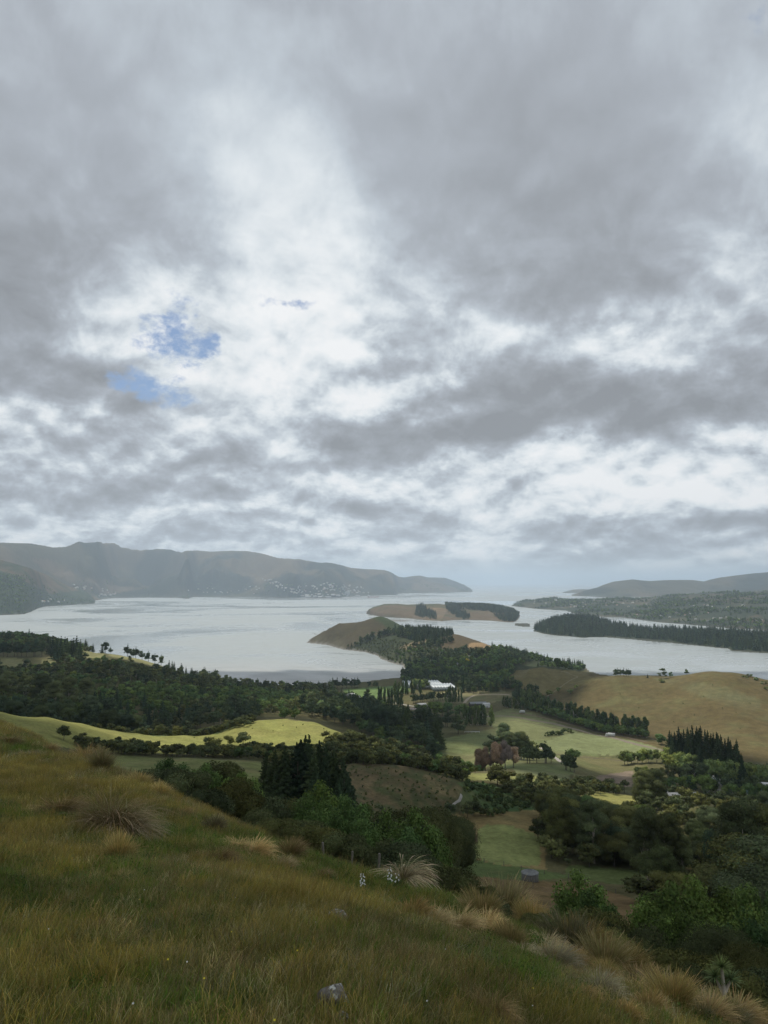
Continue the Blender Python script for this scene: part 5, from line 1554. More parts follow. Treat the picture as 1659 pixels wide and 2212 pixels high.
# diagonal row along the road
row([(1085, 1532), (1130, 1540), (1180, 1548)], [905, 880, 860], 'poplar_tree', 13, 16, 'poplar at the far end of the road-side row below the grazing hill', 'far end of the road-side row', 25, wide=1.5)
row([(1125, 1533), (1170, 1545), (1220, 1556), (1280, 1570), (1340, 1583), (1405, 1598)], [925, 880, 840, 800, 765, 735], 'poplar_tree', 17, 70, 'poplar in the long row along the road below the grazing hill', 'long poplar row along the road', 26, jit=.7, wide=1.8)
row([(1125, 1537), (1170, 1550), (1220, 1562), (1280, 1577), (1340, 1590), (1400, 1602)], [905, 860, 820, 780, 745, 720], 'broadleaf_tree', 10, 48, 'rounded tree in front of the long poplar row', 'rounded trees in front of the poplar row', 27, jit=.6)
row([(1180, 1595), (1205, 1590), (1235, 1582)], [710, 725, 745], 'gorse_shrub', 4, 12, 'hedge shrub between the two valley paddocks', 'hedge between the valley paddocks', 29, wide=1)
row([(1435, 1610), (1420, 1605)], [680, 690], 'broadleaf_tree', 9, 3, 'round bush at the end of the road-side row', 'bushes at the end of the road-side row', 30)
# dark conifer block and the willows around it
for t_ in range(26):
    f = t_ / 25.0
    px = 1447 + 155 * f + random.uniform(-3, 3)
    top = np.interp(px, [1447, 1480, 1520, 1560, 1590, 1605], [1585, 1574, 1578, 1590, 1605, 1640]) + random.uniform(-9, 8)
    topped('pine_tree', px, float(top), 560 - 70 * f + random.uniform(-4, 4), 'dark conifer in the solid block at the foot of the grazing hill', 'dark conifer block at the foot of the grazing hill', 0.8)
for t_ in range(11):
    f = t_ / 10.0
    topped('pine_tree', 1452 + 150 * f, float(np.interp(f, [0, 1], [1604, 1645])) + random.uniform(-10, 8), 545 - 70 * f, 'conifer in the front of the dark block', 'front of the dark conifer block', 0.8)
row([(1345, 1650), (1390, 1650), (1440, 1652)], [580, 580, 575], 'willow_tree', 10, 10, 'light green willow in the straight row before the conifer block', 'straight willow row', 31, hv=.1)
for (a, b, y0, y1, t0, t1, n) in [(1440, 1520, 560, 520, 1612, 1635, 8), (1450, 1500, 540, 520, 1622, 1632, 5), (1520, 1659, 500, 470, 1640, 1652, 11), (1372, 1400, 520, 520, 1655, 1658, 3)]:
    for t_ in range(n):
        f = (t_ + .5) / n
        topped('willow_tree', a + (b - a) * f, t0 + (t1 - t0) * f + random.uniform(-3, 3), y0 + (y1 - y0) * f, 'light green willow in front of the dark conifer block', 'willows in front of the conifer block', 1.0)
for (a, b, y0, y1, t0, t1, n, k_) in [(1385, 1520, 490, 460, 1662, 1650, 10, 'gum_tree'), (1400, 1540, 470, 440, 1680, 1665, 9, 'broadleaf_tree'), (1540, 1680, 450, 430, 1672, 1675, 10, 'cypress_tree'), (1560, 1680, 430, 410, 1690, 1690, 8, 'broadleaf_tree'),
                                      (1420, 1500, 400, 380, 1700, 1712, 6, 'bronze_tree'), (1520, 1600, 385, 370, 1700, 1712, 7, 'gum_tree'), (1370, 1430, 480, 470, 1672, 1680, 5, 'willow_tree')]:
    for t_ in range(n):
        f = (t_ + .5) / n
        topped(k_, a + (b - a) * f + random.uniform(-4, 4), t0 + (t1 - t0) * f + random.uniform(-4, 4), y0 + (y1 - y0) * f + random.uniform(-8, 8),
               {'gum_tree': 'dark gum in the wood below the willows', 'broadleaf_tree': 'dark green tree in the wood below the willows', 'cypress_tree': 'dark cypress in the wood at the right edge', 'bronze_tree': 'brownish tree above the knoll pasture',
                'willow_tree': 'green willow at the left end of the wood'}[k_], 'wood below the willows', 0.9 if k_ != 'bronze_tree' else 1.1)
wood([(1385, 1745), (1440, 1730), (1520, 1745), (1659, 1765), (1659, 1800), (1560, 1800), (1450, 1800), (1400, 1780)], 260, 420, [('kanuka_tree', 7, 3), ('gum_tree', 12, 1), ('broadleaf_tree', 8, 1)], 6.5, {'*': 'tree in the wooded gully right of the knoll pasture'}, 'gully wood right of the knoll', 1.4, seed=35)
# kanuka belt from the brown hillside to the knoll
wood([(1085, 1705), (1150, 1700), (1250, 1705), (1330, 1700), (1380, 1712), (1300, 1718), (1240, 1730), (1180, 1745), (1120, 1740), (1090, 1725)], 262, 420, [('kanuka_tree', 5.5, 5), ('broadleaf_tree', 6, 1)], 4.6, {'*': 'kanuka bush in the belt between the lit strip and the mown paddock'},
     'kanuka belt above the mown paddock', 1.5, seed=36)
single('kanuka_tree', 1075, 1706, 42, 'largest round dark kanuka above the green scrub slope', Y=310, force=True, wide=1.3)
single('kanuka_tree', 1096, 1716, 36, 'second large round kanuka beside the largest one', Y=305, force=True, wide=1.3)
wood([(1000, 1690), (1060, 1700), (1130, 1722), (1150, 1750), (1060, 1765), (1000, 1745)], 225, 300, [('gorse_shrub', 1.7, 4), ('kanuka_tree', 2.5, .4)], 3.4, {'*': 'low green scrub bush on the slope right of the brown hillside'}, 'green scrub slope', 1.0, seed=37)
wood([(740, 1650), (960, 1675), (995, 1720), (980, 1750), (900, 1770), (760, 1740)], 205, 272, [('gorse_shrub', 0.55, 1)], 2.4, {'*': 'low tussocky bush on the brown hillside'}, 'low bushes on the brown hillside', 0.7, hv=.5, seed=38, patch=(14, -0.15))
for (px, py, hp, lb) in [(972, 1765, 30, 'dark round kanuka at the lower end of the white track'), (1010, 1768, 30, 'dark kanuka right of the white track end'), (1022, 1762, 34, 'taller dark kanuka behind the track end'), (1050, 1762, 16, 'small round bush at the top of the mown paddock'), (1038, 1762, 18, 'narrow bush at the top of the mown paddock')]:
    single('kanuka_tree', px, py, hp, lb, force=True, wide=1.1)
wood([(930, 1755), (960, 1750), (990, 1765), (965, 1790), (950, 1800), (930, 1790)], 190, 265, [('kanuka_tree', 5, 1)], 4.5, {'*': 'dark bush at the gully head left of the mown paddock'}, 'gully head bushes', 1.3, seed=39)
single('kanuka_tree', 1370, 1768, 24, 'dark clipped bush under the knoll pasture', Y=305, force=True, wide=1.2)
row([(1345, 1770), (1400, 1778)], [300, 295], 'kanuka_tree', 6, 6, 'dark hedge bush below the knoll pasture', 'hedge below the knoll pasture', 33)
# peninsula
PN = {'*': 'dark tree on the wooded peninsula', 'pine_tree': 'pine of the plantation on the peninsula', 'broadleaf_tree': 'broadleaf tree on the wooded peninsula'}
GP = 'trees of the wooded peninsula'
wood([(870, 1474), (868, 1450), (900, 1430), (960, 1420), (1000, 1408), (1040, 1408), (1062, 1402), (1110, 1412), (1160, 1430), (1110, 1440), (1105, 1470), (1130, 1500), (1120, 1512), (1060, 1500), (990, 1496), (985, 1480), (930, 1476)],
     1010, 1640, [('pine_tree', 14, 1.3), ('cypress_tree', 13, 1.5), ('broadleaf_tree', 10, 3), ('gum_tree', 13, .8)], 9.0, PN, GP, 1.4, seed=41)
wood([(820, 1432), (880, 1400), (950, 1400), (1000, 1412), (900, 1430), (880, 1440)], 1450, 1800, [('broadleaf_tree', 8, 3), ('kanuka_tree', 6, 2), ('cypress_tree', 11, 1), ('pine_tree', 11, .6)], 9, PN, GP, 1.5, seed=42)
wood([(748, 1400), (800, 1378), (850, 1362), (880, 1360), (940, 1358), (985, 1362), (975, 1374), (900, 1388), (880, 1380), (845, 1372), (800, 1384), (752, 1403)], 1640, 2180, [('pine_tree', 15, 1), ('cypress_tree', 14, 1)], 8.5, PN, GP, 1.7, seed=43)
wood([(745, 1404), (800, 1380), (850, 1384), (900, 1396), (830, 1420), (815, 1418), (790, 1408)], 1600, 2050, [('broadleaf_tree', 4, 2), ('kanuka_tree', 4, 3)], 9, PN, GP, 1.3, seed=48)
wood([(830, 1416), (900, 1395), (970, 1380), (980, 1388), (930, 1402), (850, 1418)], 1520, 1900, [('pine_tree', 13, 1), ('cypress_tree', 13, 1), ('broadleaf_tree', 9, 1)], 9, PN, GP, 1.6, seed=44)
wood([(1060, 1388), (1130, 1400), (1200, 1420), (1258, 1438), (1250, 1450), (1170, 1432), (1080, 1404)], 1350, 1800, [('pine_tree', 13, 1), ('broadleaf_tree', 11, 1)], 9.5, PN, GP, 1.5, seed=45)
wood([(1100, 1500), (1160, 1500), (1165, 1520), (1120, 1525)], 900, 1080, [('pine_tree', 15, 1), ('cypress_tree', 13, 1)], 9, PN, 'trees at the foot of the grazing hill', 1.4, seed=46)
wood([(1160, 1440), (1258, 1440), (1262, 1450), (1230, 1448)], 1150, 1500, [('broadleaf_tree', 13, 1), ('pine_tree', 13, 1)], 9, PN, GP, 1.4, seed=47)
single('pine_tree', 1063, 1390, 14, 'lone pine sticking up from the peninsula skyline', Y=1560, force=True)
# on the grazing hill
row([(1325, 1458), (1362, 1458)], [1015, 1012], 'cypress_tree', 11, 6, 'dark flat-topped macrocarpa in the clump on the grazing hill skyline', 'macrocarpa clump on the grazing hill skyline', 34, jit=.2, hv=.06, wide=1.3)
for (px, hp, lb, k_) in [(1399, 8, 'small pointed tree on the grazing hill skyline left of the open-crowned gum', 'pine_tree'), (1432, 22, 'open-crowned gum on the grazing hill skyline', 'gum_tree'), (1449, 12, 'small tree right of the open-crowned gum', 'broadleaf_tree'), (1484, 12, 'low spreading tree on the skyline left of the hill top', 'broadleaf_tree')]:
    single(k_, px, 1462, hp, lb, Y=1000, force=True, wide=1.3)
for (px, py, hp) in [(1187, 1505, 14), (1207, 1495, 10), (1232, 1500, 12), (1245, 1490, 10), (1160, 1520, 14), (1172, 1516, 12)]:
    single('willow_tree', px, py, hp, 'pale round bush in the fold below the grazing hill', group='pale bushes in the hill fold', wide=1.3)
for (px, py) in [(1620, 1462), (1635, 1470), (1650, 1478), (1655, 1490), (1610, 1466), (1430, 1474)]:
    single('gorse_shrub', px, py, 6, 'dark scrub patch near the top of the grazing hill', group='scrub on the grazing hill', wide=2)
single('pine_tree', 1657, 1660, 34, 'dark conifer cut by the right edge at the foot of the grazing hill', Y=520, force=True)

# ---- turn the list into objects: the largest 290 of a kind singly, the rest of the distance as one mass
spread_labels()
bykind = {}
for p in PLANTS:
    bykind.setdefault(p['kind'], []).append(p)
STUFF = {}
empty_n = 0
for kind, L in bykind.items():
    L.sort(key=lambda p: -p['app'])
    for i, p in enumerate(L):
        h0 = SPEC[kind]['h']
        sc_ = p['h'] / h0
        rng = random.Random(int(p['x'] * 7 + p['y'] * 13))
        rz = rng.uniform(0, 6.28)
        if i < 290:
            real = p['real']
            if real > 52:
                var = rng.randrange(NVAR[0])
                near_ = real > 190 and kind == 'kanuka_tree'
                tm, cm = lib(kind, 3, 0, True) if near_ else lib(kind, 0, var, True) if kind != 'gorse_shrub' else (None, lib(kind, 0, var))
                r_ = obj(kind, None, loc=(p['x'], p['y'], p['z']), rot=(0, 0, rz), scale=(sc_ * p['wide'], sc_ * p['wide'], sc_))
                obj('trunk', tm, r_)
                obj('crown', cm, r_)
            else:
                lod = 1 if real > 11 else 2
                r_ = obj(kind, lib(kind, lod, rng.randrange(NVAR[lod])), loc=(p['x'], p['y'], p['z']), rot=(0, 0, rz), scale=(sc_ * p['wide'], sc_ * p['wide'], sc_))
            r_['label'] = p['label']
            r_['category'] = 'shrub' if kind == 'gorse_shrub' else 'tree'
            if p['group']:
                r_['group'] = p['group']
        else:
            STUFF.setdefault(kind, []).append((p['x'], p['y'], p['z'], sc_, rz))


def scatter(name, forms, pts, label, cat=None, tilt=False):
    """one object of kind stuff: instances of the given meshes on points (x, y, z, scale, rz)"""
    coll = bpy.data.collections.new(name + '_forms')
    for m_ in forms:
        coll.objects.link(bpy.data.objects.new(name + '_form', m_))
    P3 = np.array([p[:3] for p in pts], dtype=np.float32)
    me = bpy.data.meshes.new(name)
    me.vertices.add(len(P3))
    me.vertices.foreach_set('co', P3.ravel())
    a = me.attributes.new('size', 'FLOAT', 'POINT')
    a.data.foreach_set('value', np.array([p[3] for p in pts], dtype=np.float32))
    a = me.attributes.new('turn', 'FLOAT_VECTOR', 'POINT')
    R = np.zeros((len(P3), 3), dtype=np.float32)
    R[:, 2] = [p[4] for p in pts]
    if tilt:
        R[:, 0] = RS.normal(0, 0.12, len(P3))
        R[:, 1] = RS.normal(0, 0.12, len(P3))
    a.data.foreach_set('vector', R.ravel())
    a = me.attributes.new('form', 'INT', 'POINT')
    idx = np.array([p[5] for p in pts], dtype=np.int32) if len(pts[0]) > 5 else RS.randint(0, len(forms), len(P3)).astype(np.int32)
    a.data.foreach_set('value', idx)
    o = obj(name, me, kind='stuff', label=label)
    ng = bpy.data.node_groups.new(name, 'GeometryNodeTree')
    ng.interface.new_socket('Geometry', in_out='INPUT', socket_type='NodeSocketGeometry')
    ng.interface.new_socket('Geometry', in_out='OUTPUT', socket_type='NodeSocketGeometry')
    N, Lk = ng.nodes, ng.links
    gi, go = N.new('NodeGroupInput'), N.new('NodeGroupOutput')
    ip = N.new('GeometryNodeInstanceOnPoints')
    ci = N.new('GeometryNodeCollectionInfo')
    ci.inputs['Collection'].default_value = coll
    ci.inputs['Separate Children'].default_value = True
    ci.inputs['Reset Children'].default_value = True

    def at(nm, ty):
        n = N.new('GeometryNodeInputNamedAttribute')
        n.data_type = ty
        n.inputs['Name'].default_value = nm
        return n.outputs['Attribute']
    Lk.new(gi.outputs[0], ip.inputs['Points'])
    Lk.new(ci.outputs[0], ip.inputs['Instance'])
    ip.inputs['Pick Instance'].default_value = True
    Lk.new(at('form', 'INT'), ip.inputs['Instance Index'])
    Lk.new(at('turn', 'FLOAT_VECTOR'), ip.inputs['Rotation'])
    Lk.new(at('size', 'FLOAT'), ip.inputs['Scale'])
    Lk.new(ip.outputs[0], go.inputs[0])
    md = o.modifiers.new('scatter', 'NODES')
    md.node_group = ng
    return o


for kind, pts in STUFF.items():
    scatter({'kanuka_tree': 'kanuka_scrub', 'broadleaf_tree': 'broadleaf_wood', 'pine_tree': 'pine_wood', 'cypress_tree': 'cypress_wood', 'gum_tree': 'gum_wood', 'willow_tree': 'willow_wood', 'poplar_tree': 'poplar_wood',
             'gorse_shrub': 'gorse_scrub', 'bronze_tree': 'bronze_wood'}[kind], [lib(kind, 2, v) for v in range(3)] + [lib(kind, 1, v) for v in range(2)], pts, 'distant mass of small trees on the valley sides')

# woods on the islands and far shores: seen only as masses
def far_wood(pol, name, poly, spacing, hgt, label, kinds=('pine_tree',), patch=None, seed=1, zmin=2.0, wide=1.0):
    rng = np.random.RandomState(seed)
    us = [pix(p[0], 1300)[0] for p in poly]
    pts = []
    Y0, Y1 = pol.Y[0], pol.Y[-1]
    u0, u1 = max(min(us), pol.u[0]), min(max(us), pol.u[-1])
    n = int(0.5 * (u1 - u0) * (Y1 ** 2 - Y0 ** 2) / spacing ** 2)
    yy = np.sqrt(rng.uniform(Y0 ** 2, Y1 ** 2, n))
    xx = rng.uniform(u0, u1, n) * yy
    zz = pol.z(xx, yy)
    gx, gy = topix(xx, yy, zz)
    ok = inpoly(gx, gy, poly) & (zz > zmin)
    if patch:
        ok &= fbm(xx / patch[0] + seed, yy / patch[0], 4) > patch[1]
    i = pol.iu(xx / yy).astype(int)
    j = pol.iv(yy).astype(int)
    ok &= pol.run[i, np.maximum(j - 1, 0)] > (H - zz - hgt * 1.4) / yy - 1e-4
    forms = [lib(k_, 2, v) for k_ in kinds for v in range(3)]
    hs = [SPEC[k_]['h'] for k_ in kinds for v in range(3)]
    for q in np.nonzero(ok)[0]:
        f = rng.randint(len(forms))
        pts.append((xx[q], yy[q], zz[q] - 0.5, hgt / hs[f] * (rng.uniform(.45, 1.0) if rng.rand() < .75 else rng.uniform(1.15, 1.75)), rng.uniform(0, 6.28), f))
    if pts:
        scatter(name, forms, pts, label)
    return len(pts)


nf = [far_wood(DARKP, 'pine_plantation', [(1100, 1300), (2000, 1300), (2000, 1460), (1100, 1395)], 9.5, 14, 'dense dark pine wood covering the long point on the right', patch=(90, -0.75), seed=2),
      far_wood(QUAIL, 'island_wood', [(900, 1312), (912, 1308), (925, 1318), (940, 1322), (945, 1338), (920, 1336), (896, 1330)], 9, 12, 'dark tree clump on the brown island', seed=3),
      far_wood(QUAIL, 'island_wood', [(960, 1300), (1130, 1300), (1130, 1342), (1100, 1345), (1090, 1325), (1050, 1320), (1000, 1316), (965, 1316)], 9, 13, 'dark wood on the right half of the brown island', seed=4, kinds=('pine_tree', 'cypress_tree')),
      far_wood(QUAIL, 'island_wood', [(965, 1310), (985, 1312), (1015, 1330), (1012, 1342), (990, 1335), (970, 1322)], 9, 12, 'dark strip of trees down the island slope', seed=5),
      far_wood(QUAIL, 'island_wood', [(1060, 1322), (1125, 1325), (1118, 1343), (1085, 1343)], 10, 12, 'dark trees at the right end of the island', seed=6),
      far_wood(ISLET, 'islet_bush', [(1100, 1340), (1150, 1340), (1150, 1360), (1100, 1360)], 7, 6, 'low bush on the small islet', kinds=('broadleaf_tree',), seed=7, zmin=1),
      far_wood(LEFTM, 'headland_bush', [(-100, 1225), (60, 1245), (130, 1285), (206, 1300), (206, 1310), (80, 1318), (60, 1332), (-100, 1335)], 14, 9, 'dark bush covering the left headland', kinds=('broadleaf_tree', 'pine_tree'), patch=(200, -0.45), seed=8),
      far_wood(MIDR, 'shore_wood', [(1104, 1280), (1900, 1240), (1900, 1380), (1104, 1330)], 17, 11, 'trees between the houses of the settled shore', kinds=('broadleaf_tree', 'pine_tree'), patch=(170, 0.0), seed=9),
      far_wood(FARM, 'far_shore_wood', [(150, 1255), (500, 1262), (1021, 1262), (1021, 1296), (150, 1300)], 30, 14, 'dark trees along the far shore', kinds=('broadleaf_tree', 'pine_tree'), patch=(260, 0.12), seed=10)]
print('plants', len(PLANTS), {k_: len(v) for k_, v in bykind.items()}, 'far', nf, 'stuff', {k_: len(v) for k_, v in STUFF.items()})

# ------------------------------------------------------------------ roads, tracks and farm buildings
def ribbon(name, path, width, color, kind='structure', lift=0.12, pol=None, n=60, **props):
    pol = pol or LAND
    W = [pol.hit(*p) for p in path]
    W = np.array([w[:2] for w in W if w])
    L = np.concatenate([[0], np.cumsum(np.hypot(*(W[1:] - W[:-1]).T))])
    d = np.linspace(0, L[-1], n)
    x, y = np.interp(d, L, W[:, 0]), np.interp(d, L, W[:, 1])
    ker = np.ones(5) / 5
    x = np.convolve(np.pad(x, 2, mode='edge'), ker, 'valid')
    y = np.convolve(np.pad(y, 2, mode='edge'), ker, 'valid')
    tx, ty = np.gradient(x), np.gradient(y)
    nn = np.hypot(tx, ty) + 1e-9
    V = []
    for k_ in range(5):
        o = (k_ / 4 - 0.5) * width
        X, Y = x - ty / nn * o, y + tx / nn * o
        V.append(np.stack([X, Y, pol.z(X, Y) + lift - (0.1 if k_ in (0, 4) else 0)], 1))
    V = np.stack(V, 1).reshape(-1, 3)
    I = np.arange(n * 5).reshape(n, 5)
    F = np.stack([I[:-1, :-1], I[:-1, 1:], I[1:, 1:], I[1:, :-1]], -1).reshape(-1, 4)
    m_ = plain(name + '_surface', color, 0.95, 0.6, 0.25)
    return obj(name, mesh_np(name, V, F, [m_], smooth=True), kind=kind, **props)


ribbon('road', [(1030, 1548), (1080, 1546), (1110, 1548), (1150, 1556), (1194, 1562), (1250, 1577), (1315, 1592), (1360, 1604), (1418, 1618), (1440, 1622)], 6.0, (0.19, 0.155, 0.12))
ribbon('road_verge_track', [(1100, 1540), (1170, 1549), (1250, 1569), (1330, 1588), (1400, 1603)], 5.0, (0.15, 0.11, 0.07))
ribbon('farm_drive', [(1160, 1612), (1180, 1622), (1196, 1634), (1215, 1648)], 3.2, (0.33, 0.30, 0.26))
ribbon('gravel_track', [(997, 1716), (996, 1722), (992, 1731), (978, 1739), (964, 1747)], 0.7, (0.30, 0.28, 0.25))
ribbon('valley_track', [(1003, 1519), (1012, 1508), (1024, 1502), (1060, 1500), (1104, 1502)], 4.0, (0.33, 0.28, 0.22))
ribbon('shore_road', [(738, 1503), (770, 1509), (800, 1513), (850, 1518), (900, 1527)], 5.0, (0.30, 0.28, 0.25))
ribbon('yard', [(882, 1531), (925, 1530), (935, 1529)], 16.0, (0.30, 0.25, 0.22))
ribbon('paddock_ditch', [(1100, 1556), (1150, 1562), (1200, 1572), (1235, 1580)], 2.0, (0.09, 0.075, 0.045))
ribbon('creek_bed', [(1170, 1625), (1230, 1632), (1300, 1638), (1390, 1646)], 3.0, (0.10, 0.085, 0.05))
ribbon('stock_track', [(1210, 1450), (1250, 1462), (1180, 1505)], 2.0, (0.20, 0.17, 0.10))


def box(P_, x0, x1, y0, y1, z0, z1, m=0):
    V = [(x, y, z) for z in (z0, z1) for (x, y) in ((x0, y0), (x1, y0), (x1, y1), (x0, y1))]
    P_.add(V, np.array([(3, 2, 1, 0), (4, 5, 6, 7), (0, 1, 5, 4), (1, 2, 6, 5), (2, 3, 7, 6), (3, 0, 4, 7)]), (0.5, 0.5, 0.5), m)


def gable(P_, x0, x1, y0, y1, z0, z1, m=0, over=0.3):
    """two roof slopes with a little thickness, ridge along x"""
    x0 -= over; x1 += over; y0 -= over; y1 += over
    ym = (y0 + y1) / 2
    for (ya, s) in ((y0, 1), (y1, -1)):
        V = [(x0, ya, z0), (x1, ya, z0), (x1, ym, z1), (x0, ym, z1), (x0, ya, z0 + .15), (x1, ya, z0 + .15), (x1, ym, z1 + .15), (x0, ym, z1 + .15)]
        P_.add(V, np.array([(0, 3, 2, 1), (4, 5, 6, 7), (0, 1, 5, 4), (1, 2, 6, 5), (2, 3, 7, 6), (3, 0, 4, 7)]), (0.5, 0.5, 0.5), m)


M_WHITE = plain('white_paint', (0.60, 0.60, 0.58), 0.6, 0.3, 0.08)
M_CREAM = plain('cream_wall', (0.52, 0.49, 0.42), 0.8, 0.3, 0.1)
M_IRON = plain('grey_iron', (0.22, 0.23, 0.235), 0.5, 0.5, 0.15)
M_RED = plain('red_iron', (0.28, 0.09, 0.07), 0.6, 0.5, 0.15)
M_GREENI = plain('green_iron', (0.10, 0.17, 0.14), 0.55, 0.5, 0.15)
M_DARKW = plain('dark_timber', (0.06, 0.05, 0.045), 0.85, 2.0, 0.3)
M_GLASSD = plain('window_glass', (0.03, 0.04, 0.05), 0.15)
M_GHR = plain('glasshouse_cover', (0.36, 0.40, 0.42), 0.3, 0.2, 0.06)


def house(kind, px, py, w, d, h, roof_h, wall, roof, label, cat, rz=0.0, Y=None, windows=3, pol=None, chim=True):
    pol = pol or LAND
    if Y is None:
        x, y, z = pol.hit(px, py)
    else:
        x, y = pix(px, py)[0] * Y, Y
        z = float(pol.z(np.array(x), np.array(y)))
    r_ = obj(kind, None, loc=(x, y, z - 0.2), rot=(0, 0, rz), label=label, category=cat)
    a = Parts()
    box(a, -w / 2, w / 2, -d / 2, d / 2, -1.5, h)
    V = [(-w / 2, -d / 2, h), (-w / 2, d / 2, h), (-w / 2, 0, h + roof_h - .05), (w / 2, -d / 2, h), (w / 2, d / 2, h), (w / 2, 0, h + roof_h - .05)]
    a.add(V, np.array([(0, 2, 1), (3, 4, 5)]), (0.5,) * 3)
    obj('wall', a.mesh('wall', [wall]), r_)
    a = Parts()
    gable(a, -w / 2, w / 2, -d / 2, d / 2, h, h + roof_h, 0)
    ro = obj('roof', a.mesh('roof', [roof]), r_)
    if chim:
        a = Parts()
        box(a, w * .2, w * .2 + .7, -.35, .35, h + roof_h * .5, h + roof_h + .8)
        obj('chimney', a.mesh('chimney', [M_CREAM]), ro)
    a = Parts()
    box(a, -.6, .6, -.04, .04, 0, 1.3)
    wm = a.mesh('window', [M_GLASSD])
    for i in range(windows):
        obj('window', wm, r_, loc=(-w / 2 + w * (i + .5) / windows, -d / 2 - .05, h * .42))
    a = Parts()
    box(a, -.5, .5, -.04, .04, 0, 2.0)
    obj('door', a.mesh('door', [M_DARKW]), r_, loc=(w * (.5 - 1 / max(windows, 1)) if windows else 0, -d / 2 - .07, 0.1))
    return r_


house('farm_shed', 1050, 1528, 8, 7, 4.2, 1.2, M_WHITE, M_WHITE, 'small bright white shed beside the dark barn on the valley flat', 'shed', 0.2, windows=0, chim=False)
house('barn', 1032, 1526, 20, 9, 3.6, 2.0, M_DARKW, M_IRON, 'long dark barn left of the bright white shed', 'barn', 0.15, windows=2, chim=False)
house('farm_shed', 911, 1527, 10, 7, 3.2, 1.4, M_CREAM, M_WHITE, 'left of the two pale roofs by the yard below the glasshouses', 'shed', 0.3, chim=False)
house('farm_shed', 924, 1531, 9, 6, 3.0, 1.3, M_CREAM, M_IRON, 'right of the two pale roofs by the yard below the glasshouses', 'shed', -0.2, chim=False)
house('farmhouse', 897, 1560, 13, 8, 3.2, 2.0, M_CREAM, M_RED, 'farmhouse with a rusty red roof left of the homestead tree belt', 'house', 0.25, Y=805)
house('horticulture_shed', 742, 1506, 30, 16, 3.4, 1.8, M_IRON, M_IRON, 'wide grey shed left of the green shore paddock', 'shed', -0.3, windows=0, chim=False)
house('horticulture_shed', 758, 1509, 22, 12, 3.2, 1.6, M_IRON, M_IRON, 'smaller grey shed below the green shore paddock', 'shed', -0.3, windows=0, chim=False)
house('farm_shed', 758, 1509.5, 9, 6, 3, 1.2, M_WHITE, M_WHITE, 'tiny white shed among the round trees of the shore paddock', 'shed', 0.3, Y=1025, windows=0, chim=False)
house('hill_house', 1015, 1430, 13, 9, 4.0, 2.0, M_WHITE, M_IRON, 'white gabled house on the wooded side of the peninsula', 'house', 0.5, Y=1370)
house('hill_house', 996, 1440, 14, 8, 3.2, 1.6, M_CREAM, M_IRON, 'grey-roofed house below the golden patch on the peninsula', 'house', -0.2, Y=1330)
house('farmhouse', 1544, 1716, 9, 8, 5.2, 4.2, M_CREAM, M_IRON, 'steep gabled grey house among the trees at right', 'house', 1.3, Y=452)
house('farmhouse', 1556, 1718, 9, 8, 4.6, 3.8, M_CREAM, M_IRON, 'second steep gable beside the grey gabled house', 'house', 1.0, Y=448)
house('large_hall', 1644, 1740, 15, 11, 4.4, 2.6, M_WHITE, M_GREENI, 'white building with a green roof cut by the right edge', 'building', -0.25, Y=420, windows=5)
house('large_hall', 1663, 1738, 12, 8, 5.6, 1.6, M_WHITE, M_WHITE, 'pale annex behind the green-roofed building at the right edge', 'building', -0.25, Y=432)
house('long_shed', 1605, 1728, 24, 7, 3.4, 1.4, M_CREAM, M_IRON, 'long grey roof left of the green-roofed building', 'shed', -0.1, Y=455, windows=4, chim=False)
house('cottage', 1428, 1768, 8, 6, 3.4, 2.0, M_CREAM, M_IRON, 'small roof peeping out above the middle gum crowns', 'house', 0.4, Y=330, windows=2)
house('cottage', 1474, 1772, 12, 7, 3.2, 1.6, M_CREAM, M_IRON, 'low roof in the trees above the golden field', 'house', 0.1, Y=318, windows=3)
house('farm_shed', 1322, 1727, 0.01, 0.01, 0.01, 0.01, M_IRON, M_IRON, '', '', windows=0, chim=False) if False else None

# glasshouses: many glazed spans side by side
def glasshouse(px, py, w, d, spans, label, rz):
    x, y, z = LAND.hit(px, py)
    r_ = obj('glasshouse', None, loc=(x, y, z + 0.2), rot=(0, 0, rz), label=label, category='glasshouse')
    sw = w / spans
    a = Parts()
    V = [(0, 0, 4.0), (sw / 2, 0, 5.4), (sw, 0, 4.0), (0, d, 4.0), (sw / 2, d, 5.4), (sw, d, 4.0), (0, 0, 3.85), (sw, 0, 3.85), (0, d, 3.85), (sw, d, 3.85)]
    a.add(V, np.array([(0, 1, 4, 3), (1, 2, 5, 4), (0, 6, 7, 2), (3, 5, 9, 8)]), (.5,) * 3)
    a.add([(0, 0, 3.9), (sw, 0, 3.9), (sw / 2, 0, 5.4)], np.array([(0, 1, 2)]), (.5,) * 3)
    sp = a.mesh('roof_span', [M_GHR])
    gt = Parts()
    box(gt, -.22, .22, 0, d, 3.86, 4.12)
    gm = gt.mesh('gutter', [M_IRON])
    pl = Parts()
    box(pl, -sw / 2 + .06, sw / 2 - .06, -.03, .03, 0.1, 3.8)
    pm = pl.mesh('wall_pane', [plain('wall_pane', (0.34, 0.38, 0.38), 0.3)])
    for i in range(spans):
        obj('roof_span', sp, r_, loc=(-w / 2 + i * sw, 0, 0))
        obj('gutter', gm, r_, loc=(-w / 2 + i * sw, -.02, 0))
        obj('wall_pane', pm, r_, loc=(-w / 2 + (i + .5) * sw, 0, 0))
    sd = Parts()
    box(sd, -w / 2 - .1, -w / 2, 0, d, 0, 4)
    box(sd, w / 2, w / 2 + .1, 0, d, 0, 4)
    obj('side_wall', sd.mesh('side_wall', [M_GHR]), r_)


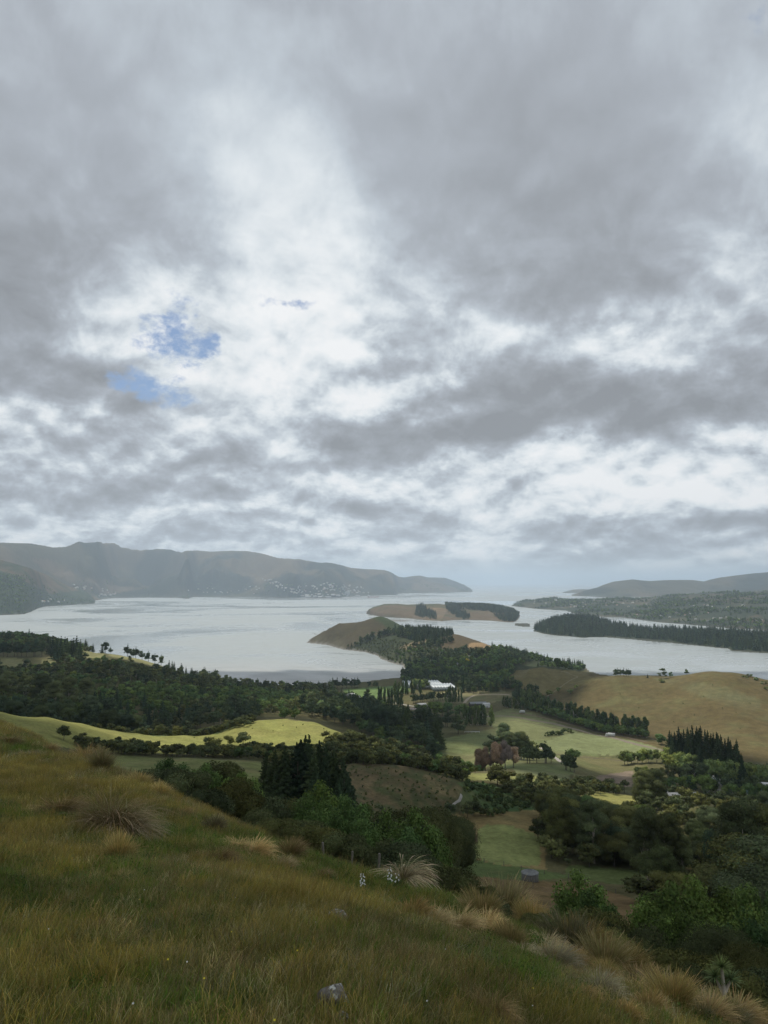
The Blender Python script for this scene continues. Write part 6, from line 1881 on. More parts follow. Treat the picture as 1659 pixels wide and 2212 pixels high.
glasshouse(930, 1488, 44, 60, 11, 'large white ridged glasshouse left of the flat one at the foot of the wooded hill', 0.10)
glasshouse(962, 1492, 34, 42, 8, 'smaller white glasshouse at the right, lower than its neighbour', 0.10)
glasshouse(888, 1486, 16, 46, 4, 'narrow strip of glasshouse showing left of the light green trees', 0.10)


def vehicle(kind, px, py, L, Hh, label, cat, rz):
    x, y, z = LAND.hit(px, py)
    r_ = obj(kind, None, loc=(x, y, z + 0.1), rot=(0, 0, rz), label=label, category=cat)
    a = Parts()
    box(a, -L / 2, L * .22, -1.1, 1.1, 0.8, Hh)
    obj('cargo_body', a.mesh('cargo_body', [M_WHITE]), r_)
    a = Parts()
    V = [(L * .24, -1.05, .6), (L * .5, -1.05, .6), (L * .5, -1.05, 1.5), (L * .42, -1.05, Hh * .85), (L * .24, -1.05, Hh * .85)]
    V += [(v[0], 1.05, v[2]) for v in V]
    a.add(V, np.array([(0, 1, 6, 5), (1, 2, 7, 6), (2, 3, 8, 7), (3, 4, 9, 8), (4, 0, 5, 9)]), (.5,) * 3)
    a.add(V, np.array([(0, 3, 1), (1, 3, 2), (0, 4, 3), (5, 6, 8), (6, 7, 8), (5, 8, 9)]), (.5,) * 3)
    obj('cab', a.mesh('cab', [M_WHITE]), r_)
    wl = Parts()
    tube(wl, [(0, -.13, 0), (0, .13, 0)], [.45, .45], (.02,) * 3, 0, 12)
    wm = wl.mesh('wheel', [plain('tyre', (.02, .02, .02))])
    for fx in (-.36, .36):
        for sy in (-1.05, 1.05):
            obj('wheel', wm, r_, loc=(L * fx, sy, .45))


vehicle('box_truck', 1318, 1592, 9, 3.6, 'white truck on the valley road below the poplar row', 'truck', 2.7)
vehicle('horse_float', 1128, 1541, 6, 3.2, 'small white vehicle at the far end of the road-side trees', 'vehicle', 2.5)
vehicle('parked_van', 1458, 1740, 5, 2.2, 'tiny white van between the trees right of the knoll pasture', 'van', 0.4)

# golden-flowering tree on the peninsula
M_YEL = plain('yellow_blossom', (0.62, 0.50, 0.05), 0.8, 1.0, 0.2)
u_, s_ = pix(1010, 1441)
yt = obj('flowering_tree', build_plant('willow_tree', 1, 9).copy(), loc=(u_ * 1330, 1330, float(LAND.z(np.array(u_ * 1330), np.array(1330.)))), scale=0.95, label='bright yellow flowering tree below the white peninsula house', category='tree')
yt.data.materials[0] = M_YEL
u_, s_ = pix(118, 1372)
yt2 = obj('flowering_tree', yt.data, loc=(u_ * 1390, 1390, float(LAND.z(np.array(u_ * 1390), np.array(1390.)))), scale=0.7, label='yellowish flowering tree on the upper left ridge', category='tree')

# weathered timber water tank on the brown slope
tx_, ty_, tz_ = LAND.hit(1145, 1902)
tank = obj('water_tank', None, loc=(tx_, ty_, tz_), label='old grey timber water tank with a low conical roof on the brown slope', category='water tank')
M_STAVE = plain('weathered_timber', (0.20, 0.19, 0.17), 0.9, 4.0, 0.35)
M_TROOF = plain('tank_roof_iron', (0.17, 0.175, 0.17), 0.6, 3.0, 0.25)
NS = 20
for i in range(NS):
    t = 2 * math.pi * i / NS
    a = Parts()
    ww = 2 * math.pi * 1.75 / NS * .46
    box(a, -ww, ww, -.05, .05, -0.4, 1.75 + (0.03 if i % 3 else -0.04))
    obj('stave', a.mesh('stave', [M_STAVE]), tank, loc=(1.75 * math.cos(t), 1.75 * math.sin(t), 0), rot=(0, 0, t + math.pi / 2))
a = Parts()
for i in range(12):
    t0, t1 = 2 * math.pi * i / 12, 2 * math.pi * (i + 1) / 12
    a = Parts()
    o_ = 0.02 * (i % 2)
    V = [(1.95 * math.cos(t0), 1.95 * math.sin(t0), 1.72 + o_), (1.95 * math.cos(t1), 1.95 * math.sin(t1), 1.72 + o_), (0, 0, 2.35 + o_), (1.95 * math.cos(t0), 1.95 * math.sin(t0), 1.67 + o_), (1.95 * math.cos(t1), 1.95 * math.sin(t1), 1.67 + o_)]
    a.add(V, np.array([(0, 1, 2), (3, 2, 4)]), (.5,) * 3)
    a.add(V, np.array([(0, 3, 4, 1)]), (.5,) * 3)
    obj('roof_panel', a.mesh('roof_panel', [M_TROOF]), tank)
for zb2 in (0.35, 1.05, 1.55):
    a = Parts()
    pts = [(1.83 * math.cos(t), 1.83 * math.sin(t), zb2) for t in np.linspace(0, 2 * math.pi, 25)]
    tube(a, pts, [.02] * 25, (.1,) * 3, 0, 4)
    obj('hoop', a.mesh('hoop', [M_IRON]), tank)


# ------------------------------------------------------------------ fences
M_POST = plain('weathered_post', (0.17, 0.155, 0.13), 0.9, 8.0, 0.35)


def post_mesh(h=1.1, r=0.06, name='post'):
    a = Parts()
    tube(a, [(0, 0, -.3), (0.005, 0, h * .5), (0.01, 0.01, h)], [r * 1.05, r, r * .92], (.5,) * 3, 0, 7)
    n = 7
    a.add([(0.01 + r * .92 * math.cos(2 * math.pi * k_ / n), .01 + r * .92 * math.sin(2 * math.pi * k_ / n), h) for k_ in range(n)] + [(0.01, 0.01, h + .02)], np.array([(k_, (k_ + 1) % n, n) for k_ in range(n)]), (.5,) * 3)
    return a.mesh(name, [M_POST])


PM = post_mesh()


def fence(path, gap, label, wires=3, h=1.1, Ys=None, scale=1.0):
    W = []
    for i, p in enumerate(path):
        if Ys:
            W.append((pix(*p)[0] * Ys[i], Ys[i]))
        else:
            W.append(LAND.hit(*p)[:2])
    W = np.array(W)
    L = np.concatenate([[0], np.cumsum(np.hypot(*(W[1:] - W[:-1]).T))])
    n = max(2, int(L[-1] / gap))
    d = np.linspace(0, L[-1], n)
    x, y = np.interp(d, L, W[:, 0]), np.interp(d, L, W[:, 1])
    z = LAND.z(x, y)
    r_ = obj('fence', None, loc=(x[0], y[0], z[0]), label=label, category='fence')
    rg_ = random.Random(n)
    for i in range(n):
        obj('post', PM, r_, loc=(x[i] - x[0], y[i] - y[0], z[i] - z[0]), rot=(rg_.uniform(-.06, .06), rg_.uniform(-.06, .06), rg_.uniform(0, 6)), scale=(scale, scale, rg_.uniform(.9, 1.1)))
    for k_ in range(wires):
        a = Parts()
        tube(a, [(x[i] - x[0], y[i] - y[0], z[i] - z[0] + h * (.3 + .3 * k_)) for i in range(n)], [.006] * n, (.4,) * 3, 0, 3)
        obj('wire', a.mesh('wire', [M_IRON]), r_)


fence([(990, 1780), (1000, 1800), (1012, 1842), (1040, 1862), (1080, 1868), (1120, 1878), (1160, 1886), (1240, 1900), (1330, 1930)], 5.0, 'wire fence with grey posts along the lower edge of the mown paddock', scale=1.5)
fence([(1105, 1905), (1180, 1930), (1250, 1958), (1300, 1985)], 6.0, 'fence line crossing the brown slope below the tank', scale=1.3)
fence([(1180, 1602), (1240, 1580), (1290, 1588), (1400, 1607)], 14.0, 'far fence along the upper edge of the valley paddock', scale=1.6)
for (px, top, Y, lb) in [(703, 1818, 21.0, 'left weathered fence post standing against the dark bushes at the slope edge'), (813, 1842, 19.5, 'right weathered fence post at the slope edge beside the tall brown grass'), (757, 1838, 24.0, 'thin post half hidden between the two fence posts')]:
    u, s_ = pix(px, top)
    zt2 = H - s_ * Y
    z0 = float(LAND.z(np.array(u * Y), np.array(Y)))
    hh = zt2 - z0
    obj('fence_post', PM, loc=(u * Y, Y, zt2 - 1.35), rot=(0.04, -0.05, px), scale=(.6, .6, 1.35 / 1.12), label=lb, category='fence post')
    if hh > 1.4:
        pass

# white rail by the homestead belt, pale rocks by the paddock
x0_, y0_, z0_ = LAND.hit(1003, 1583)
rail = obj('rail_fence', None, loc=(x0_, y0_, z0_), label='short white rail in front of the homestead tree belt', category='fence')
a = Parts()
box(a, 0, 14, -.1, .1, .7, 1.3)
obj('rail', a.mesh('rail', [M_WHITE]), rail)
a = Parts()
box(a, -.12, .12, -.12, .12, -.3, 1.4)
pmw = a.mesh('post', [M_WHITE])
for i in range(5):
    obj('post', pmw, rail, loc=(i * 3.5, 0.25, 0))


def rock_mesh(name, seed, sub=3, flat=.8, m_=None):
    rng = np.random.RandomState(seed)
    V, F = {2: ICO2, 3: ICO3}[sub]
    V = V.copy()
    off = rng.uniform(0, 50, 2)
    d = 1 + 0.22 * fbm(V[:, 0] * 1.3 + off[0] + V[:, 2], V[:, 1] * 1.3 + off[1] - V[:, 2] * .7, 3) + 0.08 * fbm(V[:, 0] * 4 + V[:, 2] * 3, V[:, 1] * 4 + 9, 3)
    V = V * d[:, None]
    # a few broken faces
    for _ in range(7):
        nrm = rng.normal(size=3)
        nrm /= np.linalg.norm(nrm)
        lim = rng.uniform(.62, .85)
        ex = np.maximum(V @ nrm - lim, 0)
        V -= ex[:, None] * nrm
    V[:, 2] *= flat
    a = Parts()
    a.add(V, F, (.5,) * 3)
    return a.mesh(name, [m_ or M_ROCK])


mr_, gr_, or_ = mat('lichened_rock')
tcr = gr_.n('ShaderNodeTexCoord')
v1 = gr_.noise(tcr.outputs['Object'], 3.0, 8, 0.7)
v2 = gr_.noise(tcr.outputs['Object'], 1.6, 6, 0.6)
cr_ = gr_.ramp(v1.outputs['Fac'], [(0.3, (0.09, 0.08, 0.07)), (0.5, (0.20, 0.185, 0.16)), (0.7, (0.31, 0.29, 0.25))])
sepr = gr_.n('ShaderNodeSeparateXYZ', {0: tcr.outputs['Object']})
lf = gr_.m('ADD', v2.outputs['Fac'], gr_.m('MULTIPLY', sepr.outputs[2], 0.16))
lf = gr_.m('MULTIPLY', gr_.mr(lf, 0.60, 0.66), gr_.mr(v1.outputs['Fac'], 0.40, 0.5))
cr_ = gr_.mix(lf, cr_, (0.62, 0.62, 0.56))
pr_ = gr_.n('ShaderNodeBsdfPrincipled', {'Base Color': cr_, 'Roughness': 0.95, 'Specular IOR Level': 0.1})
br_ = gr_.n('ShaderNodeBump', {'Strength': 0.6, 'Distance': 0.05, 'Height': v1.outputs['Fac']})
gr_.link(br_.outputs[0], pr_.inputs['Normal'])
gr_.link(pr_.outputs[0], or_.inputs[0])
M_ROCK = mr_
x_, y_, z_ = LAND.hit(724, 2172)
obj('rock', rock_mesh('rock', 5), loc=(x_, y_, z_ + 0.03), rot=(0.2, 0.35, 0.6), scale=(.085, .08, .085), label='grey rock with white lichen half sunk in the grass near the bottom', category='rock')
x_, y_, z_ = LAND.hit(738, 2206)
obj('rock', rock_mesh('rock', 9), loc=(x_, y_, z_ + 0.01), rot=(0, 0, 1), scale=.035, label='small stone in the grass just below the lichened rock', category='rock')
x_, y_, z_ = LAND.hit(730, 1986)
obj('rock', rock_mesh('rock', 12), loc=(x_, y_, z_ + .02), rot=(0, 0, 2), scale=.10, label='flat pinkish stone in the middle of the grassy slope', category='rock')
for i, (px, py) in enumerate([(961, 1845), (966, 1836), (984, 1841), (989, 1836), (972, 1828)]):
    x_, y_, z_ = LAND.hit(px, py)
    obj('boulder', rock_mesh('boulder', 20 + i, 2, .8, M_WHITE), loc=(x_, y_, z_ + .2), rot=(0, 0, i), scale=.5, label='white boulder %s the corner of the mown paddock' % ['left of', 'above the others left of', 'right beside', 'rightmost by', 'farthest from'][i], category='boulder')
for i, (px, py, s2) in enumerate([(95, 1566, 2.2), (60, 1572, 1.6), (110, 1590, 1.2)]):
    pass

# ------------------------------------------------------------------ the far port town and the settlements
def mini_house(seed, wall, roof):
    rng = random.Random(seed)
    w, d, h, r = rng.uniform(12, 18), rng.uniform(9, 12), rng.uniform(4.5, 7), rng.uniform(2, 3.2)
    a = Parts()
    box(a, -w / 2, w / 2, -d / 2, d / 2, -3, h)
    gable(a, -w / 2, w / 2, -d / 2, d / 2, h, h + r, 1, .5)
    V = [(-w / 2, -d / 2, h), (-w / 2, d / 2, h), (-w / 2, 0, h + r), (w / 2, -d / 2, h), (w / 2, d / 2, h), (w / 2, 0, h + r)]
    a.add(V, np.array([(0, 2, 1), (3, 4, 5)]), (.5,) * 3)
    box(a, w * .22, w * .22 + .8, -.4, .4, h + r * .4, h + r + 1.0)
    return a.mesh('house', [wall, roof])


MH = [mini_house(1, M_CREAM, M_IRON), mini_house(2, M_WHITE, M_CREAM), mini_house(3, M_CREAM, M_IRON), mini_house(4, M_CREAM, M_RED), mini_house(5, M_CREAM, M_IRON), mini_house(6, M_WHITE, M_IRON)]


def town(pol, poly, n, label, group, seed=1, scale=1.0):
    rng = random.Random(seed)
    xs = [p[0] for p in poly]
    ys = [p[1] for p in poly]
    k_ = 0
    tries = 0
    got = []
    while k_ < n and tries < n * 40:
        tries += 1
        px, py = rng.uniform(min(xs), max(xs)), rng.uniform(min(ys), max(ys))
        if not inpoly(np.array([px]), np.array([py]), poly)[0]:
            continue
        if any(abs(px - a_) < 1.5 and abs(py - b_) < 0.6 for a_, b_ in got):
            continue
        w = pol.hit(px, py)
        if not w or w[2] < 1:
            continue
        got.append((px, py))
        side = (px - min(xs)) / (max(xs) - min(xs))
        up = (py - min(ys)) / (max(ys) - min(ys))
        wh = ('upper ' if up < .4 else 'lower ') + ('left' if side < .33 else 'middle' if side < .67 else 'right')
        obj('house', rng.choice(MH), loc=(w[0], w[1], w[2]), rot=(0, 0, rng.uniform(-.8, .8)), scale=scale * rng.uniform(.8, 1.3), label=label + ', ' + wh + ' part', category='house', group=group)
        k_ += 1


town(FARM, [(566, 1250), (590, 1252), (620, 1268), (655, 1280), (640, 1284), (610, 1274), (575, 1258)], 34, 'pale house on the slope left of the port town', 'houses on the slope of the port town', 1, 1.15)
town(FARM, [(640, 1268), (700, 1258), (760, 1262), (798, 1272), (800, 1284), (740, 1287), (660, 1288), (640, 1280)], 88, 'pale house of the far port town', 'houses of the port town', 2, 1.1)
town(FARM, [(520, 1262), (560, 1268), (560, 1284), (530, 1282)], 8, 'scattered house left of the port town', 'scattered houses left of the port town', 3)
town(FARM, [(158, 1264), (182, 1268), (252, 1274), (250, 1287), (215, 1289), (190, 1275), (160, 1272)], 26, 'pale house of the village on the left shore', 'houses of the left shore village', 4, 1.1)
town(FARM, [(404, 1272), (450, 1270), (520, 1276), (500, 1282), (410, 1280)], 13, 'house of the small bay settlement under the far hills', 'houses of the small bay settlement', 5)
town(LEFTM, [(70, 1292), (130, 1292), (150, 1302), (80, 1306)], 6, 'house on the left headland shore', 'houses on the left headland shore', 6)
town(MIDR, [(1135, 1300), (1200, 1293), (1330, 1298), (1335, 1310), (1240, 1312), (1150, 1308)], 36, 'pale house of the settlement on the right-hand point', 'houses on the right-hand point', 7, .7)
town(MIDR, [(1330, 1300), (1420, 1298), (1500, 1305), (1659, 1310), (1659, 1352), (1560, 1346), (1450, 1336), (1340, 1326)], 40, 'house scattered among trees on the right-hand shore', 'houses scattered on the right-hand shore', 8, .62)


def warehouse(pol, px, py, w, d, h, label, m1, m2, kind='warehouse', cat='warehouse'):
    q = pol.hit(px, py)
    if not q:
        return
    r_ = obj(kind, None, loc=q, rot=(0, 0, random.uniform(-.2, .2)), label=label, category=cat)
    a = Parts()
    box(a, -w / 2, w / 2, -d / 2, d / 2, -3, h)
    obj('wall', a.mesh('wall', [m1]), r_)
    a = Parts()
    gable(a, -w / 2, w / 2, -d / 2, d / 2, h, h + 3, 0, .5)
    obj('roof', a.mesh('roof', [m2]), r_)


for i, (px, py, w, h) in enumerate([(655, 1288, 60, 10), (668, 1289.5, 90, 9), (682, 1288.5, 50, 12), (695, 1290, 80, 9), (708, 1290, 70, 10), (719, 1287, 40, 14), (730, 1287, 34, 16), (690, 1286, 40, 12), (772, 1287.5, 60, 9), (664, 1285.5, 50, 10)]):
    warehouse(FARM, px, py, w, 40, h, 'white port warehouse at the water, number of metres wide'.replace(', number of metres wide', ', ' + ['leftmost', 'second from left and long', 'third from left', 'middle and long', 'right of the middle one', 'before the town centre', 'tall one near the mole', 'set back behind the others', 'far right by the mole', 'upper left'][i]), M_WHITE, M_WHITE if i % 2 else M_IRON)
q = FARM.hit(750, 1284)
sil = obj('silo_block', None, loc=q, label='tall white silo block at the right of the port', category='silo')
for i in range(4):
    a = Parts()
    tube(a, [(0, 0, -2), (0, 0, 34)], [7, 7], (.5,) * 3, 0, 14)
    tube(a, [(0, 0, 34), (0, 0, 36)], [7, 1], (.5,) * 3, 0, 14)
    obj('silo', a.mesh('silo', [M_WHITE]), sil, loc=(i * 14.5 - 22, 0, 0))


def ship(px, py, L, hull, label):
    u, s_ = pix(px, py)
    Y = H / s_
    r_ = obj('cargo_ship' if L > 60 else 'boat', None, loc=(u * Y, Y, 0), rot=(0, 0, 0.1), label=label, category='ship' if L > 60 else 'boat')
    b = L * .075
    fr = L * .06
    V = []
    for (x, w, z) in [(-.5, .8, fr), (-.3, 1, fr), (.3, 1, fr), (.5, .05, fr * 1.35), (-.48, .6, -1), (-.3, .9, -1), (.3, .9, -1), (.44, .03, -1)]:
        V += [(x * L, -w * b, z), (x * L, w * b, z)]
    F = []
    for i in range(3):
        a0, a1 = i * 2, (i + 1) * 2
        F += [(a0 + 8, a1 + 8, a1, a0), (a0 + 1, a1 + 1, a1 + 9, a0 + 9), (a0, a1, a1 + 1, a0 + 1)]
    F += [(0, 1, 9, 8), (6, 14, 15, 7)]
    a = Parts()
    a.add(V, np.array(F), (.5,) * 3)
    obj('hull', a.mesh('hull', [hull]), r_)
    a = Parts()
    box(a, -.44 * L, -.30 * L, -b * .8, b * .8, fr, fr + L * .11)
    box(a, -.42 * L, -.33 * L, -b * .6, b * .6, fr + L * .11, fr + L * .15)
    obj('superstructure', a.mesh('superstructure', [M_WHITE]), r_)
    a = Parts()
    tube(a, [(.1 * L, 0, fr), (.1 * L, 0, fr + L * .16)], [L * .008] * 2, (.5,) * 3, 0, 6)
    obj('mast', a.mesh('mast', [M_IRON]), r_)


ship(806, 1290.6, 130, M_RED, 'red-hulled cargo ship berthed at the port mole')
ship(746, 1295.5, 26, M_DARKW, 'dark boat on the water off the port')
ship(775, 1296, 20, M_WHITE, 'small pale boat right of the dark one off the port')
ship(560, 1291.8, 22, M_WHITE, 'small boat close under the far hills left of the port')

# ------------------------------------------------------------------ grasses on the near slope
def blades(P_, rng, base, az_, length, width, lean, curl, c0, c1, seg=3, cvar=0.2, head=None):
    """curved tapering blades; every argument is an array over blades"""
    n = len(base)
    dirx, diry = np.cos(az_), np.sin(az_)
    sx, sy = -np.sin(az_ + rng.uniform(-1.2, 1.2, n)), np.cos(az_ + rng.uniform(-1.2, 1.2, n))
    V = []
    C_ = []
    mul = (1 + rng.uniform(-cvar, cvar, n))[:, None]
    tint = 1 + rng.uniform(-.1, .1, (n, 3))
    for k_ in range(seg + 1):
        t = k_ / seg
        ang_ = lean + curl * t
        # integrate the arc roughly
        r_ = length * t * np.sin(lean + curl * t * .5)
        z_ = length * t * np.cos(lean + curl * t * .5)
        cx = base[:, 0] + dirx * r_
        cy = base[:, 1] + diry * r_
        cz = base[:, 2] + z_
        w = width * (1 - t) ** 0.7 * .5 + width * 0.04
        if head is not None:
            w = w + head * width * math.exp(-((t - .86) / .12) ** 2)
        V.append(np.stack([cx - sx * w, cy - sy * w, cz], 1))
        V.append(np.stack([cx + sx * w, cy + sy * w, cz], 1))
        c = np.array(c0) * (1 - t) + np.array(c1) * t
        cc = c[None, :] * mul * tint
        C_ += [cc, cc]
    V = np.stack(V, 1)
    m_ = V.shape[1]
    C_ = np.stack(C_, 1)
    idx = np.arange(n)[:, None] * m_
    F = np.concatenate([np.stack([idx[:, 0] + 2 * k_, idx[:, 0] + 2 * k_ + 1, idx[:, 0] + 2 * k_ + 3, idx[:, 0] + 2 * k_ + 2], 1) for k_ in range(seg)])
    P_.add(V.reshape(-1, 3), F, C_.reshape(-1, 3))


def disk(rng, n, R_, gauss=False):
    r_ = R_ * np.sqrt(rng.uniform(0, 1, n))
    t = rng.uniform(0, 2 * math.pi, n)
    return np.stack([r_ * np.cos(t), r_ * np.sin(t), np.full(n, -0.02)], 1)


WIND = -0.35      # seed heads nod to the right and towards us
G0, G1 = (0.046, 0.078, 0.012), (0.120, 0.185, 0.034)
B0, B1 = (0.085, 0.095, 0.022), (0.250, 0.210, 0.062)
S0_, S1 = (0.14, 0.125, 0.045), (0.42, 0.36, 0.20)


def clump(kind, seed):
    rng = np.random.RandomState(seed)
    P_ = Parts()
    U = rng.uniform

    def put(n, hmin, hmax, w, c0, c1, lean=.5, curl=.9, head=None, seg=3):
        az_ = np.where(U(0, 1, n) < .45, WIND + rng.normal(0, .7, n), U(0, 6.28, n))
        blades(P_, rng, disk(rng, n, .30), az_, U(hmin, hmax, n), U(.7, 1.3, n) * w * 1.7, np.abs(rng.normal(0, lean * .5, n)), U(.1, curl, n), c0, c1, seg, head=head)
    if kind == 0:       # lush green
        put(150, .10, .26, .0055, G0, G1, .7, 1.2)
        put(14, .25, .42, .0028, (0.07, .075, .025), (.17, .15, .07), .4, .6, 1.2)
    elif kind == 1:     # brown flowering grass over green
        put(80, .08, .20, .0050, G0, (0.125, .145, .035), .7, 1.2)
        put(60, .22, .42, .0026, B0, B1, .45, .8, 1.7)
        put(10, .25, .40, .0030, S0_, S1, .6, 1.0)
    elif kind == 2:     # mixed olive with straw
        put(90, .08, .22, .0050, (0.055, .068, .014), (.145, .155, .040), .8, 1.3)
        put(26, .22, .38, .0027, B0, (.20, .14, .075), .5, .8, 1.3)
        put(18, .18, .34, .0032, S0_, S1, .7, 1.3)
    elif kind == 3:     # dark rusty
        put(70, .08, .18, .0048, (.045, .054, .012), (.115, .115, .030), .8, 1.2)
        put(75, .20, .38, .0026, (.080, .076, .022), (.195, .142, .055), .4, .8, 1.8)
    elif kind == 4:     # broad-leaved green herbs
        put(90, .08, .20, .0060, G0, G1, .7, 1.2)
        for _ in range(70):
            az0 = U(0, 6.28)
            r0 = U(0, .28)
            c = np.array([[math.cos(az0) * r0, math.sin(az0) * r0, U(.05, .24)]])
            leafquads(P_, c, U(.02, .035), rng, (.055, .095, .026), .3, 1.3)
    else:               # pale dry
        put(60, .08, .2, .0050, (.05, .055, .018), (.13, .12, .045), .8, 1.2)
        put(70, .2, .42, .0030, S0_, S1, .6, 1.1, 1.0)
    return P_.mesh('grass_tuft', [M_BLADE])


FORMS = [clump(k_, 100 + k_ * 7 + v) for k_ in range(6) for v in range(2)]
pts = []
rngg = np.random.RandomState(5)
for (Y0, Y1, dens, sc0) in [(1.6, 4.5, 150, .33), (4.5, 8, 120, .40), (8, 14, 70, .52), (14, 24, 48, .60), (24, 60, 16, .85), (60, 120, 1.5, 1.8)]:
    n = int(dens * 0.6 * (Y1 ** 2 - Y0 ** 2))
    yy = np.sqrt(rngg.uniform(Y0 ** 2, Y1 ** 2, n))
    uu = rngg.uniform(-.6, .6, n)
    xx = uu * yy
    zz = LAND.z(xx, yy)
    i = LAND.iu(uu).astype(int)
    j = LAND.iv(yy).astype(int)
    s_top = (H - zz - .45) / yy
    ok = LAND.run[i, np.maximum(j - 1, 0)] > s_top - .003
    px, py = topix(xx, yy, zz)
    ok &= (px > -60) & (px < 1720) & (py < 2330)
    a1 = fbm(xx / 3.4 + 3, yy / 3.4, 3)
    a2 = fbm(xx / 1.3 + 31, yy / 1.3, 3)
    a3 = fbm(xx / 5.0 + 77, yy / 5.0, 2)
    # green swathe runs across the slope at right, brown swathes on the left
    gr = np.exp(-((py - (1830 + 0.42 * (px - 700))) / 55) ** 2) * (px > 560) * .9 + np.exp(-(((px - 1130) / 60) ** 2 + ((py - 2100) / 40) ** 2)) * .8 + np.exp(-(((px - 250) / 200) ** 2 + ((py - 2160) / 60) ** 2)) * .5 \
        + np.exp(-(((px - 300) / 110) ** 2 + ((py - 1850) / 50) ** 2)) * .6
    br = np.exp(-(((px - 560) / 300) ** 2 + ((py - 2040) / 60) ** 2)) * .5 + np.exp(-(((px - 700) / 200) ** 2 + ((py - 1930) / 45) ** 2)) * .5 + np.exp(-(((px - 60) / 160) ** 2 + ((py - 2060) / 120) ** 2)) * .45
    for q in np.nonzero(ok)[0]:
        g_ = gr[q] + a1[q] * .9 + rngg.normal(0, .16)
        b_ = br[q] + a2[q] * .6 + a3[q] * .5 + rngg.normal(0, .16)
        if g_ > .42:
            k_ = 0 if rngg.rand() < .65 else 4
        elif b_ > .55:
            k_ = 3
        elif b_ > .16:
            k_ = 1
        elif rngg.rand() < .07:
            k_ = 5
        else:
            k_ = 2 if rngg.rand() < .7 else 0
        pts.append((xx[q], yy[q], zz[q] - .01, sc0 * rngg.uniform(.75, 1.25), rngg.uniform(-.9, .9), k_ * 2 + rngg.randint(2)))
print('grass tufts', len(pts))
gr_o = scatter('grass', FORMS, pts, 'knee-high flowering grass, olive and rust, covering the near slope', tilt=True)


# tussocks
TUSS = {}
LAST_T = []


def tussock_mesh(kind, seed):
    rng = np.random.RandomState(seed)
    P_ = Parts()
    U = rng.uniform
    n = 1500

    def ring(n, r0, L0, L1, lean0, lean1, curl0, curl1, w, c0, c1, head=None, bias=0.0, seg=5):
        az_ = U(0, 2 * math.pi, n)
        L0, L1 = L0 * (1 - .25 * np.sin(az_ * 2 + seed)) * (1 + .18 * np.sin(az_ * 5 + seed * 2)), L1 * (1 - .2 * np.sin(az_ * 2 + seed))
        if bias:
            az_ = np.where(U(0, 1, n) < bias, WIND + rng.normal(0, .9, n), az_)
        q = U(0, 1, n)
        b = np.stack([np.cos(az_) * r0 * np.sqrt(q), np.sin(az_) * r0 * np.sqrt(q), np.full(n, -.03)], 1)
        blades(P_, rng, b, az_ + rng.normal(0, .35, n), U(L0, L1, n), U(.7, 1.3, n) * w, lean0 + (lean1 - lean0) * q + rng.normal(0, .05, n), U(curl0, curl1, n), c0, c1, seg, .28, head)
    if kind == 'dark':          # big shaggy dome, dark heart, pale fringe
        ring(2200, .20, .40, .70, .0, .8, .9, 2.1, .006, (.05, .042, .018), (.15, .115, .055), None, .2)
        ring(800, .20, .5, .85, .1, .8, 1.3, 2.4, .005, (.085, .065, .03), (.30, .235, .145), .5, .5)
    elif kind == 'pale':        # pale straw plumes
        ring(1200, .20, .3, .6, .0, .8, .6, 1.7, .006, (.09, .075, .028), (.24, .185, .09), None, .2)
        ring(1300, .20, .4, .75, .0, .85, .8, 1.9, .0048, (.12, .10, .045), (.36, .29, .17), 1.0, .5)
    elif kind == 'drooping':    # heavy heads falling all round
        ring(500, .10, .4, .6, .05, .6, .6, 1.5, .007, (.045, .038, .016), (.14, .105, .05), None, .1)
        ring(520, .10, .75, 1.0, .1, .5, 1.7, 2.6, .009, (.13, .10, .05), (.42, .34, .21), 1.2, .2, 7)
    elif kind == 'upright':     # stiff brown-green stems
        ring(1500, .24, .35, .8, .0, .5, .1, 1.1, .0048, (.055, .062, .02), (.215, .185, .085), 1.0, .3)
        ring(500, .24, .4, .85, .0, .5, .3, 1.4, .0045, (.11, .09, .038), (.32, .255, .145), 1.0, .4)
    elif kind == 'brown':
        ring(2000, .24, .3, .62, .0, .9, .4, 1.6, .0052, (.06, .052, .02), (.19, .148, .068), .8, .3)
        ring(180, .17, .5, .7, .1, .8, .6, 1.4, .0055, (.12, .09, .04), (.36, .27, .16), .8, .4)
    return P_.mesh('blades', [M_BLADE])


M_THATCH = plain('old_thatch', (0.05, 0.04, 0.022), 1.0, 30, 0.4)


def tussock(kind, px, py, wpx, label, Y=None, tall=1.0):
    if kind not in TUSS:
        a = Parts()
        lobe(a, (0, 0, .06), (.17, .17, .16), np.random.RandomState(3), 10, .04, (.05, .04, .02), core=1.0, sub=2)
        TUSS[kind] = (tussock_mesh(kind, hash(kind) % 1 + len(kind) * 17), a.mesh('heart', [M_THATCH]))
    if Y is None:
        w = LAND.hit(px, py)
        x, y, z = w
    else:
        u = pix(px, py)[0]
        x, y = u * Y, Y
        z = float(LAND.z(np.array(x), np.array(y)))
    sc_ = wpx * y / FPX / 1.08
    r_ = obj('tussock', None, loc=(x, y, z - .02), rot=(0, 0, random.uniform(-.6, .6)), scale=(sc_, sc_, sc_ * tall * 1.12), label=label, category='tussock')
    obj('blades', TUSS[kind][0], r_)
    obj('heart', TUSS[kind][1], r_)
    LAST_T.append(r_)


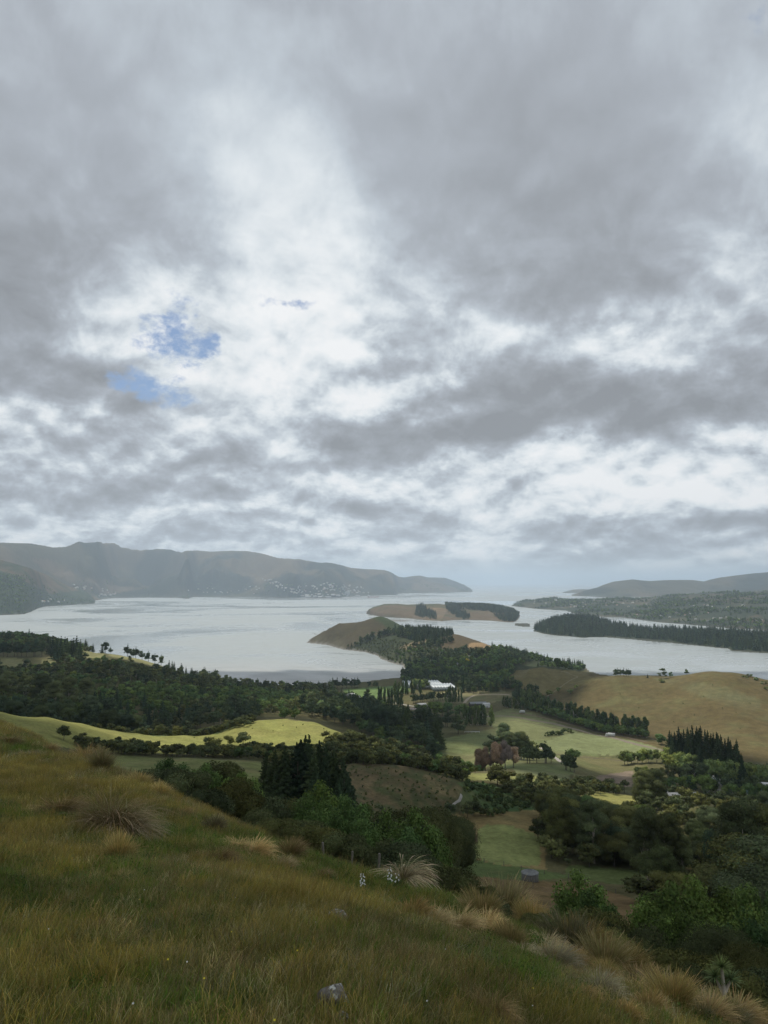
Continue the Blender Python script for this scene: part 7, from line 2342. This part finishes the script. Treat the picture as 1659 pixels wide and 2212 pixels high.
for (kd, px, py, w, lb, tl_) in [
        ('dark', 238, 1800, 150, 'largest shaggy dark tussock on the upper left slope', 1.0), ('dark', 272, 1812, 110, 'pale-fringed right flank tussock joined to the largest one', 1.0), ('brown', 130, 1760, 90, 'low brown tussock left of the largest one', .8), ('brown', 185, 1650, 66, 'tawny tussock on the skyline at upper left', 1.1),
        ('upright', 216, 1664, 60, 'small tawny tussock right of the skyline one', 1.0), ('upright', 255, 1862, 74, 'green-brown tussock below the largest one', 1.0), ('brown', 458, 1800, 56, 'upright tussock on the skyline left of the silver one', 1.3), ('dark', 470, 1868, 72, 'brown tussock below the skyline one', 1.0),
        ('pale', 545, 1848, 74, 'silver arching tussock on the skyline', .8), ('pale', 512, 1838, 60, 'left shoulder tussock of the silver one', .8), ('brown', 622, 1852, 72, 'rusty-tipped tussock on the slope edge right of the silver one', 1.0), ('brown', 600, 1880, 70, 'brown grass tussock trailing below the silver one', .7),
        ('upright', 768, 1866, 44, 'tall yellow tuft between the fence posts', 1.3), ('upright', 800, 1882, 60, 'dry tuft right beside the pale drooping tussock', .8), ('drooping', 868, 1912, 80, 'pale drooping tussock on the slope edge, shaped like a mop', .95),
        ('brown', 885, 1985, 84, 'brown tussock left of the bright straw one', .9), ('pale', 935, 2010, 80, 'straw tussock with a green foot, middle of the trio', .9), ('pale', 985, 2016, 96, 'bright straw tussock at the right of the trio', .9),
        ('upright', 1040, 1988, 74, 'green-brown tall tuft above the bright straw trio', 1.1), ('upright', 1085, 1990, 90, 'tall tawny tussock right of the trio on the slope edge', 1.2), ('pale', 1122, 1992, 74, 'tall pale tussock at the slope edge', 1.2), ('brown', 1012, 1970, 60, 'small brown tuft at the slope edge above the trio', 1.0),
        ('pale', 1200, 2096, 88, 'straw tussock with a dark green foot right of the trio', 1.0), ('upright', 1225, 2060, 90, 'tall brown tussock behind the dark-footed one', 1.2), ('upright', 1262, 2075, 90, 'brown tall tussock on the edge right of the dark-footed one', 1.2), ('pale', 1180, 2050, 60, 'small pale tuft above the dark-footed tussock', 1.0),
        ('dark', 1062, 2200, 84, 'separate tussock with a near-black foot near the bottom', 1.1), ('pale', 1290, 2150, 86, 'pale feathery tussock low on the right', .9), ('brown', 1255, 2160, 70, 'flattened brown tussock left of the feathery one', .8), ('upright', 1305, 2100, 90, 'brown tussock above the feathery one', 1.1),
        ('upright', 1345, 2112, 84, 'brown tussock in the dense edge row', 1.1), ('brown', 1385, 2130, 86, 'rounded olive tussock in the dense edge row', 1.0), ('pale', 1425, 2150, 80, 'pale tussock in the dense edge row', 1.0), ('upright', 1450, 2178, 90, 'dark-footed tussock below the edge row', 1.1),
        ('brown', 1400, 2190, 80, 'brown tussock near the lower edge, left of the dark-footed one', 1.0), ('pale', 1490, 2186, 86, 'straw tussock on the lower right edge', .9), ('pale', 1530, 2210, 90, 'straw tussock at the bottom right', 1.0), ('pale', 1590, 2214, 96, 'last pale tussock in the bottom right corner', 1.0),
        ('brown', 1350, 2200, 70, 'small brown tussock at the bottom edge', .8), ('upright', 1560, 2206, 70, 'upright tuft between the last pale tussocks', 1.1), ('brown', 60, 1640, 50, 'low tawny tuft on the far left skyline', .8), ('brown', 20, 1608, 50, 'tawny tuft at the left picture edge', .8),
        ('brown', 100, 1626, 46, 'tawny tuft on the skyline beside the pale track', .8), ('pale', 140, 1870, 50, 'thin pale tuft on the left slope', .6), ('upright', 345, 1722, 46, 'small tuft on the skyline below the kanuka with bare twigs', .9), ('upright', 300, 1700, 50, 'brown tuft on the skyline right of the largest tussock', .8),
        ('brown', 395, 1765, 44, 'olive tuft on the skyline midway down', .9), ('brown', 690, 1900, 60, 'faint brown tuft mid-slope', .6), ('upright', 1150, 2015, 70, 'green tall tuft between the pale tussocks', 1.1)]:
    tussock(kd, px, py, w, lb, tall=tl_)

rt = random.Random(12)
for i in range(26):
    f = i / 25.0
    px = 1010 + 640 * f + rt.uniform(-12, 12)
    py = 1978 + 238 * f + rt.uniform(4, 46)
    kd = rt.choice(['pale', 'brown', 'upright', 'brown', 'upright', 'pale'])
    tussock(kd, px, min(py, 2225), rt.uniform(44, 74), '%s tussock in the crowded band along the slope edge, %s' % ({'pale': 'straw-coloured', 'brown': 'brown', 'upright': 'stiff tawny'}[kd], ['upper end', 'upper part', 'middle', 'lower part', 'bottom end'][min(4, int(f * 5))]), tall=rt.uniform(.8, 1.15))
    LAST_T[-1]['group'] = 'tussocks along the slope edge'

# ------------------------------------------------------------------ flowers
M_YF = plain('yellow_petal', (0.80, 0.66, 0.04), 0.6)
M_WF = plain('white_petal', (0.82, 0.82, 0.76), 0.6)
M_STEM = plain('green_stem', (0.07, 0.11, 0.03), 0.8)


def flower_mesh(seed, r=0.012):
    rng = np.random.RandomState(seed)
    a = Parts()
    for k_ in range(5):
        t = 2 * math.pi * k_ / 5
        c, s_ = math.cos(t), math.sin(t)
        V = [(0, 0, 0), (r * .6 * math.cos(t - .5), r * .6 * math.sin(t - .5), r * .25), (r * c, r * s_, r * .4), (r * .6 * math.cos(t + .5), r * .6 * math.sin(t + .5), r * .25)]
        a.add(V, np.array([(0, 1, 2, 3)]), (.5,) * 3)
    return a


FS = Parts()
tube(FS, [(0, 0, 0), (.01, 0, .16), (.015, .01, .32)], [.0016, .0013, .001], (.5,) * 3, 0, 4)
STEM = FS.mesh('stem', [M_STEM])
FY = flower_mesh(1).mesh('petals', [M_YF])
FW = flower_mesh(2, .011).mesh('petals', [M_WF])


USED = set()


def flower(px, py, m_, label, cat, lift=.32, sc_=1.0):
    if label in USED:
        return
    USED.add(label)
    q = LAND.hit(px, py)
    x, y, z = q
    # foot so that the head sits at the picture point
    u, s_ = pix(px, py)
    Y = y
    for _ in range(6):
        zz_ = float(LAND.z(np.array(u * Y), np.array(Y)))
        Y = (H - zz_ - lift * sc_) / s_
    zz_ = float(LAND.z(np.array(u * Y), np.array(Y)))
    r_ = obj('wildflower', None, loc=(u * Y, Y, zz_), scale=sc_, label=label, category=cat)
    obj('stem', STEM, r_)
    obj('petals', m_, r_, loc=(.015, .01, .32), rot=(0.5, 0, 0), scale=1.4)


ypos = [(438, 2118, 'largest yellow flower on the lower left slope'), (498, 2018, None), (655, 1952, None), (670, 1958, None), (768, 1848, None), (778, 1852, 'right yellow flower of the pair near the green swathe'), (513, 1892, None), (518, 1896, None), (590, 2205, 'yellow flower at the bottom edge left of the rock'),
        (360, 2075, None), (300, 1944, None), (330, 1995, None), (640, 2060, None), (1295, 2010, None), (875, 2208, None), (560, 1950, None), (1150, 2140, None), (240, 2060, None)]
for i, (px, py, lb) in enumerate(ypos):
    if i % 3 == 2 and not lb:
        continue
    flower(px, py, FY, lb or 'tiny yellow flower in the grass, %s, %s' % ('left half' if px < 500 else 'middle' if px < 900 else 'right half', ['topmost', 'high up', 'halfway down', 'low down', 'at the bottom'][min(4, int((py - 1840) / 75))]), 'flower', sc_=.36)
rf = random.Random(4)
for i in range(12):
    px = rf.uniform(20, 1250)
    py = rf.uniform(1900 + max(0, px - 600) * .35, 2205)
    flower(px, py, FW, 'tiny white clover-like flower in the grass, %s, %s' % (['far left', 'left', 'middle', 'right'][min(3, int(px / 320))], ['high up', 'halfway down', 'low down'][min(2, int((py - 1900) / 105))]), 'flower', .25, .34)

# white foxgloves
def foxglove(px, py, hpx, n, label, Y=None):
    q = LAND.hit(px, py)
    r_ = obj('foxglove', None, loc=q, rot=(0, 0, px), label=label, category='flower')
    h = hpx * q[1] / FPX
    a = Parts()
    tube(a, [(0, 0, 0), (.01, 0, h * .5), (0, .01, h)], [.007, .005, .003], (.5,) * 3, 0, 5)
    obj('stem', a.mesh('stem', [M_STEM]), r_)
    a = Parts()
    V, F = [], []
    nn = 8
    for (z, r2) in [(0, .006), (-.012, .011), (-.03, .014), (-.042, .02)]:
        for k_ in range(nn):
            t = 2 * math.pi * k_ / nn
            V.append((r2 * math.cos(t), r2 * math.sin(t), z))
    for j in range(3):
        for k_ in range(nn):
            F.append((j * nn + k_, j * nn + (k_ + 1) % nn, (j + 1) * nn + (k_ + 1) % nn, (j + 1) * nn + k_))
    a.add(V, np.array(F), (.5,) * 3)
    bell = a.mesh('bell', [M_WF])
    for k_ in range(n):
        t = k_ * 2.4
        f = .45 + .5 * k_ / n
        obj('bell', bell, r_, loc=(.02 * math.cos(t), .02 * math.sin(t), h * f), rot=(.7 * math.sin(t), -.7 * math.cos(t), 0), scale=.8 - .35 * k_ / n)
    lf_ = Parts()
    rg2 = np.random.RandomState(int(px))
    for k_ in range(12):
        t = k_ * 1.1
        leafquads(lf_, np.array([[.07 * math.cos(t), .07 * math.sin(t), .04 + .02 * (k_ % 4)]]), .07, rg2, (.05, .09, .03), .2, 2.2)
    obj('leaf_rosette', lf_.mesh('leaf_rosette', [M_LEAF]), r_)


foxglove(783, 1932, 46, 14, 'white foxglove spike left of the pale drooping tussock')
foxglove(842, 1925, 52, 12, 'white foxglove in front of the pale drooping tussock')
foxglove(858, 1918, 34, 6, 'short foxglove with few white bells beside its taller neighbour')

# ------------------------------------------------------------------ cabbage tree and saplings at lower right
def cabbage_tree(px, top, Y, label):
    u, s_ = pix(px, top)
    zt2 = H - s_ * Y
    z0 = float(LAND.z(np.array(u * Y), np.array(float(Y))))
    h = zt2 - z0
    r_ = obj('cabbage_tree', None, loc=(u * Y, Y, z0), label=label, category='tree')
    kz = Y / 38.0
    h = max(h / kz, 3.4)
    r_.scale = (kz, kz, kz)
    r_.location.z = zt2 - h * kz
    heads = [(0, 0, h - .55), (.45, .1, h - 1.2), (-.25, .2, h - 1.1)]
    a = Parts()
    tube(a, [(0.05, 0, -.3), (0, 0, h * .4), (.05, 0, h - 1.6), heads[0]], [.14, .12, .10, .06], (.5,) * 3, 0, 8)
    for hd in heads[1:]:
        tube(a, [(.05, 0, h - 1.9), hd], [.09, .06], (.5,) * 3, 0, 6)
    obj('trunk', a.mesh('trunk', [M_PALEBARK], True), r_)
    rng = np.random.RandomState(8)
    for hd in heads:
        a = Parts()
        n = 130
        az_ = rng.uniform(0, 6.28, n)
        lean = np.arccos(rng.uniform(-.25, 1, n))
        blades(a, rng, np.zeros((n, 3)), az_, rng.uniform(.5, .72, n), np.full(n, .045), lean, rng.uniform(0, .5, n), (.07, .10, .04), (.15, .19, .085), 3, .25)
        obj('leaf_head', a.mesh('leaf_head', [M_LEAF]), r_, loc=hd)


cabbage_tree(1558, 2062, 18.5, 'spiky-headed cabbage tree in front of the dark bushes at lower right')
